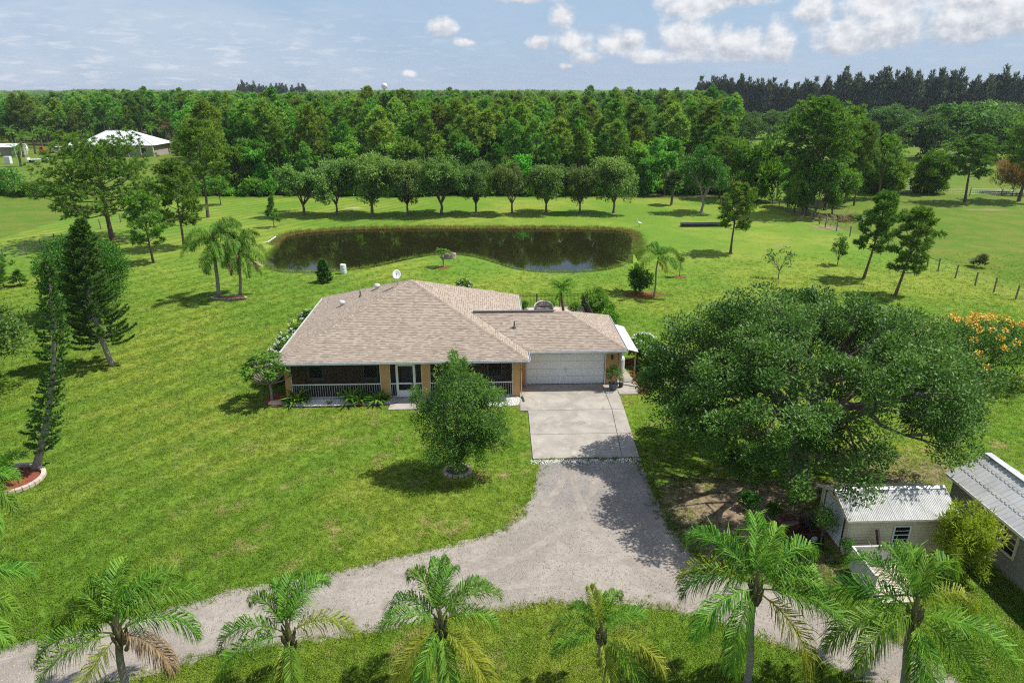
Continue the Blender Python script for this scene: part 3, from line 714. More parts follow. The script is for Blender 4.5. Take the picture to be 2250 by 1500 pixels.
        MB().add([(a + t, PY + .075, .985), (b - t, PY + .075, .985), (b - t, PY + .075, 2.2), (a + t, PY + .075, 2.2)], [(0, 1, 2, 3)]).build('screen', SCREEN, H)
        n = int((b - a) / .135); me = MB().box(-.011, .011, -.011, .011, 0, .775).mesh('baluster', mat('baluster', (.42, .42, .41), (.34, .34, .33)))
        for i in range(1, n): link('baluster', me, H, Vector((a + (b - a) * i / n, PY + .035, .145)) - wloc(H))
    screen_bay(-11.66, -6.40); screen_bay(-5.88, -5.47); screen_bay(-3.52, 1.40); screen_bay(-4.40, -3.97)
    # screen door
    D = MB(); a, b = -5.47, -4.40; y0, y1 = PY + .03, PY + .11
    D.box(a, a + .10, y0, y1, .1, 2.24); D.box(b - .10, b, y0, y1, .1, 2.24); D.box(a + .1, b - .1, y0, y1, 2.08, 2.24); D.box(a + .1, b - .1, y0, y1, .92, 1.0); D.box(a + .1, b - .1, y0 + .01, y1 - .01, .1, .52)
    dr = D.build('screen_door', WHITE, H)
    MB().add([(a + .1, PY + .07, .52), (b - .1, PY + .07, .52), (b - .1, PY + .07, .92), (a + .1, PY + .07, .92)], [(0, 1, 2, 3)]).build('screen', SCREEN, dr)
    MB().add([(a + .1, PY + .07, 1.0), (b - .1, PY + .07, 1.0), (b - .1, PY + .07, 2.08), (a + .1, PY + .07, 2.08)], [(0, 1, 2, 3)]).build('screen', SCREEN, dr)
    MB().box(b - .18, b - .14, y0 - .05, y0, .98, 1.12).build('handle', BRONZE, dr)
    ed = MB(); ed.box(-5.3, -4.4, IY - .03, IY, .12, 2.1); ed.build('front_door', mat('door_white', (.6, .61, .62), (.52, .53, .54)), H)
    for x0, x1 in [(-10.95, -10.05), (-7.65, -6.75), (-.1, .8)]:
        wi = MB(); wi.box(x0, x0 + .06, IY - .04, IY, .82, 1.72); wi.box(x1 - .06, x1, IY - .04, IY, .82, 1.72); wi.box(x0 + .06, x1 - .06, IY - .04, IY, 1.66, 1.72); wi.box(x0 + .06, x1 - .06, IY - .04, IY, .82, .88)
        wo = wi.build('window', WHITE, H)
        MB().box(x0 + .06, x1 - .06, IY - .018, IY - .003, .88, 1.66).build('pane', GLASS, wo)
        MB().box(x0 - .06, x1 + .06, IY - .11, IY, .74, .815).build('sill', WHITE, wo)
    # garage door: four sections of pressed panels
    gd = MB().box(2.31, 7.16, 39.02, 39.06, .07, 2.10).build('garage_door', mat('door_panel', (.88, .88, .87), (.84, .84, .83), scale=1.0, rough=.5), H)
    gm = MATS['door_panel']; nx = 8; sx = 4.85 / nx; sh = .505
    pm = MB(); z0, z1 = .05, sh - .05
    pm.add([(.05, 0, .07), (sx - .05, 0, .07), (sx - .05, 0, sh - .07), (.05, 0, sh - .07), (.08, -.008, .11), (sx - .08, -.008, .11), (sx - .08, -.008, sh - .11), (.08, -.008, sh - .11)], [(4, 5, 6, 7), (0, 1, 5, 4), (1, 2, 6, 5), (2, 3, 7, 6), (3, 0, 4, 7)])
    pme = pm.mesh('panel', gm); off = wloc(H)
    for r in range(4):
        MB().box(2.33, 7.14, 38.985, 39.018, .075 + r * sh, .07 + (r + 1) * sh - .01).build('door_section', gm, gd)
        for i in range(nx): link('panel', pme, gd, Vector((2.31 + i * sx, 38.984, .07 + r * sh)) - off)
    MB().box(4.68, 4.78, 38.94, 38.966, .98, 1.08).box(4.715, 4.745, 38.93, 38.95, .88, 1.18).build('handle', STEEL, gd)
    tr = MB(); tr.box(2.25, 2.31, 38.87, 38.9, .0, 2.16); tr.box(7.16, 7.22, 38.87, 38.9, .0, 2.16); tr.box(2.31, 7.16, 38.87, 38.9, 2.09, 2.16); tr.build('door_trim', WHITE, H)
    # porch light on the right pier
    la = MB(); la.box(7.53, 7.63, 38.86, 38.9, 1.78, 1.98); la.lathe([(.02, .12), (.075, .05), (.06, -.12), (.02, -.14)], (7.58, 38.78, 1.84), 8); la.build('wall_lamp', BRONZE, H)
    # downspouts
    ds = MB(); ds.tube([(1.9, 38.0, 2.42), (1.9, 37.6, 2.3), (1.91, 37.27, 2.2), (1.91, 37.25, .25), (1.95, 37.0, .08)], .038, 6); ds.build('downspout', STUCCO, H)
    ds = MB(); ds.tube([(1.96, 37.05, .12), (2.0, 36.75, .07), (2.02, 36.45, .06)], .06, 8); ds.build('drain_hose', mat('green_hose', (.03, .10, .06), (.02, .07, .04)), H)
    ds = MB(); ds.tube([(8.4, 38.3, 2.42), (8.05, 38.95, 2.25), (7.99, 39.0, .15)], .038, 6); ds.build('downspout', STUCCO, H)
    # roof furniture
    def onroof(px, py, face):
        """point on the left face ('L'), front of main ('F') or front of garage ('G')"""
        d = px_dir(px, py)
        if face == 'L': t = (EAVE - SL * X0 - CAM_H) / (d.z - SL * d.x)
        elif face == 'F': t = (EAVE - SLF * Y0 - CAM_H) / (d.z - SLF * d.y)
        else: t = (EAVE - SL * GY0 - CAM_H) / (d.z - SL * d.y)
        return Vector((d.x * t, d.y * t, CAM_H + d.z * t))
    for px, py, f, h, r in [(792, 652, 'L', .42, .045), (1130, 720, 'G', .42, .045)]:
        p = onroof(px, py, f); MB().tube([p - Vector((0, 0, .05)), p + Vector((0, 0, h))], r, 8).lathe([(.13, .03), (.09, .09), (.05, .12)], p, 8).build('vent_pipe', DARKG, RO)
    for px, py in [(752, 671), (829, 634)]:
        p = onroof(px, py, 'L'); v = MB(); v.lathe([(.13, -.05), (.13, .17), (.20, .17), (.22, .23), (.15, .33), (.03, .37)], p, 12); v.build('turbine_vent', mat('vent_white', (.66, .66, .64), (.55, .55, .53)), RO, smooth=False)
    # satellite dish
    p = onroof(876, 620, 'L'); p = Vector((-5.95, 43.6, EAVE + SL * (-5.95 - X0)))
    S = thing('satellite_dish', 'white satellite dish on a mast at the house roof peak', 'satellite dish', p)
    MB().tube([p, p + Vector((0, 0, .42)), p + Vector((0, -.06, .62))], .03, 8).tube([p + Vector((.3, .1, .0)), p + Vector((0, 0, .35))], .014, 6).build('mast', STEEL, S)
    ds = MB(); n = 20; fwd = Vector((.10, -.82, .56)).normalized(); sd = fwd.cross(Vector((0, 0, 1))).normalized(); up = sd.cross(fwd); c0 = p + Vector((0, -.1, .72))
    rings = [(0, 0), (.12, .012), (.24, .05), (.30, .075)]
    for r, h in rings[1:]:
        for j in range(n): t = 2 * math.pi * j / n; ds.v.append(tuple(c0 + sd * (r * .9 * math.cos(t)) + up * (r * 1.1 * math.sin(t)) + fwd * h))
    ds.v.append(tuple(c0)); ci = len(ds.v) - 1
    for j in range(n):
        ds.f.append((ci, j, (j + 1) % n)); ds.fr.append(.5)
        for r in range(2): ds.f.append((r * n + j, (r + 1) * n + j, (r + 1) * n + (j + 1) % n, r * n + (j + 1) % n)); ds.fr.append(.5)
    do = ds.build('dish', WHITE, S, smooth=True); md = do.modifiers.new('thick', 'SOLIDIFY'); md.thickness = .015
    MB().tube([c0 - up * .3 + fwd * .06, c0 - up * .12 + fwd * .42], .012, 6).obox(c0 - up * .1 + fwd * .45, sd * .04, up * .04, fwd * .07).build('feed_arm', STEEL, S)
    tag(MB().box(-.95, .45, 57.9, 59.1, 0, .42).build('concrete_block', mat('step_concrete', (.45, .40, .35), (.38, .34, .3)), base=(-.25, 58.5, 0), bevel=.02), 'low square concrete block on the lawn behind the house', 'concrete block')
_house()

# lean-to shelter beside the garage
def _leanto():
    L = thing('lean_to_shelter', 'white sheet roofed lean-to on wooden posts along the garage side wall', 'shelter', (8.75, 41.3, 0))
    wd = mat('post_wood', (.46, .33, .15), (.38, .26, .11), rough=.8)
    r = MB(); a0, a1, y0, y1 = 8.42, 9.22, 38.95, 43.75; n = 10
    for i in range(n):
        xa = a0 + (a1 - a0) * i / n; xb = a0 + (a1 - a0) * (i + .93) / n; za = 2.36 - .22 * i / n; zb = 2.36 - .22 * (i + .93) / n
        r.add([(xa, y0, za), (xb, y0, zb), (xb, y1, zb), (xa, y1, za), (xa, y0, za - .03), (xb, y0, zb - .03), (xb, y1, zb - .03), (xa, y1, za - .03)], [(0, 1, 2, 3), (7, 6, 5, 4), (0, 4, 5, 1), (1, 5, 6, 2), (2, 6, 7, 3), (3, 7, 4, 0)])
    r.build('sheet_roof', mat('sheet_white', (.82, .83, .84), (.76, .77, .78), rough=.4), L)
    for y in (39.2, 43.5): MB().box(9.05, 9.14, y - .045, y + .045, .06, 2.12).build('post', wd, L)
    MB().box(9.04, 9.15, 39.0, 43.7, 2.06, 2.12).build('beam', wd, L)
    for i, y in enumerate((39.05, 41.3, 43.6)): MB().beam((8.45, y, 2.29), (9.15, y, 2.10), .05, .08).build('rafter', wd, L)
_leanto()

# fenced patio behind the garage
def _patio():
    pt = struct(sheet('patio', PATIO, .010, mat('patio_sand', (.52, .44, .34), (.36, .29, .21), scale=2.5, rough=.9)))
    rg = random.Random(4)
    for i in range(56):
        x, y = rg.uniform(2.2, 7.7), rg.uniform(50.2, 55.0); st = MB(); n = rg.randint(5, 7); a0 = rg.random() * 6; r = rg.uniform(.18, .42)
        pts = [(x + r * rg.uniform(.8, 1.15) * math.cos(a0 + 6.283 * j / n), y + r * rg.uniform(.8, 1.15) * math.sin(a0 + 6.283 * j / n)) for j in range(n)]
        st.add([(a, b, .012) for a, b in pts] + [(a, b, .05 + i * .0004) for a, b in pts], [tuple(range(n, 2 * n))] + [(j, (j + 1) % n, n + (j + 1) % n, n + j) for j in range(n)])
        st.build('flagstone', mat('flagstone', (.60, .53, .43), (.48, .41, .33), scale=3, rough=.85, rnd=.15), pt)
    F = thing('picket_fence', 'dark bronze metal picket fence enclosing the back patio', 'fence', (5.0, 55.3, 0))
    Hh = 1.12; bar = MB().box(-.011, .011, -.011, .011, .08, Hh - .02).mesh('picket', BRONZE)
    def run(a, b, posts):
        a, b = Vector(a), Vector(b); L = (b - a).length; d = (b - a) / L; off = wloc(F); n = int(L / .115)
        for z in (.14, Hh - .16, Hh): MB().beam(a + Vector((0, 0, z)), b + Vector((0, 0, z)), .035, .03).build('rail', BRONZE, F)
        for i in range(1, n): link('picket', bar, F, a + d * (L * i / n) - off)
        for i in range(posts + 1): p = a + d * (L * i / posts); MB().box(p.x - .035, p.x + .035, p.y - .035, p.y + .035, 0, Hh + .06).build('post', BRONZE, F)
    run((0.2, 55.3, 0), (8.0, 55.3, 0), 4); run((8.0, 55.3, 0), (8.1, 46.2, 0), 5)
    # wicker love seat
    c = Vector((4.55, 53.5, 0)); S = thing('wicker_loveseat', 'round backed white wicker loveseat on the back patio', 'garden seat', c)
    wm = mat('white_wicker', (.72, .69, .64), (.6, .57, .52), scale=30, rough=.7, bmp=.4, bscale=120); cu = mat('seat_cushion', (.40, .36, .31), (.32, .29, .25), scale=10)
    arc = [(c.x + .78 * math.cos(t), c.y + .42 * math.sin(t), .50 + .42 * max(0, math.sin(t)) ** .8) for t in np.linspace(R(-25), R(205), 19)]
    MB().tube(arc, .055, 8).build('back_rim', wm, S, smooth=True)
    bk = MB(); n = len(arc)
    bk.v = [p for p in arc] + [(c.x + .95 * (p[0] - c.x), c.y + .9 * (p[1] - c.y), .22) for p in arc]; bk.f = [(i, i + 1, n + i + 1, n + i) for i in range(n - 1)]; bk.fr = [.5] * (n - 1)
    bo = bk.build('backrest', cu, S, smooth=True); md = bo.modifiers.new('t', 'SOLIDIFY'); md.thickness = .03
    MB().obox(c + Vector((0, -.05, .36)), (.66, 0, 0), (0, .34, 0), (0, 0, .06)).build('seat', cu, S, bevel=.03)
    MB().tube([(c.x + a * .74, c.y + b, z) for a, b, z in ((-1, -.36, .30), (0, -.46, .28), (1, -.36, .30))], .05, 8).build('front_rim', wm, S)
    for sx in (-.68, .68):
        for sy in (-.33, .25): MB().tube([c + Vector((sx, sy, .01)), c + Vector((sx, sy, .4))], .035, 8).build('leg', wm, S)
_patio()

# ================================================================== SHEDS
def _sheds():
    VIN = mat('vinyl_beige', (.72, .62, .43), (.64, .55, .375), scale=1.5, rough=.55, spec=.35); TR = mat('trim_cream', (.68, .63, .52), (.6, .55, .45), rough=.6)
    TIN = mat('tin_roof', (.58, .58, .56), (.47, .47, .46), scale=2.2, rough=.42, spec=.5, metal=.25, stretch=(1, .25, 1))
    c = Vector((15.85, 22.95, 0)); S = thing('beige_shed', 'small beige vinyl sided shed with corrugated metal roof beside the big tree', 'shed', c)
    x0, x1, y0, y1 = 13.85, 17.85, 21.85, 24.05; zb, ze = .16, 1.86; yr = (y0 + y1) / 2; zr = ze + .56
    MB().box(x0 + .02, x1 - .02, y0 + .03, y1 - .03, 0, zb).build('foundation', mat('block_red', (.26, .13, .08), (.2, .1, .06), rough=.9), S)
    nb = 13; bh = (ze - zb) / nb
    core = MB().box(x0 + .03, x1 - .03, y0 + .03, y1 - .03, zb, ze)
    core.add([(x0 + .03, y0 + .03, ze), (x0 + .03, y1 - .03, ze), (x0 + .03, yr, zr - .05), (x1 - .03, y0 + .03, ze), (x1 - .03, y1 - .03, ze), (x1 - .03, yr, zr - .05)], [(0, 2, 1), (3, 4, 5)]); core.build('wall', VIN, S)
    def board(a, b, z, h, out):
        a, b = Vector(a), Vector(b); o = Vector(out); m = MB()
        m.add([a + o * .042 + Vector((0, 0, z)), b + o * .042 + Vector((0, 0, z)), b + o * .004 + Vector((0, 0, z + h)), a + o * .004 + Vector((0, 0, z + h)), a + Vector((0, 0, z)), b + Vector((0, 0, z))], [(0, 1, 2, 3), (5, 1, 0, 4)])
        m.build('siding_board', VIN, S)
    wx0, wx1, wz0, wz1 = 15.72, 16.30, .62, 1.36
    for i in range(nb):
        z = zb + i * bh; segs = [(x0 + .07, x1 - .07)]
        if z + bh > wz0 - .05 and z < wz1 + .05: segs = [(x0 + .07, wx0 - .09), (wx1 + .09, x1 - .07)]
        for a, b in segs: board((a, y0 + .03, 0), (b, y0 + .03, 0), z, bh, (0, -1, 0))
        board((x0 + .03, y1 - .05, 0), (x0 + .03, y1 - .28, 0), z, bh, (-1, 0, 0)); board((x0 + .03, y0 + .30, 0), (x0 + .03, y0 + .05, 0), z, bh, (-1, 0, 0))
    gab = MB(); gab.add([(x0 + .025, y0 + .06, ze - .1), (x0 + .025, y1 - .06, ze - .1), (x0 + .025, y1 - .06, ze), (x0 + .025, yr, zr - .06), (x0 + .025, y0 + .06, ze)], [(0, 4, 3, 2, 1)]); gab.build('gable', VIN, S)
    for x, y in ((x0, y0), (x1, y0), (x0, y1), (x1, y1)): MB().box(x - .015, x + .05, y - .015, y + .05, zb, ze - .003).build('corner_trim', TR, S)
    w = MB(); t = .07
    w.box(wx0 - .07, wx0, y0 - .02, y0 + .03, wz0 - .07, wz1 + .07); w.box(wx1, wx1 + .07, y0 - .02, y0 + .03, wz0 - .07, wz1 + .07); w.box(wx0, wx1, y0 - .02, y0 + .03, wz1, wz1 + .07); w.box(wx0, wx1, y0 - .02, y0 + .03, wz0 - .07, wz0); w.box(wx0, wx1, y0 - .012, y0 + .02, .97, 1.01)
    wo = w.build('window', WHITE, S)
    MB().box(wx0, wx1, y0 + .004, y0 + .012, wz0, .97).build('pane', GLASS, wo); MB().box(wx0, wx1, y0 + .004, y0 + .012, 1.01, wz1).build('pane', GLASS, wo)
    for z in (.80, 1.18): MB().box(wx0, wx1, y0 - .004, y0 + .003, z - .012, z + .012).build('muntin', WHITE, wo)
    # roll door on the gable end
    d = MB(); n = 14
    for i in range(n): z = .18 + 1.62 * i / n; d.add([(x0 + .0, y1 - .30, z), (x0 + .0, y0 + .32, z), (x0 - .03, y0 + .32, z + .06), (x0 - .03, y1 - .30, z + .06), (x0, y0 + .32, z + .112), (x0, y1 - .30, z + .112)], [(0, 1, 2, 3), (3, 2, 4, 5)])
    d.build('roll_door', mat('roll_white', (.64, .66, .68), (.58, .6, .62), rough=.5), S)
    MB().box(x0 - .03, x0 + .03, y1 - .31, y1 - .25, .16, 1.84).box(x0 - .03, x0 + .03, y0 + .27, y0 + .33, .16, 1.84).build('door_jamb', BRONZE, S)
    MB().lathe([(.03, .0), (.11, .04), (.13, .14)], (x0 - .08, yr, zr - .3), 10).build('gable_lamp', BRONZE, S)
    # corrugated sheets, each 0.66 m wide
    def tin(xa, xb, ya, za, yb, zb_, name='roof_sheet'):
        m = MB(); k = int((xb - xa) / .0335); pts = []
        for i in range(k + 1):
            x = xa + (xb - xa) * i / k; h = .011 if i % 2 else -.007; pts.append((x, h))
        m.v = [(x, ya, za + h) for x, h in pts] + [(x, yb, zb_ + h) for x, h in pts]; nn = len(pts)
        m.f = [(i, i + 1, nn + i + 1, nn + i) for i in range(nn - 1)]; m.fr = [.5] * (nn - 1); m.build(name, TIN, S)
    xa, xb = x0 - .22, x1 + .26; sl = (zr - ze) / (yr - y0)
    for i in range(7):
        a = xa + (xb - xa) * i / 7; b = xa + (xb - xa) * (i + 1) / 7 + .03; dz = .006 * (i % 2)
        tin(a, b, y0 - .22, ze - .22 * sl + .03 + dz, yr, zr + .03 + dz); tin(a, b, yr, zr + .03 + dz, y1 + .22, ze - .22 * sl + .03 + dz)
    MB().add([(xa, yr - .12, zr + .01), (xa, yr, zr + .07), (xa, yr + .12, zr + .01), (xb, yr - .12, zr + .01), (xb, yr, zr + .07), (xb, yr + .12, zr + .01)], [(0, 3, 4, 1), (1, 4, 5, 2)]).build('ridge_cap', TIN, S)
    MB().beam((xa + .02, y0 - .2, ze - .085), (xb - .02, y0 - .2, ze - .085), .02, .10).build('fascia', TR, S)
    MB().beam((xa + .01, y0 - .2, ze - .06), (xa + .01, yr, zr - .02), .02, .11).beam((xa + .01, yr, zr - .02), (xa + .01, y1 + .2, ze - .06), .02, .11).build('barge_board', TR, S)
    # grey workshop
    c = Vector((20.95, 18.5, 0)); W = thing('grey_workshop', 'long grey sided building with ribbed metal roof at the photo edge', 'building', c)
    GV = mat('vinyl_grey', (.235, .235, .215), (.20, .20, .185), rough=.7); x0, x1, y0, y1 = 19.5, 22.3, 12.2, 24.35; zb, ze = .12, 2.1; xr = (x0 + x1) / 2; zr = 2.92
    cr = MB().box(x0 + .03, x1 - .03, y0, y1 - .03, 0, ze); cr.add([(x0 + .03, y1 - .03, ze), (x1 - .03, y1 - .03, ze), (xr, y1 - .03, zr - .06)], [(0, 2, 1)]); cr.build('wall', GV, W)
    wy0, wy1, wz0, wz1 = 20.52, 21.18, .85, 1.85
    for i in range(18):
        z = zb + i * .11
        for a, b in ([(y1 - .05, wy1 + .1), (wy0 - .1, y0)] if z + .11 > wz0 - .08 and z < wz1 + .08 else [(y1 - .05, y0)]):
            m = MB(); m.add([(x0 + .002, a, z), (x0 + .002, b, z), (x0 + .024, b, z + .11), (x0 + .024, a, z + .11), (x0 + .03, a, z), (x0 + .03, b, z)], [(0, 1, 2, 3), (5, 1, 0, 4)]); m.build('siding_board', GV, W)
    w = MB(); w.box(x0 - .03, x0 + .03, wy0 - .09, wy0, wz0 - .09, wz1 + .09); w.box(x0 - .03, x0 + .03, wy1, wy1 + .09, wz0 - .09, wz1 + .09); w.box(x0 - .03, x0 + .03, wy0, wy1, wz1, wz1 + .09); w.box(x0 - .03, x0 + .03, wy0, wy1, wz0 - .09, wz0)
    wo = w.build('window', TR, W)
    for i in range(4):
        z = wz0 + .25 * i; MB().box(x0 + .008, x0 + .016, wy0, wy1, z + .012, z + .238).build('pane', GLASS, wo)
        if i: MB().box(x0 - .01, x0 + .02, wy0, wy1, z - .012, z + .012).build('muntin', WHITE, wo)
    TIN2 = mat('ribbed_roof', (.66, .66, .65), (.50, .50, .50), scale=1.4, rough=.4, spec=.5, metal=.2, stretch=(.3, 1, 1)); sl = (zr - ze) / (xr - x0)
    def rib_sheet(ya, yb, xa, za, xb, zb_):
        m = MB(); nr = 4; pts = []
        for i in range(nr):
            y = ya + (yb - ya) * i / nr; w_ = (yb - ya) / nr; pts += [(y, 0), (y + w_ * .62, 0), (y + w_ * .70, .03), (y + w_ * .88, .03), (y + w_ * .96, 0)]
        pts.append((yb, 0)); nn = len(pts)
        m.v = [(xa, y, za + h) for y, h in pts] + [(xb, y, zb_ + h) for y, h in pts]; m.f = [(i, nn + i, nn + i + 1, i + 1) for i in range(nn - 1)]; m.fr = [.5] * (nn - 1); m.build('roof_sheet', TIN2, W)
    n = 13
    for i in range(n):
        a = y0 + (y1 + .2 - y0) * i / n; b = y0 + (y1 + .2 - y0) * (i + 1) / n + .02; dz = .005 * (i % 2)
        rib_sheet(a, b, x0 - .2, ze - .2 * sl + .04 + dz, xr, zr + .04 + dz); rib_sheet(a, b, xr, zr + .04 + dz, x1 + .2, ze - .2 * sl + .04 + dz)
    MB().beam((xr, y0, zr + .075), (xr, y1 + .2, zr + .075), .3, .02).build('ridge_cap', TIN2, W)
    for f in (.38, .72): MB().beam((x0 - .2 + (xr - x0 + .2) * f, y0, ze + (zr - ze) * f * .98 + .085), (x0 - .2 + (xr - x0 + .2) * f, y1 + .15, ze + (zr - ze) * f * .98 + .085), .02, .012).build('screw_line', mat('screw_tan', (.42, .36, .28), (.36, .3, .24)), W)
    MB().beam((x0 - .19, y0, ze - .09), (x0 - .19, y1 + .19, ze - .09), .02, .11).beam((x0 - .19, y1 + .19, ze - .09), (xr, y1 + .19, zr - .01), .02, .12).beam((xr, y1 + .19, zr - .01), (x1 + .19, y1 + .19, ze - .09), .02, .12).build('fascia', WHITE, W)
    # white plank pen in front of the shed
    P = thing('plank_pen', 'small open white plank enclosure with wooden floor in front of the shed', 'enclosure', (14.4, 20.6, 0))
    WP = mat('weathered_white', (.66, .63, .58), (.5, .47, .42), scale=4, rough=.85); a, b, f0, f1 = 13.72, 15.55, 19.55, 21.15
    for i in range(11): y = f0 + (f1 - f0) * i / 11; MB().box(a + .05, b, y + .005, y + (f1 - f0) / 11 - .012, .10, .14).build('floor_plank', mat('deck_plank', (.60, .52, .43), (.46, .39, .32), scale=5, rough=.85, rnd=.12), P)
    MB().box(a + .05, b, f0 + .03, f1, .02, .098).build('floor_frame', mat('frame_wood', (.25, .19, .13), (.2, .15, .1)), P)
    for i in range(12): y = f0 + (f1 - f0) * i / 12; MB().box(a, a + .03, y + .004, y + (f1 - f0) / 12 - .004, .03, .98 + .01 * (i % 2)).build('side_plank', WP, P)
    for i in range(13): x = a + .05 + (b - a - .05) * i / 13; MB().box(x + .004, x + (b - a - .05) / 13 - .004, f1 + .003, f1 + .033, .03, .98 + .01 * (i % 2)).build('back_plank', WP, P)
    MB().box(a - .02, a + .05, f0 - .03, f1 + .05, .99, 1.03).box(a + .05, b, f1 - .01, f1 + .05, .993, 1.033).build('cap_rail', WHITE, P)
    for y in (f0 + .02, f1 - .05): MB().box(a + .03, a + .10, y - .03, y + .04, .02, .988).build('post', WP, P)
    MB().box(14.0, 15.3, 19.22, 19.52, .02, .07).build('step_plank', MATS['deck_plank'], P)
    o = MB().beam((15.05, 21.2, .02), (14.85, 21.62, 1.42), .11, .11).build('leaning_post', mat('dark_timber', (.06, .045, .035), (.09, .065, .05), rough=.9), base=(15.0, 21.3, 0)); tag(o, 'dark square timber leaning against the beige shed wall', 'timber')
_sheds()
# ================================================================== PLANTS: generators
BARK = mat('bark_grey', (.19, .155, .125), (.10, .08, .065), scale=9, rough=.95, bmp=.7, bscale=22, stretch=(1, 1, .35))
BARKP = mat('bark_pine', (.17, .115, .085), (.085, .06, .048), scale=7, rough=.95, bmp=.8, bscale=18, stretch=(1, 1, .4))
BARKL = mat('bark_pale', (.34, .30, .26), (.22, .19, .165), scale=8, rough=.9, bmp=.5, bscale=25)
PALMT = mat('palm_trunk', (.30, .275, .25), (.19, .17, .15), scale=5, rough=.9, bmp=.6, bscale=14, stretch=(.4, .4, 2.2))
PINE = leafmat('needles', (0.034, 0.12, 0.018), (0.25, 0.43, 0.06), .38, .5, .3, .12)
PINEF = leafmat('needles_far', (0.04, 0.14, 0.02), (0.29, 0.49, 0.07), .4, .55, .2, .30, .5, .38)
LEAF_OAK = leafmat('oak_leaf', (0.022, 0.082, 0.013), (0.165, 0.3, 0.052), .26, .5, .8, .10)
LEAF_RT = leafmat('pasture_oak_leaf', (.028, .095, .018), (.15, .28, .06), .28, .5, .2, .14, .4, .25)
LEAF_ROW = leafmat('row_leaf', (0.04, 0.115, 0.022), (0.28, 0.43, 0.1), .32, .5, .4, .14, .4, .28)
LEAF_BR = leafmat('bright_leaf', (0.05, 0.16, 0.018), (0.18, 0.34, 0.038), .3, .4, .4, .16)
LEAF_FOR = leafmat('wood_leaf', (0.045, 0.165, 0.022), (0.25, 0.52, 0.065), .4, .5, .3, .26, .5, .38)
LEAF_DK = leafmat('dark_leaf', (0.026, 0.105, 0.015), (0.11, 0.27, 0.034), .25, .5, .4, .12)
CASU = leafmat('casuarina', (0.06, 0.085, 0.07), (0.15, 0.19, 0.145), .35, .7, .15, .15)
NORF = leafmat('norfolk', (0.026, 0.085, 0.016), (0.14, 0.27, 0.048), .28, .5, .3, .1)
WILL = leafmat('bottlebrush_leaf', (0.026, 0.12, 0.02), (0.21, 0.43, 0.075), .3, .5, .5, .1)
BAMB = leafmat('bamboo_leaf', (0.07, 0.18, 0.015), (0.23, 0.38, 0.032), .38, .5, .3, .12)
YELB = leafmat('golden_bamboo', (0.19, 0.28, 0.018), (0.42, 0.48, 0.045), .38, .5, .3, .1)
PALMG = leafmat('palm_green', (0.03, 0.14, 0.012), (0.29, 0.5, 0.055), .32, .5, .5, .14)
PALMY = leafmat('palm_yellow', (.15, .22, .018), (.42, .44, .06), .3, .4, .35, .1)
PALMD = leafmat('palm_dead', (.17, .11, .055), (.33, .24, .13), .15, .8, .1, .1)
TAN_GR = leafmat('tan_grass', (0.24, 0.16, 0.05), (0.38, 0.27, 0.1), .2, .8, .1, .1)
FLW = mat('flower_white', (.80, .80, .78), (.70, .72, .68), scale=30, rough=.6); FLY = mat('flower_gold', (.85, .58, .07), (.78, .42, .045), scale=12, rough=.6)

def cloud_leaves(rg, C, Rd, n, ll, lw, up=.35, flat=.75, droop=0.0):
    """n leaves in each clump (centre C, radius Rd)"""
    k = len(C); ids = np.repeat(np.arange(k), n); N = len(ids)
    d = unit(rg.normal(size=(N, 3))); rr = Rd[ids] * rg.uniform(0.15, 1, N) ** .5
    P = C[ids] + d * rr[:, None] * np.array([1, 1, flat])
    U = unit(d * .8 + rg.normal(0, .6, (N, 3)) + np.array([0, 0, up - droop]))
    Nn = unit(rg.normal(0, .55, (N, 3)) + np.array([0, 0, 1.0]))
    V = leaf_quads(P, U, Nn, rg.uniform(.7, 1.3, N) * ll, rg.uniform(.75, 1.2, N) * lw)
    cr = rg.uniform(0, .45, k)
    return V, np.clip(cr[ids] + rg.uniform(0, .6, N), 0, 1)
def branchy(rg, mb, fork, C, tr, nl, up=.25):
    """limbs from the fork, each dividing to its clumps"""
    if nl < 1: return
    a = np.arctan2(C[:, 1] - fork.y, C[:, 0] - fork.x); order = np.argsort(a)
    for grp in np.array_split(order, nl):
        if not len(grp): continue
        m = Vector(C[grp].mean(0)); e = fork.lerp(m, .62); e.z = fork.z + (m.z - fork.z) * .5
        mid = fork.lerp(e, .5) + Vector(rg.normal(0, .06 * (e - fork).length, 3)) + Vector((0, 0, up * .3 * (e - fork).length))
        mb.tube([fork - Vector((0, 0, tr)), mid, e], [tr * .62, tr * .42, tr * .3], 6, False)
        for i in grp:
            c = Vector(C[i]); q = e.lerp(c, .55) + Vector(rg.normal(0, .07 * (c - e).length, 3))
            mb.tube([mid.lerp(e, rg.uniform(.3, 1)), q, c], [tr * .24, tr * .14, tr * .05], 5, False)
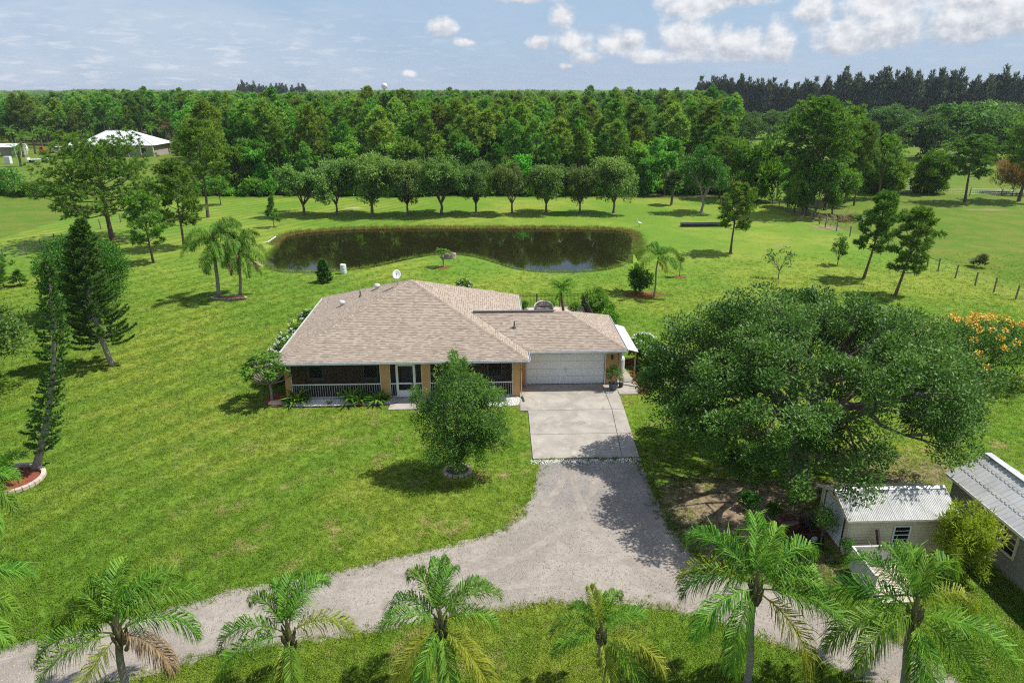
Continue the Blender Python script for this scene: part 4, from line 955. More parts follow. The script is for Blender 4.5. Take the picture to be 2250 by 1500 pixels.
def broad(nm, seed, H, fork, rx, rz, ncl, nlf, ll, lw, lm, bm_=None, tr=.16, shell=.55, cr=(.2, .34), zmin=-.55, up=.35, droop=0.0, nl=7, lean=(0, 0), ry=None, flat=.75, stems=1, rag=.06, lobes=None):
    rg = np.random.default_rng(seed); ry = ry or rx; cz = H - rz
    d = unit(rg.normal(size=(ncl * 4, 3))); d = d[d[:, 2] > zmin][:ncl]; k = len(d)
    r = rg.uniform(shell, .93, k) ** .8 * rg.uniform(1 - rag, 1 + rag, k)
    Rd = rx * rg.uniform(cr[0], cr[1], k); sh = 1 - .5 * (Rd / rx)
    C = d * (r * sh)[:, None] * np.array([rx, ry, rz]) + np.array([lean[0], lean[1], cz])
    if lobes:
        """ragged crown: clumps gathered on several lobes; lobes is a count or a list of (x, y, z, r, rz)"""
        if isinstance(lobes, int):
            ld = unit(rg.normal(size=(lobes, 3)) + np.array([0, 0, .25])); ld[0] = (0, 0, .55)
            LB = [(d_[0] * rx * .52, d_[1] * ry * .52, cz + d_[2] * rz * .5, rx * rg.uniform(.42, .62), rz * rg.uniform(.40, .58)) for d_ in ld]
        else: LB = lobes
        wts = np.array([l[3] ** 2 for l in LB]); li = rg.choice(len(LB), k, p=wts / wts.sum()); LBa = np.array(LB)[li]
        dd = unit(rg.normal(size=(k, 3))); q = rg.uniform(.45, 1, k)[:, None]
        C = LBa[:, :3] + dd * q * np.stack([LBa[:, 3], LBa[:, 3], LBa[:, 4]], -1); C[:, 2] = np.maximum(C[:, 2], .35); Rd = LBa[:, 3] * rg.uniform(.22, .46, k)
    V, c = cloud_leaves(rg, C, Rd, nlf, ll, lw, up, flat, droop)
    mb = MB()
    for s in range(stems):
        off = Vector((0, 0, 0)) if stems == 1 else Vector((math.cos(s * 2.4) * tr * 2, math.sin(s * 2.4) * tr * 2, 0))
        f = Vector((lean[0] * .6, lean[1] * .6, fork)) + off * 2
        mb.tube([off + Vector((0, 0, -.05)), off.lerp(f, .2) + Vector((0, 0, 0)), off.lerp(f, .6) + Vector(rg.normal(0, tr * .25, 3)), f], [tr * 1.45, tr * 1.05, tr * .9, tr * .75], 9, False)
        branchy(rg, mb, f, C[s::stems], tr, max(1, nl // stems))
    return dict(trunk=mb.mesh('trunk', bm_ or BARK, smooth=True), crown=np_mesh('crown', V, c, lm), H=float(np.percentile(V[..., 2], 99.7)))
def tufts(rg, P, D, n, ln, wd, open_=.9):
    """needle tufts at P pointing along D"""
    k = len(P); ids = np.repeat(np.arange(k), n); N = len(ids)
    U = unit(D[ids] * .75 + rg.normal(0, open_ * .62, (N, 3)) + np.array([0, 0, .18]))
    V = leaf_quads(P[ids], U, unit(rg.normal(size=(N, 3))), rg.uniform(.7, 1.15, N) * ln, np.full(N, wd), .05)
    cr = rg.uniform(0, .4, k); return V, np.clip(cr[ids] + rg.uniform(0, .6, N), 0, 1)
def pine(nm, seed, H, cb, w, nlimb, per, tl, nn=10, tr=.15, prof='round', lm=None, lean=(0, 0), wd=.10, fork=None, bend=.15, brown=0.0, up0=12, up1=62):
    rg = np.random.default_rng(seed); mb = MB(); sway = rg.normal(0, bend, 2)
    def axis(t): return Vector((lean[0] * t + sway[0] * math.sin(t * 3), lean[1] * t + sway[1] * math.sin(t * 2.3), H * t))
    mb.tube([axis(t) - (Vector((0, 0, .06)) if t == 0 else Vector((0, 0, 0))) for t in np.linspace(0, 1, 8)], [tr * (1.25 if i == 0 else 1 - .115 * i) for i in range(8)], 8, False)
    Ps, Ds = [], []
    for i in range(nlimb):
        f = (i + rg.uniform(0, .9)) / nlimb; t = cb + (1 - cb) * f * .985; a = i * 2.39996 + rg.uniform(-.5, .5)
        if prof == 'round': pr = max(.18, math.sin(math.pi * (.18 + .78 * f)) ** .75)
        elif prof == 'flat': pr = max(.25, math.sin(math.pi * (.30 + .62 * f)) ** .5)
        else: pr = max(.10, (1 - f) ** .8)
        L = w / 2 * pr * rg.uniform(.75, 1.12); e = R(up0 + (up1 - up0) * f + rg.uniform(-10, 10))
        p0 = axis(t); d = Vector((math.cos(a) * math.cos(e), math.sin(a) * math.cos(e), math.sin(e)))
        p1 = p0 + d * L * .5 + Vector((0, 0, -.05 * L)); p2 = p0 + d * L + Vector((0, 0, .10 * L)); rr = tr * .38 * (.4 + pr * .6) * (1 - .5 * f)
        mb.tube([p0, p1, p2], [rr, rr * .7, rr * .25], 5, False)
        sd = d.cross(Vector((0, 0, 1))).normalized(); m = max(3, int(per * (.45 + pr))); npad = max(1, min(5, int(round(L / .75))))
        pads = []
        for j in range(npad):                                  # foliage sits in separate pads at the ends of side twigs
            s = .42 + .58 * (j + .6) / npad if npad > 1 else .95; b = p0.lerp(p1, s * 2) if s < .5 else p1.lerp(p2, s * 2 - 1)
            o = sd * ((-1) ** j * rg.uniform(.08, .34) * L * (1.2 - .7 * s)) + Vector((0, 0, rg.uniform(0, .10) * L)); q = b + o
            mb.tube([b - d * .10 * L, q], [rr * .35, rr * .14], 3, False); pads.append((q, b, max(.16, .13 * L)))
        for j in range(m):
            q0, b, pr_ = pads[j % npad]; o = Vector(rg.normal(0, 1, 3)) * pr_ * .62; o.z *= .6; q = q0 + o
            Ps.append(q); Ds.append((d * .4 + o.normalized() * .7 + Vector((0, 0, .5))).normalized())
    for i in range(int(per * 1.5)): Ps.append(axis(1 - rg.uniform(0, .06)) + Vector(rg.normal(0, .05 * w, 3))); Ds.append(Vector((0, 0, 1)))
    V, c = tufts(rg, np.array(Ps), np.array(Ds), nn, tl, wd, 1.0)
    return dict(trunk=mb.mesh('trunk', BARKP, smooth=True), crown=np_mesh('crown', V, c, lm or PINE), H=float(np.percentile(V[..., 2], 99.7)))
def norfolk(nm, seed, H, w, lean, z0, whorl=.33, prof=.75, curve=0.0, dens=1.0, gap=None):
    rg = np.random.default_rng(seed); mb = MB(); Vs, cs = [], []
    def axis(z):
        t = z / H; return Vector((lean[0] * (t + curve * t * (1 - t)), lean[1] * (t + curve * t * (1 - t)), z))
    mb.tube([axis(H * t) for t in np.linspace(0, 1, 12)], [.17 * (1 - .9 * t) * H / 10 + .012 for t in np.linspace(0, 1, 12)], 8, False)
    z = z0; Ps, Ds, Ls = [], [], []
    while z < H - .1:
        f = (z - z0) / (H - z0); n = 6; a0 = rg.uniform(0, 6.28)
        wh = w * max(.10, (1 - f) ** prof) * (1 if gap is None else gap(f))
        for i in range(n):
            if rg.random() < .12: continue
            a = a0 + 6.283 * i / n + rg.normal(0, .12); L = wh * rg.uniform(.7, 1.1); o = Vector((math.cos(a), math.sin(a), 0)); p0 = axis(z)
            pts = [p0 + o * (L * s) + Vector((0, 0, L * (-.10 * s + .38 * s ** 2.6 + .12 * f * s))) for s in (0, .3, .6, .85, 1)]
            mb.tube(pts[:4], [.018, .014, .01, .006], 4, False)
            m = max(5, int(L * 17 * dens)); sd = o.cross(Vector((0, 0, 1)))
            for j in range(m):
                s = .3 + .7 * (j + rg.random()) / m; i0 = min(3, int(s * 4)); x = o * (L * s) + Vector((0, 0, L * (-.10 * s + .38 * s ** 2.6 + .12 * f * s)))
                side = rg.choice((-1, 1)) * rg.uniform(.0, .22) * (1.15 - s) * min(1, L)
                Ps.append(p0 + x + sd * side + Vector((0, 0, abs(side) * .35))); Ds.append((o * .7 + sd * np.sign(side) * .5 + Vector((0, 0, .5))).normalized())
        z += whorl * (1 - .45 * f) * rg.uniform(.85, 1.15)
    for i in range(10): Ps.append(axis(H - rg.uniform(0, .4))); Ds.append(Vector((0, 0, 1)))
    V, c = tufts(rg, np.array(Ps), np.array(Ds), 9, .19, .055, .6)
    return dict(trunk=mb.mesh('trunk', BARKL, smooth=True), crown=np_mesh('crown', V, c, NORF), H=H)
def spire(nm, seed, H, w, n, lm):
    """casuarina: feathery pointed crown of several leaders"""
    rg = np.random.default_rng(seed); mb = MB(); mb.tube([(0, 0, -.1), (rg.normal(0, .2), 0, H * .5), (0, 0, H * .96)], [.32, .2, .04], 6, False)
    nl = 7; Ps = []; Us = []
    for l in range(nl):
        a = rg.uniform(0, 6.28); ox, oy = math.cos(a) * w * .26 * (l > 0), math.sin(a) * w * .26 * (l > 0); hl = H * (1 if l == 0 else rg.uniform(.62, .92)); b = H * (.12 if l == 0 else rg.uniform(.15, .4)); m = int(n / nl)
        t = rg.uniform(0, 1, m) ** .85; rad = w * .34 * (1 - t ** 2.4) * rg.uniform(.2, 1, m) ** .6 + .10; an = rg.uniform(0, 6.28, m)
        lump = 1 + .35 * np.sin(t * 19 + l) 
        Ps.append(np.stack([ox * (1 - .3 * t) + rad * lump * np.cos(an), oy * (1 - .3 * t) + rad * lump * np.sin(an), b + (hl - b) * t], -1)); Us.append(np.stack([np.cos(an) * .5, np.sin(an) * .5, np.ones(m)], -1))
    P = np.concatenate(Ps); U = unit(np.concatenate(Us) + rg.normal(0, .25, (len(P), 3)))
    V = leaf_quads(P, U, unit(rg.normal(size=P.shape)), rg.uniform(.9, 2.0, len(P)), rg.uniform(.28, .5, len(P)))
    return dict(trunk=mb.mesh('trunk', BARK), crown=np_mesh('crown', V, rg.uniform(0, 1, len(P)), lm), H=H)
def frond(nm, seed, elev, droop, L, nl, ll, lm, lift=.35, hang=.9, wid=.032, s0=.14):
    """feather frond leaving the origin along +X"""
    rg = np.random.default_rng(seed); n = 26; s = np.linspace(0, 1, n); th = R(elev) - R(droop) * s ** 1.35; ds = L / (n - 1)
    x = np.concatenate([[0], np.cumsum(np.cos(th[:-1]) * ds)]); z = np.concatenate([[0], np.cumsum(np.sin(th[:-1]) * ds)])
    t = np.linspace(s0, .995, nl); t = np.concatenate([t, t]) + rg.normal(0, .006, 2 * nl); t = np.clip(t, s0, 1); sg = np.concatenate([np.ones(nl), -np.ones(nl)])
    P = np.stack([np.interp(t, s, x), np.zeros(2 * nl), np.interp(t, s, z)], -1); a = np.interp(t, s, th)
    T = np.stack([np.cos(a), np.zeros_like(a), np.sin(a)], -1); Nn = np.stack([-np.sin(a), np.zeros_like(a), np.cos(a)], -1); S = np.array([0, 1, 0]) * sg[:, None]
    ln = ll * (np.sin(np.pi * np.clip(.16 + .80 * (t - s0) / (1 - s0), 0, 1)) ** .7) * rg.uniform(.85, 1.12, 2 * nl)
    fwd = .45 + .75 * t; lf = rg.normal(lift, .55, 2 * nl)
    U = unit(T * fwd[:, None] + S * .70 + Nn * lf[:, None]); M = P + U * (ln * .5)[:, None]
    U2 = unit(U * .8 + np.array([0, 0, -1.0]) * (hang * rg.uniform(.35, 1.5, 2 * nl))[:, None]) ; E = M + U2 * (ln * .55)[:, None]
    w = unit(np.cross(U, Nn + T * .2)) * wid * .5; w2 = unit(np.cross(U2, Nn + T * .2)) * wid * .42
    V = [np.stack([P - w * .5, P + w * .5, M + w, M - w], 1), np.stack([M - w, M + w, E + w2 * .15, E - w2 * .15], 1)]
    c = [rg.uniform(0, .8, 2 * nl)] * 2
    rr = np.linspace(.028, .006, n) * L / 2.4; pc = np.stack([x, np.zeros(n), z], -1); sy = np.array([0, 1, 0]); nu = np.stack([-np.sin(th), np.zeros(n), np.cos(th)], -1)
    for k in (sy * rr[:, None], nu * rr[:, None]): V.append(np.stack([pc[:-1] - k[:-1], pc[:-1] + k[:-1], pc[1:] + k[1:], pc[1:] - k[1:]], 1)); c.append(np.full(n - 1, .95))
    return np_mesh(nm, np.concatenate(V), np.concatenate(c), lm)
def fan(nm, seed, lm, L=.9, nb=18):
    rg = np.random.default_rng(seed); a = np.linspace(R(-125), R(125), nb); P = np.tile([[L * .75, 0, .12]], (nb, 1)); U = unit(np.stack([np.cos(a), np.sin(a), .15 - .35 * np.abs(a) / 2 + rg.normal(0, .08, nb)], -1))
    V = leaf_quads(P, U, np.tile([[0, 0, 1.0]], (nb, 1)), rg.uniform(.8, 1.05, nb) * L * .75, np.full(nb, .13 * L), -.05)
    st = np.array([[[0, -.02, 0], [0, .02, 0], [L * .75, .015, .12], [L * .75, -.015, .12]]]); return np_mesh(nm, np.concatenate([V, st]), np.concatenate([rg.uniform(.1, .9, nb), [.9]]), lm)

def plant(T, name, label, cat, loc, scale=1.0, rotz=0.0, group=None):
    t = thing(name, label, cat, loc, rotz, group); t.scale = scale if hasattr(scale, '__len__') else (scale,) * 3
    link('trunk', T['trunk'], t)
    link('crown', T['crown'], t)
    return t
def plant_px(T, name, label, cat, bx, by, tx, ty, wide=1.0, rotz=0.0, group=None):
    g = G(bx, by); s = HT(bx, by, tx, ty) / T['H']
    return plant(T, name, label, cat, g, (s * wide, s * wide, s), rotz, group)
FR = {}
def fronds(kind, e, lm):
    """shared frond meshes by starting elevation"""
    key = (kind, e, lm.name)
    if key not in FR:
        if kind == 'queen': FR[key] = frond('frond', e + 500, e, 128 if e > 30 else 88 if e > -20 else 40, 2.6, 110, .80, lm, .45 if e > 20 else .15, 1.7, .028)
        elif kind == 'pygmy': FR[key] = frond('frond', e + 700, e, 85, 1.15, 34, .30, lm, .25, .35, .03)
        elif kind == 'date': FR[key] = frond('frond', e + 800, e, 75, 3.0, 40, .55, lm, .4, .2, .06)
    return FR[key]
def palm(name, label, base, top, fl, r=.13, kind='queen', scale=1.0, group=None, boots=True, tm=None):
    """fl: list of (azimuth deg, start elevation, length factor, colour)"""
    base, top = Vector(base), Vector(top); t = thing(name, label, 'palm', base, 0, group)
    mid = base.lerp(top, .5) + Vector((.04, .03, 0)); mb = MB(); n = 9
    pts = [base.lerp(top, i / n) + Vector((.05 * math.sin(i * .7), 0, -.03 if i == 0 else 0)) for i in range(n + 1)]
    mb.tube(pts, [r * (1.25 if i == 0 else 1.0 - .02 * i) * (1 + .03 * (i % 2)) for i in range(n + 1)], 12)
    mb.build('trunk', tm or PALMT, t, smooth=True)
    if boots:
        bo = MB(); rg = random.Random(len(label))
        for i in range(11):
            a = i * 2.4; z = -.55 + .055 * i; p = top + Vector((math.cos(a) * r * .8, math.sin(a) * r * .8, z * scale)); q = p + Vector((math.cos(a) * .13, math.sin(a) * .13, .42)) * scale
            bo.tube([p, p.lerp(q, .5) + Vector((math.cos(a) * .03, math.sin(a) * .03, 0)), q], [.065 * scale, .05 * scale, .016], 5)
        bo.tube([top - Vector((0, 0, .3)), top + Vector((0, 0, .25 * scale)), top + Vector((0, 0, .7 * scale))], [r * 1.05, r * .8, .03], 8)
        bo.build('leaf_bases', mat('leaf_base', (.17, .12, .07), (.10, .11, .04), scale=7, rough=.9), t)
    cm = {'g': PALMG, 'y': PALMY, 'd': PALMD}
    for i, (a, e, s, c) in enumerate(fl):
        z = .25 * scale * max(0, e) / 90
        link('frond', fronds(kind, e, cm[c]), t, top - base + Vector((0, 0, z)), ((i * 37 % 11 - 5) * .03, 0, R(a)), s * scale)
    return t
# ================================================================== PLANTS: placed
# --- the wide oak by the drive
def _bigtree():
    rg = np.random.default_rng(77); base = Vector((14.5, 27.5, 0)); H = 9.2; rx, ry = 7.5, 7.0
    t = thing('spreading_tree', 'huge wide crowned dark green tree with pale limbs right of the driveway', 'tree', base)
    ncl = 360; gi = np.arange(ncl); gz = 1 - (gi + .5) / ncl * 1.12; ga = gi * 2.39996; gq = np.sqrt(1 - gz ** 2); d = unit(np.stack([gq * np.cos(ga), gq * np.sin(ga), gz], -1) + rg.normal(0, .05, (ncl, 3))); k = ncl
    r = rg.uniform(.66, .97, k); th = np.arctan2(d[:, 1], d[:, 0])
    edge = 1 + .09 * np.sin(th * 5 + 1) + .06 * np.sin(th * 9 + 2.2)
    C = d * (r * edge)[:, None] * np.array([rx, ry, 4.9]) + np.array([.0, .0, 4.1]); Rd = rg.uniform(.5, 1.05, k)
    hang = rg.random(k) < .3; rad = np.hypot(C[:, 0] / rx, C[:, 1] / ry); C[:, 2] -= np.where(rad > .72, rg.uniform(.0, .9, k), 0); C[:, 2] = np.maximum(C[:, 2], 3.1)
    hole = (np.hypot(C[:, 0] + .6, C[:, 1] + 1.0) < 2.6) & (C[:, 2] > 6) & (rg.random(k) < .5); C, Rd = C[~hole], Rd[~hole]
    cut = ((C[:, 0] > .3) & (C[:, 1] < -4.2) & (C[:, 2] < 6.5)) | ((C[:, 0] > 5.0) & (C[:, 1] < -2.6)) | (rg.random(len(C)) < .06); C, Rd = C[~cut], Rd[~cut]
    V, c = cloud_leaves(rg, C, Rd, 400, .16, .075, .3, .62)
    mb = MB(); f = Vector((-.1, .1, 2.8)); tr = .42
    mb.tube([(0, 0, -.1), (.02, 0, .4), (-.1, .05, 1.5), f], [.62, .47, .42, .4], 12, False)
    a = np.arctan2(C[:, 1], C[:, 0])
    inner = np.hypot(C[:, 0] / rx, C[:, 1] / ry) < .42
    oi_ = np.where(~inner)[0]; ii_ = np.where(inner)[0]
    for g in np.array_split(oi_[np.argsort(a[oi_])], 11) + np.array_split(ii_[np.argsort(a[ii_])], 4):
        m = Vector(C[g].mean(0)); e = f.lerp(m, .55); e.z = max(e.z, 3.6)
        mid = f.lerp(e, .5) + Vector(rg.normal(0, .25, 3)); mb.tube([f - Vector((0, 0, .25)), mid, e], [.25, .19, .14], 8, False)
        for h in np.array_split(g[np.argsort(a[g] * 3 + C[g, 2])], 5):
            if not len(h): continue
            m2 = Vector(C[h].mean(0)); e2 = e.lerp(m2, .6) + Vector(rg.normal(0, .3, 3)); mb.tube([e - (e - mid) * .1, e.lerp(e2, .5) + Vector(rg.normal(0, .15, 3)), e2], [.12, .09, .06], 6, False)
            for i in h: cc = Vector(C[i]); mb.tube([e2, e2.lerp(cc, .55) + Vector(rg.normal(0, .18, 3)), cc], [.05, .034, .012], 5, False)
    link('trunk', mb.mesh('trunk', BARK, smooth=True), t); link('crown', np_mesh('crown', V, c, LEAF_OAK), t)
_bigtree()
# --- the feathery tree in front of the porch
T = broad('t', 11, 6.2, .5, 2.55, 3.05, 210, 150, .15, .040, WILL, BARK, .09, .35, (.10, .27), -.99, .5, 0, 8, flat=1.1, rag=.24, lobes=[(0, 0, 3.3, 1.5, 1.5), (-.95, .2, 3.0, 1.2, 1.1), (1.2, -.1, 2.9, 1.3, 1.1), (1.75, -.4, 2.1, .9, .6), (.25, 0, 4.5, 1.25, .95), (0, 0, 5.5, .5, .65), (-.6, -.6, 1.7, 1.1, .8), (.6, -.8, 1.5, 1.0, .8), (-1.6, .1, 3.7, .75, .6), (1.3, .2, 4.1, .8, .6)])
plant(T, 'bottlebrush_tree', 'feathery light green tree standing in a stone ring before the porch', 'tree', G(1005, 1036))
# --- plumeria at the porch corner
def plumeria(seed, H, w, nt, ll):
    rg = np.random.default_rng(seed); mb = MB(); mb.tube([(0, 0, -.05), (.03, 0, H * .2), (0, .02, H * .36)], [.09, .07, .06], 8, False); f = Vector((0, .02, H * .35)); Ps = []
    for i in range(nt):
        a = i * 2.4; q = rg.uniform(.25, 1) ** .6; e = Vector((math.cos(a) * w / 2 * q, math.sin(a) * w / 2 * q, H * (.97 - .38 * q * q) + rg.normal(0, .07))); m = f.lerp(e, .5) + Vector((math.cos(a) * .12, math.sin(a) * .12, -.05))
        mb.tube([f, m, e], [.045, .035, .022], 5, False); Ps.append(e)
    P = np.array(Ps); n = 11; ids = np.repeat(np.arange(len(P)), n); an = np.tile(np.linspace(0, 6.28, n, endpoint=False), len(P)) + rg.normal(0, .2, len(ids)); el = rg.uniform(-.35, .65, len(ids))
    U = unit(np.stack([np.cos(an), np.sin(an), el], -1)); V = leaf_quads(P[ids], U, np.tile([[0, 0, 1.]], (len(ids), 1)), rg.uniform(.7, 1.2, len(ids)) * ll, np.full(len(ids), ll * .27), .1)
    return dict(trunk=mb.mesh('trunk', BARKL, smooth=True), crown=np_mesh('crown', V, rg.uniform(0, 1, len(ids)), LEAF_BR), H=H)
plant(plumeria(3, 3.15, 2.9, 52, .42), 'plumeria_tree', 'plumeria with long leaves at the left porch corner', 'tree', G(598, 882))
plant(plumeria(6, 2.1, 1.5, 16, .38), 'plumeria_tree', 'small young plumeria in a mulch ring beside the brick fire ring', 'tree', G(974, 587))
# --- leaning norfolk pines on the left lawn, small one at the pond
g1 = G(78, 1030); top = AT(92, 575, g1.y)
plant(norfolk('n', 5, 10.3, .95, (2.7, .3), 1.0, .40, .3, .8, .8, lambda f: .55 + .4 * abs(math.sin(f * 6.5 + .7))), 'norfolk_pine', 'tall thin leaning norfolk pine beside the round block planter', 'tree', g1)
plant(norfolk('n', 6, 9.8, 2.2, (.05, .0), 1.5, .27, .6, -42.0, 1.5), 'norfolk_pine', 'bushy bent norfolk pine in front of the big round dark tree', 'tree', G(247, 803))
plant(norfolk('n', 7, 2.3, .85, (0, 0), .12, .16, .6, 0, 1.5), 'norfolk_pine', 'knee-high young norfolk pine by the near pond shore, left of the white barrel', 'tree', G(713, 620))
T = broad('t', 21, 7.1, 1.0, 3.55, 3.6, 210, 150, .17, .085, LEAF_DK, BARK, .12, .6, (.16, .26), -.95, .6, 0, 9, stems=3)
plant(T, 'round_tree', 'big dense round dark green tree behind the bent norfolk pine', 'tree', G(204, 692))
# --- pines on the left lawn
P1 = pine('p', 31, 12.7, .30, 14.5, 46, 26, .58, 18, .30, 'flat', bend=.3, up0=2, up1=40, wd=.085)
plant_px(P1, 'pine_tree', 'large spreading umbrella shaped pine at the left field fence', 'tree', 247, 528, 200, 290, 1.25, 2.2)
P2 = pine('p', 32, 13.5, .42, 8.2, 34, 22, .55, 17, .22, 'round', bend=.3, wd=.09)
plant_px(P2, 'pine_tree', 'tallest bare trunked pine beside the left end of the woods', 'tree', 457, 478, 435, 262, 1.0, .4)
P3 = pine('p', 33, 10.0, .26, 6.4, 32, 20, .50, 17, .17, 'round', wd=.08)
plant_px(P3, 'pine_tree', 'twin stemmed middle pine of the group on the left lawn', 'tree', 405, 545, 390, 350, 1.0, 1.0)
P4 = pine('p', 34, 7.6, .24, 5.8, 30, 18, .44, 17, .14, 'round', wd=.07)
plant_px(P4, 'pine_tree', 'nearest and shortest round pine of the group on the left lawn', 'tree', 337, 577, 330, 418, .98, 0)
P5 = pine('p', 35, 4.2, .16, 2.0, 24, 10, .34, 15, .06, 'cone', wd=.06)
plant_px(P5, 'pine_tree', 'small slender young pine at the far left corner of the pond', 'tree', 603, 500, 603, 430, 1.0, 0)
plant_px(P4, 'pine_tree', 'pine cut off by the left photo edge above the low conifers', 'tree', -18, 668, -10, 522, 1.0, 2.0)
for i, (x, y, h) in enumerate([(10, 632, 590), (48, 628, 592), (-20, 640, 600)]):
    plant_px(P5, 'conifer_shrub', ['low bushy conifer at the left edge below the cut-off pine', 'low bushy conifer farthest from the left photo edge in its pair', 'low conifer half outside the left photo edge'][i], 'shrub', x, y, x, h, 2.2, i)
T5 = broad('t', 41, 4.6, 1.1, 1.55, 1.9, 42, 80, .2, .12, LEAF_BR, BARK, .07, .5, (.22, .36), -.7)
plant_px(T5, 'young_tree', 'small bright green round tree before the dark left woods', 'tree', 485, 450, 485, 385)
T6 = broad('t', 42, 5.0, 1.2, 2.6, 2.1, 70, 110, .18, .10, LEAF_OAK, BARK, .12, .5, (.2, .34), -.5)
plant_px(T6, 'broadleaf_tree', 'dark leafy tree cut off by the left edge beside the norfolk pine', 'tree', -38, 862, -20, 668, 1.15)
plant_px(T6, 'broadleaf_tree', 'second leafy tree at the left edge, behind the first', 'tree', -75, 760, -70, 600, 1.0, 2)
# --- pines and small trees on the right lawn
P6 = pine('p', 36, 8.1, .34, 5.0, 28, 16, .46, 17, .13, 'round', wd=.075, lean=(.5, 0))
bt = plant_px(P6, 'pine_tree', 'solitary brown tipped pine beside the black trough', 'tree', 1605, 555, 1627, 400, 1.15, 0)
_r = np.random.default_rng(2); _v = np.zeros(len(P6['crown'].vertices) * 3); P6['crown'].vertices.foreach_get('co', _v); _v = _v.reshape(-1, 3); _p = _v[_r.choice(len(_v), 46)]; _p = _p[_p[:, 2] > 3.6]
_V, _c = tufts(_r, _p, np.tile([[0, 0, 1.]], (len(_p), 1)), 22, .40, .07, 1.0); link('brown_needles', np_mesh('brown_needles', _V, _c, leafmat('brown_needles', (.20, .075, .03), (.36, .16, .07), .2, .7, .1, 0)), bt)
P7 = pine('p', 37, 8.4, .33, 4.6, 28, 16, .46, 17, .14, 'round', wd=.075, lean=(.9, .2))
plant_px(P7, 'pine_tree', 'farther of the two leaning pines near the right fence', 'tree', 1897, 613, 1925, 420, 1.0, 0)
P8 = pine('p', 38, 7.8, .26, 4.8, 30, 17, .46, 17, .14, 'round', wd=.075, lean=(.7, -.1))
plant_px(P8, 'pine_tree', 'nearer of the two leaning pines near the right fence', 'tree', 1967, 648, 1990, 455, 1.0, 0)
S1 = broad('t', 43, 3.2, .5, .95, 1.4, 34, 60, .13, .07, LEAF_DK, BARK, .05, .4, (.2, .34), -.8)
plant_px(S1, 'young_tree', 'narrow dark young tree between the leaning pines and the fence', 'tree', 1840, 582, 1840, 515)
S2 = broad('t', 44, 3.2, .8, 1.75, 1.2, 24, 16, .2, .12, LEAF_OAK, BARK, .05, .5, (.12, .22), -.5)
plant_px(S2, 'young_tree', 'sparse wide young tree with open branches on the right lawn', 'tree', 1710, 612, 1710, 542)
S3 = broad('t', 45, 2.6, 1.25, .62, .72, 20, 60, .09, .045, LEAF_ROW, BARK, .035, .3, (.3, .45), -.9)
plant_px(S3, 'young_tree', 'tiny lollipop tree in a mulch ring east of the pond', 'tree', 1493, 608, 1493, 553)
# --- ten trees in a row behind the pond
RW = [broad('t', 50 + i, 7.8, 1.5, 3.8, 3.1, 110, 150, .27, .13, LEAF_ROW, BARK, .17, .35, (.13, .32), -.85, .15, .35, 9, flat=1.0, rag=.24, lobes=8) for i in range(6)]
rowx = [(668, 472), (741, 473), (818, 472), (896, 472), (970, 471), (1046, 469), (1125, 469), (1200, 468), (1274, 468), (1348, 468)]
rowt = [362, 350, 340, 352, 346, 354, 352, 362, 366, 346]
ordn = ['first from the left', 'second from the left', 'third from the left', 'fourth from the left', 'fifth from the left', 'fifth from the right', 'fourth from the right', 'third from the right', 'second from the right', 'last on the right']
for i, (x, y) in enumerate(rowx):
    plant_px(RW[i * 5 % 6], 'row_tree', f'round grey-green tree in the planted row behind the pond, {ordn[i]}', 'tree', x, y, x, rowt[i], [1.15, .88, 1.05, .92, 1.12, .95, .82, 1.1, .84, 1.0][i], i * 1.7, 'trees planted in a row behind the pond')
OK = broad('t', 61, 9.1, 2.1, 4.1, 3.5, 110, 110, .28, .15, LEAF_DK, BARKL, .2, .5, (.18, .32), -.6, lobes=8)
plant_px(OK, 'oak_tree', 'rounded dark oak with pale trunk right of the planted row', 'tree', 1541, 468, 1545, 330)

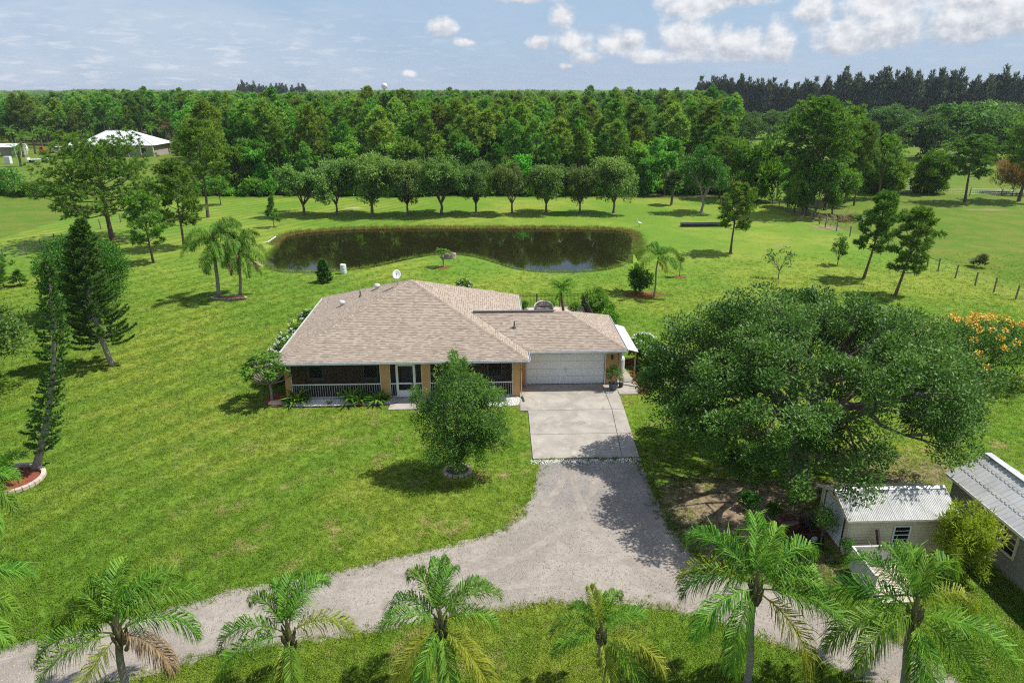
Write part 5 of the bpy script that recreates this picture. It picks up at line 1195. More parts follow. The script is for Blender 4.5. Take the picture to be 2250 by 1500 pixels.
# --- queen palms in a row along the near edge
def hub(px, py, Y): return AT(px, py, Y)
QP = [('feathery palm with a dead brown frond, leftmost whole palm of the front row', (262, 1394), 15.6, (280, 1560), .115, 1.0,
       [(95, 75, 1.0, 'g'), (62, 55, 1.05, 'g'), (130, 55, 1.05, 'g'), (25, 55, 1.05, 'g'), (8, 35, 1.0, 'g'), (160, 35, 1.1, 'g'), (185, 15, 1.1, 'g'), (212, 15, .95, 'g'), (238, -15, .9, 'y'), (-22, 15, .85, 'd'), (110, 75, .9, 'g'), (45, 75, .8, 'g'), (148, 55, .9, 'g')]),
      ('dark green palm with one hanging frond, second whole palm of the front row', (634, 1398), 15.5, (640, 1600), .105, .92,
       [(70, 55, 1.05, 'g'), (112, 55, 1.0, 'g'), (55, 75, .9, 'g'), (90, 75, .9, 'g'), (182, 35, 1.05, 'g'), (200, 15, .95, 'g'), (8, 35, 1.0, 'y'), (268, -40, 1.0, 'y'), (255, -40, .9, 'g'), (140, 55, .9, 'g'), (285, -15, .8, 'g')]),
      ('tall centre palm with drooping fronds, third whole palm of the front row', (968, 1372), 15.6, (965, 1580), .09, .95,
       [(90, 55, 1.1, 'g'), (120, 55, 1.0, 'g'), (150, 35, .95, 'g'), (178, 35, .9, 'g'), (20, 55, .95, 'g'), (42, 55, .9, 'g'), (70, 75, .8, 'g'), (215, -15, 1.0, 'y'), (320, -15, 1.05, 'y'), (290, -40, 1.0, 'g'), (2, 35, .85, 'g'), (250, -15, .8, 'g')]),
      ('smallest palm of the front row, with a yellow frond along its trunk', (1321, 1395), 15.5, (1330, 1580), .09, .72,
       [(95, 75, .9, 'y'), (60, 55, 1.0, 'g'), (165, 35, 1.0, 'g'), (190, 15, .9, 'g'), (80, 55, .9, 'g'), (15, 55, .95, 'g'), (335, 15, 1.2, 'y'), (318, -15, 1.2, 'g'), (275, -40, .9, 'y'), (130, 55, .8, 'g')]),
      ('biggest bright green palm of the front row, before the oak shade', (1660, 1296), 15.9, (1632, 1545), .11, 1.02,
       [(128, 55, 1.15, 'g'), (75, 75, 1.05, 'g'), (55, 75, .95, 'g'), (158, 35, 1.05, 'y'), (172, 35, 1.0, 'g'), (28, 55, 1.1, 'g'), (12, 35, 1.1, 'g'), (205, 15, 1.0, 'g'), (225, -15, 1.0, 'g'), (318, -15, 1.1, 'y'), (340, 15, 1.15, 'g'), (100, 55, .9, 'g'), (355, 35, 1.0, 'g')]),
      ('palm with a golden frond at the right, before the beige shed', (2008, 1352), 15.2, (1968, 1560), .115, 1.05,
       [(150, 35, 1.1, 'g'), (120, 55, 1.0, 'g'), (70, 55, 1.1, 'g'), (35, 55, 1.1, 'g'), (185, 15, 1.1, 'g'), (205, 15, 1.0, 'g'), (15, 35, 1.0, 'y'), (335, 15, 1.15, 'g'), (320, -15, 1.15, 'g'), (275, -40, 1.05, 'g'), (255, -40, .95, 'g'), (90, 75, .9, 'g'), (50, 75, .8, 'g')]),
      ('palm half outside the left edge, its fronds over the gravel track', (-120, 1352), 15.7, (-115, 1560), .14, 1.0,
       [(10, 35, .85, 'g'), (-12, 15, .85, 'g'), (35, 55, 1.0, 'g'), (70, 55, 1.0, 'g'), (110, 55, 1.0, 'g'), (180, 35, 1.0, 'g'), (230, 15, 1.0, 'g'), (300, -15, .9, 'g'), (90, 75, .8, 'g')]),
      ('palm outside the left edge, one drooping frond showing below the block planter', (-85, 1095), 23.0, (-85, 1230), .14, 1.0,
       [(-5, 35, 1.0, 'g'), (-30, 15, 1.0, 'g'), (25, 55, .9, 'g'), (80, 55, 1.0, 'g'), (130, 55, 1.0, 'g'), (200, 35, 1.0, 'g'), (270, 15, 1.0, 'g')])]
for lb, hp, Y, bp, r, s, fl in QP:
    t = hub(*hp, Y); b = Vector((AT(bp[0], bp[1], Y).x, Y - .05, 0))
    palm('queen_palm', lb, b, t, fl, r, scale=s, group='palms along the near edge of the track')
# pair of palms left of the pond
full = [(i * 29 + 7, e, 1.0, 'g') for i, e in enumerate([75, 55, 35, 55, 35, 15, 35, 15, 55, -15, 15, 35, -40, 75, 35])]
for nm, b, t, r, lb, sh in [('a', (480, 655), (470, 532), .16, 'queen palm with hanging dead leaves, left of the pair near the pond', 0), ('b', (527, 650), (527, 552), .13, 'slimmer queen palm, right of the pair near the pond', 40)]:
    gb = G(*b); tp = AT(t[0], t[1], gb.y); fl = [((a + sh) % 360, e, s, c) for a, e, s, c in full] + [(sh + 200, -40, .8, 'd'), (sh + 320, -40, .8, 'd'), (sh + 90, -40, .7, 'd')]
    palm('queen_palm', lb, gb, tp, fl, r, scale=1.25 if sh == 0 else 1.08, group='pair of palms near the pond')
# pygmy date palm on the patio
gb = Vector((6.1, 53.1, 0)); palm('pygmy_palm', 'small round headed palm inside the patio fence', gb, gb + Vector((-.15, .05, 1.9)), [(i * 137 % 360, [75, 55, 35, 15][i % 4], 1, 'g') for i in range(22)], .12, 'pygmy', 1.15, boots=False, tm=mat('date_trunk', (.13, .085, .06), (.08, .055, .04), rough=.95))
gb = G(1436, 652); palm('queen_palm', 'slender palm standing in the mulch bed east of the pond', gb, gb + Vector((.15, 0, 3.3)), [(20, 55, .95, 'g'), (345, 15, 1.0, 'g'), (160, 55, .9, 'g'), (90, 75, .9, 'g'), (210, 35, .9, 'g'), (280, 15, .8, 'y'), (60, 55, .9, 'g'), (120, 75, .8, 'g'), (310, 35, .9, 'g'), (0, 55, .9, 'g')], .08, boots=False, tm=PALMT)
# cabbage palms
FAN = fan('fan_frond', 1, leafmat('fan_green', (.04, .085, .02), (.11, .15, .045), .2, .5, .3, .1))
def cabbage(name, label, base, h, n=26, s=1.3, cat='palm', group=None):
    t = thing(name, label, cat, base, 0, group)
    if h > .5: MB().tube([Vector(base), Vector(base) + Vector((.1, 0, h))], [.2, .17], 8).build('trunk', BARK, t)
    rg = random.Random(int(base[0] * 10))
    for i in range(n): link('frond', FAN, t, (.1 if h > .5 else 0, 0, h), (rg.uniform(-.3, .3), -R(rg.uniform(-50, 65) if h > .5 else rg.uniform(5, 70)), R(i * 137.5)), s * rg.uniform(.8, 1.15))
    return t
cabbage('cabbage_palm', 'shaggy fan palm at the wood edge left of the dark oak', G(1475, 450), 3.6, 34, 1.5)
cabbage('saw_palmetto', 'low palmetto clump alone in the right pasture', G(2150, 587), .25, 16, .95, 'shrub')
# --- tree group at the right fence
PB = [pine('p', 70 + i, 15.5, .42, 9.5, 36, 20, .70, 14, .24, 'round', wd=.13, bend=.4) for i in range(2)]
for (x, y, tx, ty, lb, k, w) in [(1768, 470, 1830, 212, 'tallest broad pine in the clump at the right fence', 0, 1.25), (1745, 466, 1752, 330, 'shortest pine at the left end of the fence clump', 1, .8), (1812, 462, 1790, 250, 'middle pine of the fence clump, crown below the tallest', 1, 1.0),
                              (1876, 452, 1888, 268, 'slim pine with long bare trunk at the right of the fence clump', 0, .8), (1842, 440, 1905, 232, 'pine behind the slim one in the fence clump', 1, 1.0),
                              (2120, 445, 2122, 296, 'isolated dark pine in the right pasture', 0, 1.5), (2238, 442, 2240, 250, 'tall pine at the right photo edge in the pasture', 1, 1.35),
                              (1706, 442, 1700, 318, 'pine between the corner bamboo and the fence clump', 1, 1.0), (1930, 436, 1928, 296, 'pine rising out of the bamboo right of the fence clump', 0, 1.1), (1856, 446, 1850, 292, 'low crowned pine at the foot of the fence clump, right side', 1, 1.2), (1580, 436, 1582, 300, 'pine behind the dark oak at the woods corner', 0, 1.0)]:
    plant_px(PB[k], 'pine_tree', lb, 'tree', x, y, tx, ty, w, x * .1)
BB = [broad('t', 80 + i, 6.0, .1, 2.6, 3.2, 90, 120, .5, .12, BAMB, BARK, .05, .3, (.10, .22), -1, 1.2, 0, 10, rag=.34, flat=1.9) for i in range(2)]
for (x, y, tx, ty, lb, w) in [(1945, 425, 1950, 340, 'bright green bamboo clump right of the fence pines', 1.7), (2045, 425, 2048, 330, 'bright green bamboo clump alone in the pasture gap', 1.35), (1650, 442, 1625, 300, 'tall bright green bamboo at the right corner of the woods', 1.15), (1905, 420, 1912, 352, 'darker bamboo close behind the slim pine', 1.6)]:
    plant_px(BB[x % 2], 'bamboo_clump', lb, 'bamboo', x, y, tx, ty, w, x)
UB = [broad('t', 84 + i, 7.0, .8, 3.0, 3.4, 80, 90, .3, .16, LEAF_FOR, BARK, .12, .45, (.2, .34), -.85, lobes=7) for i in range(2)]
for i, (x, y, tx, ty, w) in enumerate([(1762, 474, 1770, 378, 1.0), (1790, 478, 1800, 350, .9), (1828, 470, 1835, 362, .95), (1730, 455, 1735, 372, .9), (1860, 440, 1862, 360, 1.0)]):
    plant_px(UB[i % 2], 'broadleaf_tree', ['leafy dark tree under the tallest fence clump pine', 'leafy tree beside the dead frond heap, under the pines', 'bushy tree right of centre in the fence clump', 'low bushy tree at the left end of the fence clump', 'leafy tree in the shade behind the slim pine'][i], 'tree', x, y, tx, ty, w, i)
tg = broad('t', 88, 4.0, .2, 2.0, 2.0, 40, 110, .9, .05, TAN_GR, BARK, .05, .4, (.2, .34), -.9, 1.4, 0, 4)
plant_px(tg, 'dry_reed_clump', 'tan dried grass clump at the right photo edge', 'grass clump', 2225, 424, 2228, 340, 1.3)
RT = [broad('t', 90 + i, 11.0, 1.2, 6.6, 5.4, 150, 90, .5, .3, LEAF_RT, BARK, .3, .55, (.12, .28), -.97, rag=.16, lobes=10) for i in range(2)]
for (x, y, tx, ty, w, lb) in [(2030, 352, 2030, 256, 1.25, 'round oak standing alone in the right pasture'), (2165, 352, 2160, 226, 1.3, 'largest oak at the right, behind the isolated pine'), (1620, 325, 1622, 244, 1.2, 'oak at the woods end below the tall windbreak'),
        (1690, 306, 1690, 244, 1.15, 'grey-green oak left of the distant meadow gap'), (1738, 304, 1738, 238, 1.2, 'small oak right of the distant meadow gap'), (2100, 322, 2100, 232, 1.2, 'oak between the round oak and the largest oak'), (1562, 300, 1568, 244, 1.3, 'oak left of the windbreak foot'),
        (1950, 316, 1945, 232, 1.3, 'oak hidden behind the fence pines, right side'), (2262, 335, 2262, 232, 1.3, 'oak at the right photo edge under the windbreak'), (1850, 330, 1850, 244, 1.3, 'oak behind the tallest fence pine'), (1795, 306, 1795, 238, 1.2, 'far oak behind the fence clump, left side'),
        (1990, 300, 1990, 240, 1.3, 'far oak between the round oak and the fence pines'), (2060, 296, 2062, 232, 1.3, 'far oak directly under the tallest windbreak part'), (2215, 306, 2215, 228, 1.3, 'far oak right of the largest oak'), (1650, 296, 1652, 246, 1.2, 'far oak at the foot of the windbreak above the bamboo'), (1600, 360, 1598, 262, 1.0, 'oak rising behind the corner bamboo')]:
    plant_px(RT[x % 2], 'oak_tree', lb, 'tree', x, y, tx, ty, w, x * .13)
# --- yellow flowering tree at the right edge
T = broad('t', 95, 4.6, .9, 3.4, 2.3, 90, 120, .2, .07, LEAF_DK, BARK, .1, .5, (.16, .28), -.5)
yt = plant(T, 'poinciana_tree', 'gold flowered bushy tree at the right photo edge', 'tree', G(2150, 830), (1.2, 1.1, .82))
rg = np.random.default_rng(4); n = 75; d = unit(rg.normal(size=(n, 3))); d[:, 2] = np.abs(d[:, 2]); C = d * np.array([3.3, 3.3, 2.3]) + np.array([0, 0, 2.45]); C = C[(C[:, 0] < .8) | (C[:, 2] > 3.6)]
V, c = cloud_leaves(rg, C, np.full(len(C), .20), 34, .12, .09, .8, 1.3); link('flowers', np_mesh('flowers', V, c, FLY), yt, kind='stuff')
# --- windbreak of casuarinas and far clumps
CS = [spire('c', 100 + i, 22, 6.4, 2600, CASU) for i in range(4)]
rg = random.Random(9); k = 0
def casu(x, y, h, w=1.0, grp='casuarina windbreak', lb='tall dark feathery tree in the windbreak on the right skyline'):
    global k; s = h / 22; plant(CS[k % 4], 'casuarina_tree', lb, 'tree', (x, y, 0), (s * w, s * w, s), rg.uniform(0, 6), grp); k += 1
for i in range(30): f = i / 29; casu(118 + 50 * f + rg.uniform(-1, 1), 400 - 62 * f + rg.uniform(-3, 3), rg.uniform(20, 23.5) + 1.5 * math.sin(f * 7), 1.15)
for i in range(34): f = i / 33; casu(168 + 82 * f + rg.uniform(-1, 1), 332 - 36 * f + rg.uniform(-3, 3), rg.uniform(22.5, 26.5) * (.9 if .52 < f < .58 else 1), 1.15)
for i in range(10): f = i / 9; casu(62 + 18 * f, 330 + rg.uniform(-4, 4), rg.uniform(14, 18.5), .9, 'far casuarina clump', 'dark pointed tree in the small clump left of the windbreak')
for i in range(26): f = i / 25; casu(-232 + 62 * f, 690 + rg.uniform(-8, 8), rg.uniform(20, 26) - 3 * f, 1.1, 'distant dark tree clump', 'dark tree of the distant clump left of the water tower')

# ================================================================== THE WOODS
FP = [pine('p', 120 + i, 15.0, [.48, .58, .42, .52][i], [5.8, 4.8, 6.6, 5.4][i], 22, 11, .80, 10, .19, 'round', PINEF, wd=.18, bend=.3) for i in range(4)]
FB = [broad('t', 130 + i, 9.0, 1.5, 3.3, 4.0, 50, 62, .5, .28, LEAF_FOR, BARK, .16, .5, (.22, .36), -.85, lobes=7) for i in range(3)]
def joined(T, nm):
    bm = bmesh.new(); bm.from_mesh(T['trunk']); n0 = len(bm.faces); bm.from_mesh(T['crown']); bm.faces.ensure_lookup_table()
    for f in bm.faces[n0:]: f.material_index = 1
    me = bpy.data.meshes.new(nm); bm.to_mesh(me); bm.free(); me.materials.append(T['trunk'].materials[0]); me.materials.append(T['crown'].materials[0]); return loose(nm, me)
def _woods():
    rg = np.random.default_rng(12)
    def grid(y0, y1, sp):
        out = []
        for y in np.arange(y0, y1, sp):
            half = y * 1.02 + 10; xs = np.arange(-half, half, sp); out.append(np.stack([xs + y * .036 + rg.uniform(-.48, .48, len(xs)) * sp, y + rg.uniform(-.48, .48, len(xs)) * sp], -1))
        P = np.concatenate(out); return P[inpoly(P[:, 0], P[:, 1], FOREST) & (polydist(P[:, 0], P[:, 1], FOREST) > .8)]
    near = grid(116, 205, 4.7); mid = np.concatenate([grid(205, 330, 5.2), grid(330, 560, 7.5)]); far = np.concatenate([grid(560, 1100, 13), grid(1100, 3200, 30)])
    # lane of the second white house inside the wood
    near = near[~((np.abs(near[:, 0] + 13.5) < 5) & (np.abs(near[:, 1] - 178) < 12))]
    # keep clear of single trees
    nearest = near[np.argsort(near[:, 1])]; nearest = nearest[np.abs(nearest[:, 0] - nearest[:, 1] * .036) < nearest[:, 1] * .74]
    ind, rest = nearest[:300], nearest[300:]
    for i, (x, y) in enumerate(ind):
        u = rg.random(); edge = y < 128
        if u < (.55 if edge else .72):
            h = rg.uniform(8.5, 14.0) if edge else rg.uniform(10.5, 15.8); T_ = FP[rg.integers(4)]; s = h / T_['H']
            plant(T_, 'wood_pine', 'slender pine in the woods behind the planted row', 'tree', (x, y, 0), (s * rg.uniform(.9, 1.2),) * 2 + (s,), rg.uniform(0, 6.3), 'pines in the woods behind the pond')
        else:
            h = rg.uniform(6.5, 10.5); T_ = FB[rg.integers(3)]; s = h / T_['H']
            plant(T_, 'wood_broadleaf', 'leafy understorey tree in the woods behind the planted row', 'tree', (x, y, 0), (s * rg.uniform(.9, 1.15),) * 2 + (s,), rg.uniform(0, 6.3), 'leafy trees in the woods behind the pond')
    pj = [joined(t, 'pine_piece') for t in FP]; bj = [joined(t, 'leafy_piece') for t in FB]
    P = np.concatenate([rest, mid]); P = np.concatenate([P, np.zeros((len(P), 1))], 1); isb = rg.random(len(P)) < .2
    a = P[~isb]; s = rg.uniform(.62, 1.04, len(a)) * np.where(a[:, 1] > 260, .88 + .16 * np.sin(a[:, 0] / 31 + a[:, 1] / 53) , 1) * np.where(rg.random(len(a)) < .06, 1.12, 1); scatter('forest', a, pj, 1, 1, 3, .03, sattr=s)['label'] = 'wide pine forest reaching to the horizon'
    b = P[isb]; scatter('forest_understorey', b, bj, .9, 1.35, 4, .03)['label'] = 'leafy trees among the pines of the wide forest'
    fr = np.concatenate([far, np.zeros((len(far), 1))], 1); wv = lambda q: .87 + .16 * np.sin(q[:, 0] / 61 + 1.3) * np.sin(q[:, 1] / 97) + .10 * np.sin(q[:, 0] / 23 + q[:, 1] / 41)
    s = rg.uniform(.66, .96, len(fr)) * wv(fr) * np.where(rg.random(len(fr)) < .06, 1.12, 1)
    fo = scatter('far_forest', fr, [far_tree(i) for i in range(3)], 1, 1, 5, .02, sattr=s); fo['label'] = 'distant treetops along the horizon'
    # undergrowth at the foot of the wood
    ub = [loose('bush', broad('t', 140 + i, 2.2, .2, 1.5, 1.3, 18, 50, .35, .2, LEAF_FOR, BARK, .04, .3, (.3, .45), -.6)['crown']) for i in range(2)]
    n = 420; x = rg.uniform(-60, 46, n); y = 117 + np.abs(rg.normal(0, 6, n)) + 3; Q = np.stack([x, y, np.zeros(n)], -1); Q = Q[inpoly(x, y, FOREST)]
    scatter('undergrowth', Q, ub, .6, 1.5, 6, .1)['label'] = 'low bushes along the foot of the woods'
def far_tree(i):
    rg = np.random.default_rng(200 + i); k = 9; C = np.stack([rg.uniform(-6, 6, k), rg.uniform(-6, 6, k), rg.uniform(11.5, 15.2, k)], -1)
    V, c = cloud_leaves(rg, C, rg.uniform(2.2, 3.6, k), 40, 1.3, .8, .5, .7); V2, c2 = cloud_leaves(rg, C - np.array([0, 0, 5]), np.full(k, 3.5), 14, 2.2, 1.4); 
    return loose('treetops', np_mesh('treetops', np.concatenate([V, V2]), np.concatenate([c, c2]), PINEF))
_woods()
# hedge line at the left field
HB = [broad('t', 150 + i, 2.8, .2, 2.1, 1.6, 30, 60, .32, .17, LEAF_DK if i else LEAF_BR, BARK, .05, .4, (.24, .4), -.7) for i in range(2)]
for i, (x, y, h) in enumerate([(-20, 428, 385), (22, 428, 398), (62, 430, 395), (98, 430, 398), (135, 428, 402), (8, 420, 368), (178, 426, 405), (392, 432, 408), (425, 432, 404)]):
    plant_px(HB[i % 2], 'field_bush', ['bright bush cut off by the left edge at the field hedge', 'small dark bush at the left end of the field hedge', 'light bush second in the field hedge', 'widest dark bush in the field hedge', 'light bush right of the widest hedge bush', 'taller dark bush behind the left end of the hedge', 'last light bush of the hedge, behind the umbrella pine', 'dark bush at the foot of the left wood corner', 'light bush beside the tallest bare trunked pine'][i], 'bush', x, y, x, h, 1.35, i * 2.1, 'bushes along the left field ditch')
# ================================================================== GARDEN AND SMALL THINGS
MULCH = mat('red_mulch', (.30, .085, .045), (.17, .05, .03), scale=14, rough=.95, bmp=.8, bscale=30)
BRICKS = mat('planter_block', (.52, .42, .34), (.40, .30, .24), scale=6, rough=.9, bmp=.4, bscale=40, rnd=.18)
SHELL = mat('white_rock_bed', (.74, .72, .68), (.52, .50, .47), scale=22, rough=.9, bmp=.7, bscale=45)
def bed(name, poly, m, z=.03, lab=None):
    o = struct(sheet(name, jag(poly, .15, .03, len(poly)), z, m)); return o
wb = bed('white_rock_bed', WHITEBED, SHELL, .028); bed('white_rock_bed', WHITEBED2, SHELL, .028); bed('mulch_bed', MULCH_L, MULCH, .034); bed('mulch_bed', MULCH_R, MULCH, .034)
rg = np.random.default_rng(6); pts = []
for poly in (WHITEBED, WHITEBED2):
    xs = [p[0] for p in poly]; ys = [p[1] for p in poly]; n = 2200; x = rg.uniform(min(xs), max(xs), n); y = rg.uniform(min(ys), max(ys), n); k_ = inpoly(x, y, poly); pts.append(np.stack([x, y, np.full(n, .03)], -1)[k_])
scatter('white_rocks', np.concatenate(pts), [stone_mesh('white_rock', MATS['white_shell'], 4)], .04, .11, 7, 1.5)['label'] = 'white rocks strewn along the porch bed'
def chips(nm, poly, n, seed):
    g = np.random.default_rng(seed); xs = [p[0] for p in poly]; ys = [p[1] for p in poly]; x = g.uniform(min(xs), max(xs), n); y = g.uniform(min(ys), max(ys), n); kk = inpoly(x, y, poly)
    m = MB().box(-.5, .5, -.17, .17, -.05, .08).mesh('chip', mat('bark_chip', (.36, .11, .06), (.22, .07, .04), scale=4, rough=.95))
    scatter(nm, np.stack([x, y, np.full(n, .045)], -1)[kk], [loose('chip', m)], .05, .13, seed, .5)['label'] = 'loose red bark chips'
chips('mulch_chips', MULCH_R, 1500, 3); chips('mulch_chips', MULCH_L, 900, 4)
# dark edging along the porch bed
e = MB(); P = [G(x, y) for x, y in [(612, 893), (660, 895), (740, 894), (800, 892), (866, 889), (872, 885)]]; e.tube([p + Vector((0, 0, .05)) for p in P], .045, 6); tag(e.build('bed_edging', mat('black_edging', (.03, .028, .026), (.05, .045, .04)), base=P[2]), 'black edging strip along the white rock bed', 'edging')
e = MB(); P = [G(x, y) for x, y in [(1357, 845), (1370, 847), (1400, 851), (1410, 858), (1424, 866), (1432, 858), (1428, 838), (1416, 806), (1400, 788)]]; e.tube([p + Vector((0, 0, .05)) for p in P], .04, 6); tag(e.build('bed_edging', MATS['black_edging'], base=P[3]), 'black edging hose around the red mulch bed by the garage', 'edging')
# leafy bed plants: clumps of long arching leaves
def clump(seed, n, L, w, lm):
    g = np.random.default_rng(seed); V, c = [], []
    for i in range(n):
        a = g.uniform(0, 6.28); el = g.uniform(.5, 1.35); l = L * g.uniform(.6, 1.1); P = np.array([[math.cos(a) * .05, math.sin(a) * .05, 0]]); st = np.array([[math.cos(a) * math.cos(el), math.sin(a) * math.cos(el), math.sin(el)]]); M = P + st * l * .55; e2 = el - .75
        U2 = np.array([[math.cos(a) * math.cos(e2), math.sin(a) * math.cos(e2), math.sin(e2)]]); S = np.array([[-math.sin(a), math.cos(a), 0]]) * w * .5
        E = M + U2 * l * .55; V += [np.stack([P - S * .15, P + S * .15, M + S, M - S], 1), np.stack([M - S, M + S, E + S * .1, E - S * .1], 1)]; r = g.uniform(0, 1); c += [r, r]
    return np_mesh('leaves', np.concatenate(V), np.array(c), lm)
CL = [clump(i, 34, .95, .14, LEAF_BR if i % 2 else PALMG) for i in range(3)]; CR = clump(9, 26, .5, .07, leafmat('croton', (.16, .13, .02), (.34, .16, .05), .2, .4, .4, .1)); CS_ = clump(10, 24, .6, .07, LEAF_BR)
for i, (x, y, m, s, lb) in enumerate([(655, 884, 0, 1.15, 'leafy clump nearest the left porch column'), (640, 889, 1, .7, 'low leafy clump in front of the left porch column'), (672, 880, 2, .8, 'small leafy clump right of the left porch column'), (771, 884, 1, 1.25, 'tallest leafy clump at the middle of the porch rail'),
        (790, 886, 0, .9, 'leafy clump right of the tallest porch plant'), (830, 884, 2, 1.0, 'leafy clump before the second porch column'), (846, 880, 0, .7, 'small leafy clump touching the second porch column')]):
    t = thing('bed_plant', lb + ', in the white rock bed', 'plant', G(x, y), i * .9, 'leafy plants in the porch bed'); t.scale = (s,) * 3; link('leaves', CL[m], t)
for i, (x, y, m, s, lb) in enumerate([(792, 890, CR, .9, 'red-tinged croton at the front edge of the porch bed'), (724, 888, CS_, .6, 'tiny green sprout in the white rock bed'), (815, 889, CS_, .5, 'tiny green sprout near the second porch column'), (1410, 862, CR, .8, 'variegated spiky plant at the corner of the red mulch bed'),
        (1412, 840, CR, .9, 'reddish bush in the middle of the red mulch bed'), (1418, 815, CS_, 1.3, 'light green leafy plant in the red mulch bed'), (1424, 828, CS_, 1.1, 'second light green plant in the red mulch bed'), (1400, 828, CR, .8, 'dark reddish plant beside the lean-to post')]):
    t = thing('bed_plant', lb, 'plant', G(x, y), i * 1.3); t.scale = (s,) * 3; link('leaves', m, t)
# limestone by the plumeria
st = MB(); g = G(607, 888); st.lathe([(.30, 0), (.36, .08), (.28, .19), (.10, .23)], (g.x, g.y, .0), 9); o = st.build('rock', mat('limestone', (.62, .47, .34), (.5, .36, .25), scale=6, rough=.9, bmp=.5, bscale=20), base=(g.x, g.y, 0)); o.scale = (1.4, .7, 1); tag(o, 'tan limestone boulder at the plumeria foot', 'rock')
# flowering shrubs on both sides of the house
def flower_shrub(lb, x, y, h, rx, seed, nf, ry=None):
    T = broad('t', seed, h, .3, rx, h * .48, 46, 80, .17, .09, LEAF_BR, BARK, .05, .5, (.22, .36), -.7, ry=ry)
    t = plant(T, 'flowering_shrub', lb, 'shrub', (x, y, 0)); g = np.random.default_rng(seed)
    d = unit(g.normal(size=(nf, 3))); d[:, 2] = np.abs(d[:, 2]) * .8 + .1; C = d * np.array([rx * 1.0, (ry or rx) * 1.0, h * .5]) + np.array([0, 0, h * .55])
    V, c = cloud_leaves(g, C, g.uniform(.07, .13, nf), 16, .08, .08, .6, .45); link('flower_heads', np_mesh('flower_heads', V, c, FLW), t, kind='stuff')
for i, (x, y, h, r, n, lb) in enumerate([(-13.2, 39.9, 1.9, .95, 26, 'white flowered shrub nearest the camera at the left house wall'), (-13.35, 41.9, 2.0, .95, 30, 'second white flowered shrub along the left house wall'), (-13.4, 44.0, 2.0, 1.0, 30, 'third white flowered shrub along the left house wall'), (-13.4, 46.6, 2.1, 1.0, 22, 'fourth white flowered shrub along the left house wall'), (-13.3, 48.9, 2.0, .95, 16, 'white flowered shrub at the back corner of the left house wall'),
        (10.3, 42.3, 2.1, 1.1, 26, 'white flowered shrub behind the lean-to'), (10.9, 40.4, 1.9, 1.0, 24, 'white flowered shrub between the lean-to and the oak'), (-2.2, 59.6, 1.3, .75, 16, 'white flowered shrub on the lawn behind the house peak')]):
    flower_shrub(lb, x, y, h, r, 160 + i, n)
HG = [broad('t', 170 + i, 1.7, .2, .95, .95, 28, 70, .15, .09, LEAF_BR, BARK, .04, .5, (.26, .42), -.7) for i in range(2)]
for i, (x, y, s, lb) in enumerate([(8.9, 54.9, 1.2, 'hedge bush at the far corner of the patio fence'), (9.0, 53.2, 1.1, 'second hedge bush outside the patio fence'), (9.2, 51.6, 1.05, 'third hedge bush outside the patio fence'), (9.4, 49.8, .9, 'low hedge bush nearest the garage roof')]): plant(HG[i % 2], 'hedge_bush', lb, 'bush', (x, y, 0), s, i)
for i, (x, y, s) in enumerate([(2.9, 54.4, .55), (7.1, 53.3, .6), (5.3, 54.8, .4)]): plant(HG[i % 2], 'patio_bush', ['small bush left of the wicker loveseat on the patio', 'small bush right of the patio palm', 'low bush behind the wicker loveseat'][i], 'bush', (x, y, .02), s, i)
# potted plants
def pot(lb, x, y, r, h, m, T, s, z=.06):
    t = thing('potted_plant', lb, 'potted plant', (x, y, z)); b = MB(); b.lathe([(r * .72, 0), (r, h * .92), (r * 1.08, h * .92), (r * 1.08, h), (r * .92, h), (r * .9, h * .88)], (x, y, z), 18, False); b.build('pot', m, t)
    b = MB(); b.lathe([(.001, h * .885), (r * .93, h * .88)], (x, y, z), 18, False); b.build('soil', mat('soil', (.05, .035, .025), (.08, .06, .04), rough=1), t)
    for q in ('trunk', 'crown'): link(q, T[q], t, (0, 0, h * .85), (0, 0, 0), s)
PT = broad('t', 181, 1.25, .35, .62, .55, 26, 40, .10, .05, LEAF_ROW, BARKL, .05, .4, (.2, .34), -.6, .6, 0, 5, stems=2)
g = G(1347, 857); pot('oleander in a big blue-grey pot at the garage corner', g.x, g.y, .30, .42, mat('blue_pot', (.085, .115, .155), (.07, .09, .12), rough=.4, spec=.5), PT, 1.0)
g = G(1364, 852); pot('small plant in a brown pot right of the blue-grey pot', g.x, g.y, .15, .24, mat('brown_pot', (.10, .06, .045), (.07, .04, .03)), PT, .35)
# tank, bin and green hose under the lean-to
x, y = 8.55, 40.9; t = thing('propane_tank', 'white upright gas tank under the lean-to', 'gas tank', (x, y, .06)); MB().lathe([(.24, 0), (.24, .08), (.27, .16), (.27, .86), (.22, 1.0), (.08, 1.06)], (x, y, .06), 18).build('tank', WHITE, t, smooth=False); MB().lathe([(.11, 1.04), (.12, 1.16), (.10, 1.18)], (x, y, .06), 12).build('valve_collar', WHITE, t)
x, y = 8.52, 42.1; t = thing('trash_bin', 'black bin standing by the garage side wall', 'bin', (x, y, .06)); MB().lathe([(.22, 0), (.27, .85), (.29, .86), (.29, .92)], (x, y, .06), 14).build('bin_body', mat('black_plastic', (.02, .02, .022), (.03, .03, .03), rough=.35), t); MB().lathe([(.30, .92), (.30, .96), (.12, 1.04), (.04, 1.05)], (x, y, .06), 14).build('lid', MATS['black_plastic'], t)
x, y = 8.2, 39.9; t = thing('utility_box', 'pale grey upright utility box on the garage wall', 'box', (x, y, .06)); MB().box(x - .16, x + .16, y - .25, y + .25, .06, 1.15).build('box_body', mat('utility_grey', (.6, .6, .58), (.52, .52, .5)), t, bevel=.02); MB().box(x + .161, x + .175, y - .2, y + .2, .2, 1.05).build('box_door', WHITE, t)
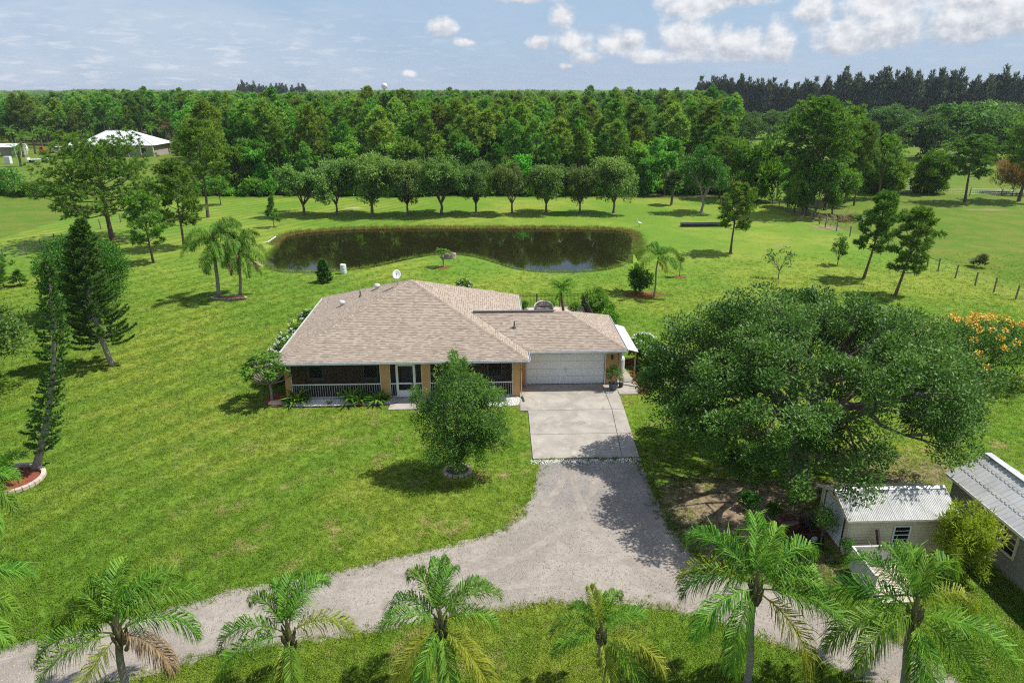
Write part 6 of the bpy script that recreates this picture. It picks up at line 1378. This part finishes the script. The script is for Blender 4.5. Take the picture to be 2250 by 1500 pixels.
g = G(1397, 812); hs = MB(); hs.tube([(g.x + (.28 + .01 * (i % 5)) * math.cos(i * .5), g.y + .32 * math.sin(i * .5), .06 + .0035 * i) for i in range(64)], .022, 6, True); tag(hs.build('garden_hose', mat('hose_green', (.02, .16, .07), (.015, .12, .05), rough=.4), base=(g.x, g.y, 0)), 'coiled green garden hose on the red mulch', 'hose')
# block rings: each block on its own
def ring(name, lb, c, rx, ry, n, size, m, rows=1, fill=None, group=None, z0=0.0, cat='planter'):
    t = thing(name, lb, cat, (c[0], c[1], z0)); off = wloc(t); L, D, Hh = size
    me = MB().obox((0, 0, Hh / 2), (L / 2 * .95, 0, 0), (0, D / 2, 0), (0, 0, Hh / 2)); me = me.mesh('block', m)
    bmx = bmesh.new(); bmx.from_mesh(me); bmesh.ops.bevel(bmx, geom=bmx.edges[:], offset=.018, segments=1, affect='EDGES'); bmx.to_mesh(me); bmx.free()
    rr = random.Random(n)
    for r in range(rows):
        for i in range(n):
            a = 6.2832 * (i + .5 * (r % 2)) / n; nx, ny = math.cos(a) / rx, math.sin(a) / ry
            link('block', me, t, (rx * math.cos(a), ry * math.sin(a), r * (Hh + .004)), (rr.uniform(-.03, .03), 0, math.atan2(ny, nx) + math.pi / 2 + rr.uniform(-.05, .05)))
    if fill:
        f = MB(); n2 = 28; f.add([(c[0], c[1], z0 + .07)] + [(c[0] + (rx - D / 2 + .02) * math.cos(6.2832 * j / n2), c[1] + (ry - D / 2 + .02) * math.sin(6.2832 * j / n2), z0 + .05) for j in range(n2)], [(0, j + 1, (j + 1) % n2 + 1) for j in range(n2)]); f.build('mulch_fill', fill, t)
    return t
g = G(1005, 1036); ring('stone_ring', 'ring of tan blocks around the feathery front tree', g, .62, .55, 15, (.24, .15, .14), BRICKS, 1, mat('dark_soil', (.07, .05, .035), (.04, .05, .02)))
g = G(14, 1058); ring('block_planter', 'round pale block planter with red mulch at the left edge', g, 1.55, 1.35, 34, (.27, .2, .2), mat('pale_block', (.66, .56, .47), (.5, .41, .33), scale=7, rough=.9, bmp=.4, bscale=40, rnd=.15), 1, MULCH)
palm('sago_palm', 'low dark fronded palm growing inside the round block planter', g + Vector((-.35, .1, .05)), g + Vector((-.35, .1, .45)), [(i * 137 % 360, [55, 35, 15, 35][i % 4], .95, 'g') for i in range(20)], .12, 'pygmy', 1.35, boots=False)
g = G(503, 655); ring('block_planter', 'low brown ring planter at the foot of the palm pair', g, 1.5, .45, 26, (.3, .16, .12), BRICKS, 1, MULCH)
g = G(990, 567); ring('fire_ring', 'round brick fire ring on the pond point', g, .52, .48, 12, (.27, .16, .13), BRICKS, 4, mat('ash', (.10, .07, .06), (.06, .045, .04)), cat='fire ring')
t = MB().tube([g + Vector((-.35, .35, .5)), g + Vector((-.62, .5, .92))], .02, 6).build('fire_poker', STEEL, base=g); tag(t, 'thin metal poker standing in the brick fire ring', 'poker')
def mring(lb, px, py, r, ry=None):
    g = G(px, py); n = 18; rr = random.Random(px); pl = [(g.x + r * rr.uniform(.85, 1.1) * math.cos(6.283 * i / n), g.y + (ry or r) * rr.uniform(.85, 1.1) * math.sin(6.283 * i / n)) for i in range(n)]
    o = struct(sheet('mulch_ring', pl, .02, MULCH)); return o
mring('', 974, 588, .6); mring('', 1493, 609, .65); mring('', 1412, 648, 2.0, .95)
# clump in the mulch bed east of the pond
g = G(1405, 645); T = broad('t', 190, 2.5, .2, 1.25, 1.25, 44, 60, .22, .12, LEAF_DK, BARK, .05, .5, (.24, .4), -.8); plant(T, 'leafy_shrub', 'dark glossy shrub in the mulch bed east of the pond', 'shrub', g)
t = thing('banana_plant', 'broad leaved banana plant in the mulch bed east of the pond', 'plant', g + Vector((-.3, .5, 0))); BL = clump(33, 12, 1.9, .42, PALMG); link('leaves', BL, t, (0, 0, 1.5), (0, 0, 0), 1.15); MB().tube([g + Vector((-.3, .5, 0)), g + Vector((-.28, .5, 1.3))], [.12, .08], 8).build('stem', mat('banana_stem', (.12, .16, .05), (.09, .10, .04)), t)
# barrel, trough, bird, pipe at the pond
g = G(755, 601); t = thing('white_barrel', 'white plastic barrel standing on the near pond shore', 'barrel', g); MB().lathe([(.27, 0), (.30, .04), (.31, .28), (.325, .30), (.31, .32), (.31, .62), (.325, .64), (.31, .66), (.30, .90), (.25, .96), (.24, .95), (.02, .95)], g, 20).build('barrel_body', mat('barrel_white', (.72, .76, .78), (.66, .7, .72), rough=.4), t)
MB().lathe([(.05, .95), (.05, .985), (.01, .985)], g + Vector((.12, 0, 0)), 8).build('bung', DARKG, t)
a, b = G(1498, 499), G(1597, 501); t = thing('feed_trough', 'long low black trough lying on the lawn right of the pond', 'trough', (a + b) / 2); BK = mat('black_rubber', (.018, .018, .02), (.03, .03, .032), rough=.5)
MB().box(a.x, b.x, a.y, a.y + .04, 0, .42).box(a.x, b.x, a.y + .75, a.y + .79, 0, .42).box(a.x, a.x + .04, a.y + .04, a.y + .75, 0, .42).box(b.x - .04, b.x, a.y + .04, a.y + .75, 0, .42).box(a.x + .04, b.x - .04, a.y + .04, a.y + .75, .01, .06).build('trough_body', BK, t)
MB().box(a.x - .02, b.x + .02, a.y - .03, a.y + .045, .421, .47).box(a.x - .02, b.x + .02, a.y + .745, a.y + .82, .421, .47).build('rim', mat('trough_rim', (.22, .22, .22), (.17, .17, .17)), t)
g = G(1404, 499); t = thing('white_bird', 'white wading bird in the reeds at the far right pond corner', 'bird', g + Vector((0, 0, -.05)))
bd = MB(); bd.tube([g + Vector((.42, 0, .42)), g + Vector((.25, 0, .50)), g + Vector((0, 0, .55)), g + Vector((-.18, 0, .60)), g + Vector((-.26, 0, .78)), g + Vector((-.22, 0, .98)), g + Vector((-.30, 0, 1.06)), g + Vector((-.37, 0, 1.05))], [.02, .11, .16, .11, .05, .035, .05, .025], 10); bd.build('body', WHITE, t, smooth=True)
MB().tube([g + Vector((-.36, 0, 1.05)), g + Vector((-.52, 0, 1.02))], [.02, .004], 6).build('beak', mat('beak_yellow', (.6, .4, .05), (.5, .3, .04)), t)
for s in (-.05, .05): MB().tube([g + Vector((0, s, .48)), g + Vector((.03, s, .22)), g + Vector((0, s, -.3))], .014, 5).build('leg', BK, t)
a, b = G(588, 534, -.1), G(606, 522, -.1); tag(MB().tube([a + Vector((0, 0, .08)), b + Vector((0, 0, .12))], .09, 10).tube([a + Vector((-.5, -.1, .05)), a + Vector((0, 0, .1))], .06, 8).build('drain_pipe', WHITE, base=a), 'white drain pipe lying at the left pond shore', 'pipe')

# ================================================================== FENCES
PW = mat('fence_wood', (.23, .20, .165), (.15, .13, .11), scale=6, rough=.95, bmp=.5, bscale=20)
def wire_fence(lb, pxs, h, brace=()):
    P = [G(x, y) for x, y in pxs]; t = thing('wire_fence', lb, 'fence', P[len(P) // 2]); rr = random.Random(len(P))
    for p in P: tp = p + Vector((rr.uniform(-.06, .06), rr.uniform(-.06, .06), h * rr.uniform(.93, 1.06))); MB().tube([p - Vector((0, 0, .1)), tp], [.075, .07], 8).build('fence_post', PW, t)
    for i in brace: MB().tube([P[i] + Vector((0, 0, h * .78)), P[i + 1] + Vector((0, 0, h * .78))], .05, 6).build('brace_rail', PW, t)
    for z in (.3, .6, .9, 1.15): w = MB(); w.tube([p + Vector((0, 0, z * h / 1.3)) for p in P], .007, 4, False); w.build('wire', STEEL, t)
wire_fence('wooden post and wire fence across the left field', [(-40, 590), (10, 574), (60, 560), (92, 550), (123, 539), (160, 526), (190, 514), (222, 503), (266, 489), (305, 476), (345, 463)], 1.35)
wire_fence('wooden post and wire fence with a braced panel along the right pasture', [(1696, 452), (1711, 456), (1732, 464), (1754, 476), (1766, 480), (1781, 487), (1800, 493), (1813, 500), (1838, 508), (1867, 520), (1905, 536), (1948, 553), (1992, 570), (2037, 587), (2061, 596), (2099, 611), (2142, 627), (2183, 642), (2231, 658), (2290, 678)], 1.35, (13,))
wire_fence('row of thin posts along the back of the right pasture', [(1940, 434), (1998, 426), (2060, 428), (2130, 430), (2200, 431), (2270, 432)], 1.3)
# heap of dead fronds at the fence
def _heap():
    t = thing('brush_heap', 'heap of dead grey palm fronds and sticks at the right fence', 'brush heap', G(1842, 490)); rr = random.Random(3); c = G(1842, 487)
    for i in range(70):
        x, y = c.x + rr.gauss(0, 2.6), c.y + rr.gauss(0, 1.3); a = rr.uniform(0, 6.28); e_ = rr.uniform(.1, 1.1); L = rr.uniform(.8, 2.0); h = max(0, 1.0 - math.hypot((x - c.x) / 5, (y - c.y) / 2.6))
        p = Vector((x, y, h * .5)); MB().tube([p, p + Vector((math.cos(a) * math.cos(e_), math.sin(a) * math.cos(e_), math.sin(e_))) * L], [.05, .012], 4).build('stick', mat('dead_wood', (.36, .30, .24), (.20, .16, .13), scale=3, rough=.95, rnd=.3), t)
    for i in range(14):
        x, y = c.x + rr.gauss(0, 2.4), c.y + rr.gauss(0, 1.1); link('dead_frond', fronds('queen', 15, PALMD), t, Vector((x, y, .5)) - wloc(t), (rr.uniform(-.5, .5), rr.uniform(-.3, .3), rr.uniform(0, 6.28)), rr.uniform(.6, 1.0))
_heap()

# ================================================================== AROUND THE SHEDS
T = broad('t', 201, 3.5, .2, 1.3, 1.7, 90, 90, .30, .05, YELB, BARK, .04, .3, (.12, .28), -1, .9, .2, 8, flat=1.3, rag=.32); plant(T, 'golden_bamboo', 'yellow-green bamboo between the beige shed and the grey building', 'bamboo', (17.75, 20.75, 0), (.85, .8, .85))
T2 = broad('t', 202, 2.0, .6, .55, .8, 16, 60, .18, .03, WILL, BARK, .03, .3, (.35, .5), -.8, .7); plant(T2, 'shrub', 'feathery green shrub before the shed roll door', 'shrub', (13.3, 22.6, 0)); plant(T2, 'shrub', 'feathery green shrub at the far corner of the roll door', 'shrub', (13.0, 24.5, 0), .85, 2); plant(T2, 'shrub', 'low feathery shrub at the near corner of the shed', 'shrub', (13.75, 21.5, 0), .62, 4)
S4 = broad('t', 203, .9, .2, .55, .5, 14, 50, .14, .07, LEAF_DK, BARK, .03, .3, (.35, .5), -.6)
for i, (x, y, s) in enumerate([(11.3, 25.3, 1.0), (12.2, 24.7, .8), (11.9, 22.0, .9)]): plant(S4, 'shrub', ['dark low shrub in the leaf litter under the oak', 'small dark shrub left of the shed in the litter', 'low dark shrub behind the biggest front palm'][i], 'shrub', (x, y, 0), s, i)
def _mower():
    c = Vector((12.55, 23.2, 0)); t = thing('garden_tractor', 'dark red garden tractor parked in the shade left of the shed', 'tractor', c); RED = mat('tractor_red', (.07, .016, .014), (.05, .013, .012), rough=.4, spec=.5)
    MB().box(c.x - .85, c.x - .05, c.y - .26, c.y + .26, .42, .82).add([(c.x - .85, c.y - .26, .82), (c.x - .05, c.y - .26, .82), (c.x - .05, c.y + .26, .82), (c.x - .85, c.y + .26, .82), (c.x - .75, c.y - .18, .92), (c.x - .1, c.y - .2, .96), (c.x - .1, c.y + .2, .96), (c.x - .75, c.y + .18, .92)], [(4, 5, 6, 7), (0, 1, 5, 4), (1, 2, 6, 5), (2, 3, 7, 6), (3, 0, 4, 7)]).build('hood', RED, t, bevel=.03)
    MB().box(c.x - .05, c.x + .72, c.y - .42, c.y + .42, .36, .44).box(c.x + .3, c.x + .75, c.y - .45, c.y - .28, .44, .66).box(c.x + .3, c.x + .75, c.y + .28, c.y + .45, .44, .66).build('fender', RED, t, bevel=.02)
    MB().box(c.x + .25, c.x + .68, c.y - .22, c.y + .22, .62, .72).box(c.x + .62, c.x + .72, c.y - .22, c.y + .22, .72, 1.05).build('seat', BK, t, bevel=.03)
    MB().tube([(c.x, c.y, .8), (c.x + .12, c.y, 1.05)], .02, 6).tube([(c.x + .12 + .05 * math.sin(a), c.y + .17 * math.cos(a), 1.06 + .16 * math.sin(a) * .4) for a in np.linspace(0, 6.283, 17)], .016, 5, False).build('steering_wheel', BK, t)
    for x, y, r, w in [(-.62, -.36, .2, .14), (-.62, .36, .2, .14), (.5, -.42, .27, .2), (.5, .42, .27, .2)]:
        wh = MB().tube([(c.x + x, c.y + y - w / 2, r), (c.x + x, c.y + y - w / 2 + .03, r), (c.x + x, c.y + y + w / 2 - .03, r), (c.x + x, c.y + y + w / 2, r)], [r * .86, r, r, r * .86], 16).build('wheel', BK, t); MB().tube([(c.x + x, c.y + y - w / 2 - .006, r), (c.x + x, c.y + y + w / 2 + .006, r)], r * .5, 10).build('rim', mat('rim_cream', (.55, .52, .42), (.45, .42, .34)), wh)
_mower()

# ================================================================== FAR BUILDINGS
def _far():
    WM = mat('white_metal_roof', (.80, .81, .83), (.74, .75, .77), scale=.6, rough=.35, spec=.5)
    c = G(262, 344); c.y += 5; L, D, e, r = 21.0, 13.0, 3.0, 6.6; t = thing('white_roof_house', 'distant house with a bright white hip roof in the left clearing', 'house', c)
    A = [Vector((c.x + sx * L / 2, c.y + sy * D / 2, e)) for sx, sy in ((-1, -1), (1, -1), (1, 1), (-1, 1))]; B = [Vector((c.x - 4.6, c.y, r)), Vector((c.x + 2.2, c.y, r))]
    def face(ps):
        n = 9; mb = MB(); mb.add(ps, [tuple(range(len(ps)))]); mb.build('roof_face', WM, t)
    face([A[0], A[1], B[1], B[0]]); face([A[1], A[2], B[1]]); face([A[2], A[3], B[0], B[1]]); face([A[3], A[0], B[0]])
    for a, b in ((A[0], B[0]), (A[1], B[1]), (B[0], B[1])): MB().beam(a + Vector((0, 0, .04)), b + Vector((0, 0, .04)), .3, .06).build('ridge_cap', WM, t)
    MB().box(A[0].x + .9, A[1].x - .9, A[0].y + 1.8, A[2].y - .9, 0, e - .02).build('wall', mat('far_wall', (.42, .38, .33), (.36, .32, .28)), t)
    for i in range(7): x = A[0].x + .5 + (L - 1) * i / 6; MB().box(x - .12, x + .12, A[0].y + .3, A[0].y + .54, 0, e - .02).build('porch_post', WHITE, t)
    for i in range(4): x = A[0].x + 4 + i * 4.2; w = MB().box(x, x + 1.2, A[0].y + 1.75, A[0].y + 1.799, .9, 2.2).build('window', GLASS, t); MB().box(x - .1, x + 1.3, A[0].y + 1.77, A[0].y + 1.796, 2.2, 2.32).build('frame', WHITE, w)
    # open carport / sheds at the left edge
    def canopy(name, lb, px, py, L, D, h, cat, walls=True):
        g = G(px, py); t = thing(name, lb, cat, g)
        MB().add([(g.x - L / 2, g.y - .4, h - .3), (g.x + L / 2, g.y - .4, h - .3), (g.x + L / 2, g.y + D / 2, h + .5), (g.x - L / 2, g.y + D / 2, h + .5), (g.x + L / 2, g.y + D + .4, h - .3), (g.x - L / 2, g.y + D + .4, h - .3)], [(0, 1, 2, 3), (3, 2, 4, 5)]).build('roof', WM, t)
        for sx in (-1, 1):
            for sy in (0, 1): MB().box(g.x + sx * (L / 2 - .2) - .08, g.x + sx * (L / 2 - .2) + .08, g.y + sy * D - .08, g.y + sy * D + .08, 0, h - .3).build('post', WHITE, t)
        if walls: MB().box(g.x - L / 2 + .3, g.x + L / 2 - .3, g.y + D * .5, g.y + D - .1, 0, h - .35).build('wall', MATS['far_wall'], t)
    canopy('open_shed', 'distant white roofed open shed at the far left edge', 12, 344, 6.2, 5.0, 2.8, 'shed'); canopy('open_shed', 'distant low white canopy left of the white roof house', 178, 338, 7.0, 5.0, 2.6, 'shed', False)
    g = G(20, 361); t = thing('storage_cabinet', 'small white cabinet standing in the far left field', 'cabinet', g); MB().box(g.x - .7, g.x + .7, g.y - .5, g.y + .5, .1, 1.9).build('cabinet_body', WHITE, t, bevel=.05); MB().box(g.x - .55, g.x + .55, g.y - .53, g.y - .502, .25, 1.75).build('cabinet_door', mat('pale_panel', (.62, .63, .64), (.56, .57, .58)), t)
    def vehicle(name, lb, cat, px, py, paint, L, W, prof, cab, rot):
        g = G(px, py); t = thing(name, lb, cat, g, rot); v = MB(); n = len(prof)
        v.add([(x * L, -W / 2, z) for x, z in prof] + [(x * L, W / 2, z) for x, z in prof], [tuple(range(n)), tuple(reversed(range(n, 2 * n)))] + [(i, n + i, n + (i + 1) % n, (i + 1) % n) for i in range(n)])
        me = v.mesh('body', paint); link('body', me, t); x0, x1, z0, z1 = cab
        for s in (-1, 1): link('side_window', MB().box(x0 * L, x1 * L, s * (W / 2 + .004) - .004, s * (W / 2 + .004) + .004, z0, z1).mesh('side_window', GLASS), t)
        wm = MB().tube([(0, -.11, 0), (0, .11, 0)], .36, 14).mesh('wheel', BK)
        for x in (-.3, .32):
            for s in (-1, 1): link('wheel', wm, t, (x * L, s * (W / 2 - .1), .36))
        return t
    PU = [(-.5, .45), (.5, .45), (.5, .95), (.27, 1.05), (.16, 1.75), (-.14, 1.78), (-.17, 1.1), (-.5, 1.05)]
    vehicle('pickup_truck', 'distant white pickup parked left of the white roof house', 'truck', 128, 336, WHITE, 5.4, 1.9, PU, (-.10, .15, 1.15, 1.6), .15)
    TL = [(-.5, .5), (.5, .5), (.52, 1.2), (.46, 2.5), (-.48, 2.55), (-.5, 2.4)]
    vehicle('camper_trailer', 'distant white camper trailer near the open shed', 'trailer', 38, 336, WHITE, 6.0, 2.3, TL, (-.1, .2, 1.4, 2.0), -.3)
    UT = [(-.5, .5), (.5, .5), (.5, .75), (-.5, .75)]
    u = vehicle('flat_trailer', 'distant white flat trailer before the open shed', 'trailer', 84, 357, WHITE, 4.6, 1.9, [(-.5, .5), (.5, .5), (.5, 1.15), (.42, 1.15), (.40, .8), (-.42, .8), (-.44, 1.15), (-.5, 1.15)], (-.2, .2, .55, .7), .2)
    TR_ = [(-.5, .6), (.45, .6), (.5, 1.2), (.1, 1.35), (.06, 1.1), (-.12, 1.1), (-.14, 2.0), (-.42, 2.0), (-.44, 1.2), (-.5, 1.1)]
    vehicle('tractor', 'distant orange tractor left of the white pickup', 'tractor', 102, 338, mat('tractor_orange', (.48, .10, .02), (.4, .08, .02)), 3.2, 1.3, TR_, (-.38, -.2, 1.4, 1.9), .4)
    g = G(1024, 316); g = Vector((-14, 172, 0)); t = thing('white_cottage', 'white walled building glimpsed through the middle of the woods', 'house', g); MB().box(g.x - 3.2, g.x + 3.2, g.y, g.y + 6, 0, 5.2).build('wall', WHITE, t); MB().add([(g.x - 3.6, g.y - .4, 5.2), (g.x + 3.6, g.y - .4, 5.2), (g.x + 3.6, g.y + 6.4, 5.2), (g.x - 3.6, g.y + 6.4, 5.2), (g.x, g.y + 1.5, 7.2), (g.x, g.y + 4.5, 7.2)], [(0, 1, 4), (1, 2, 5, 4), (2, 3, 5), (3, 0, 4, 5)]).build('roof', WM, t)
    # date palms round the clearing
    for i, (x, y, h) in enumerate([(78, 338, 4.6), (52, 345, 5.0), (46, 366, 3.6), (108, 326, 4.4), (92, 324, 4.8), (30, 330, 5.2)]):
        b = G(x, y); palm('date_palm', ['distant palm between the open shed and the tractor', 'distant palm right of the open shed', 'distant palm nearest the camera in the left clearing', 'distant palm behind the orange tractor', 'distant palm at the left of the tractor', 'distant palm behind the camper'][i], b, b + Vector((.2, 0, h)), [(j * 137 % 360, [55, 35, 15, 75][j % 4], .95, 'g') for j in range(14)], .28, 'date', 1.0, 'palms in the left clearing', False, BARK)
    b = G(372, 330); palm('date_palm', 'distant dead brown palm right of the white roof', b, b + Vector((0, 0, 6.4)), [(j * 137 % 360, [75, 55, 35, 15][j % 4], 1.0, 'd') for j in range(20)], .25, 'date', 1.1, 'palms in the left clearing', False, BARK)
    b = G(341, 336); palm('date_palm', 'distant green palm at the right end of the white roof', b, b + Vector((0, 0, 6.6)), [(j * 137 % 360, [55, 35, 15, 75][j % 4], .8, 'g') for j in range(14)], .22, 'date', 1.0, 'palms in the left clearing', False, BARK)
    # water tower on the skyline
    d = px_dir(845, 197); x, y = d.x / d.y * 1500, 1500.0; t = thing('water_tower', 'white water tower on the far skyline', 'water tower', (x, y, 0))
    MB().lathe([(1.0, 16), (4.2, 19.0), (6.0, 22.0), (6.1, 25.5), (4.5, 28.2), (1.5, 29.6), (.3, 29.9)], (x, y, 0), 20).build('tank', WHITE, t, smooth=True); MB().lathe([(1.2, 0), (.9, 17)], (x, y, 0), 10).build('riser', WHITE, t)
    for i in range(6): a = i * 1.047; MB().tube([(x + 6.4 * math.cos(a), y + 6.4 * math.sin(a), 0), (x + 5.4 * math.cos(a), y + 5.4 * math.sin(a), 22)], .35, 6).build('leg', WHITE, t)
_far()

# ================================================================== THE AIR
def _haze():
    m, k = new_mat('haze_air'); v = k.n('ShaderNodeVolumePrincipled'); v.inputs['Color'].default_value = (.80, .88, 1.0, 1); v.inputs['Density'].default_value = .00012; v.inputs['Anisotropy'].default_value = .2
    out = k.n('ShaderNodeOutputMaterial'); m.node_tree.links.new(v.outputs[0], out.inputs['Volume'])
    o = MB().box(-4100, 4100, -340, 4600, -3.0, 42).build('haze', m); o['kind'] = 'stuff'; o['label'] = 'thin summer haze over the whole place'
_haze()
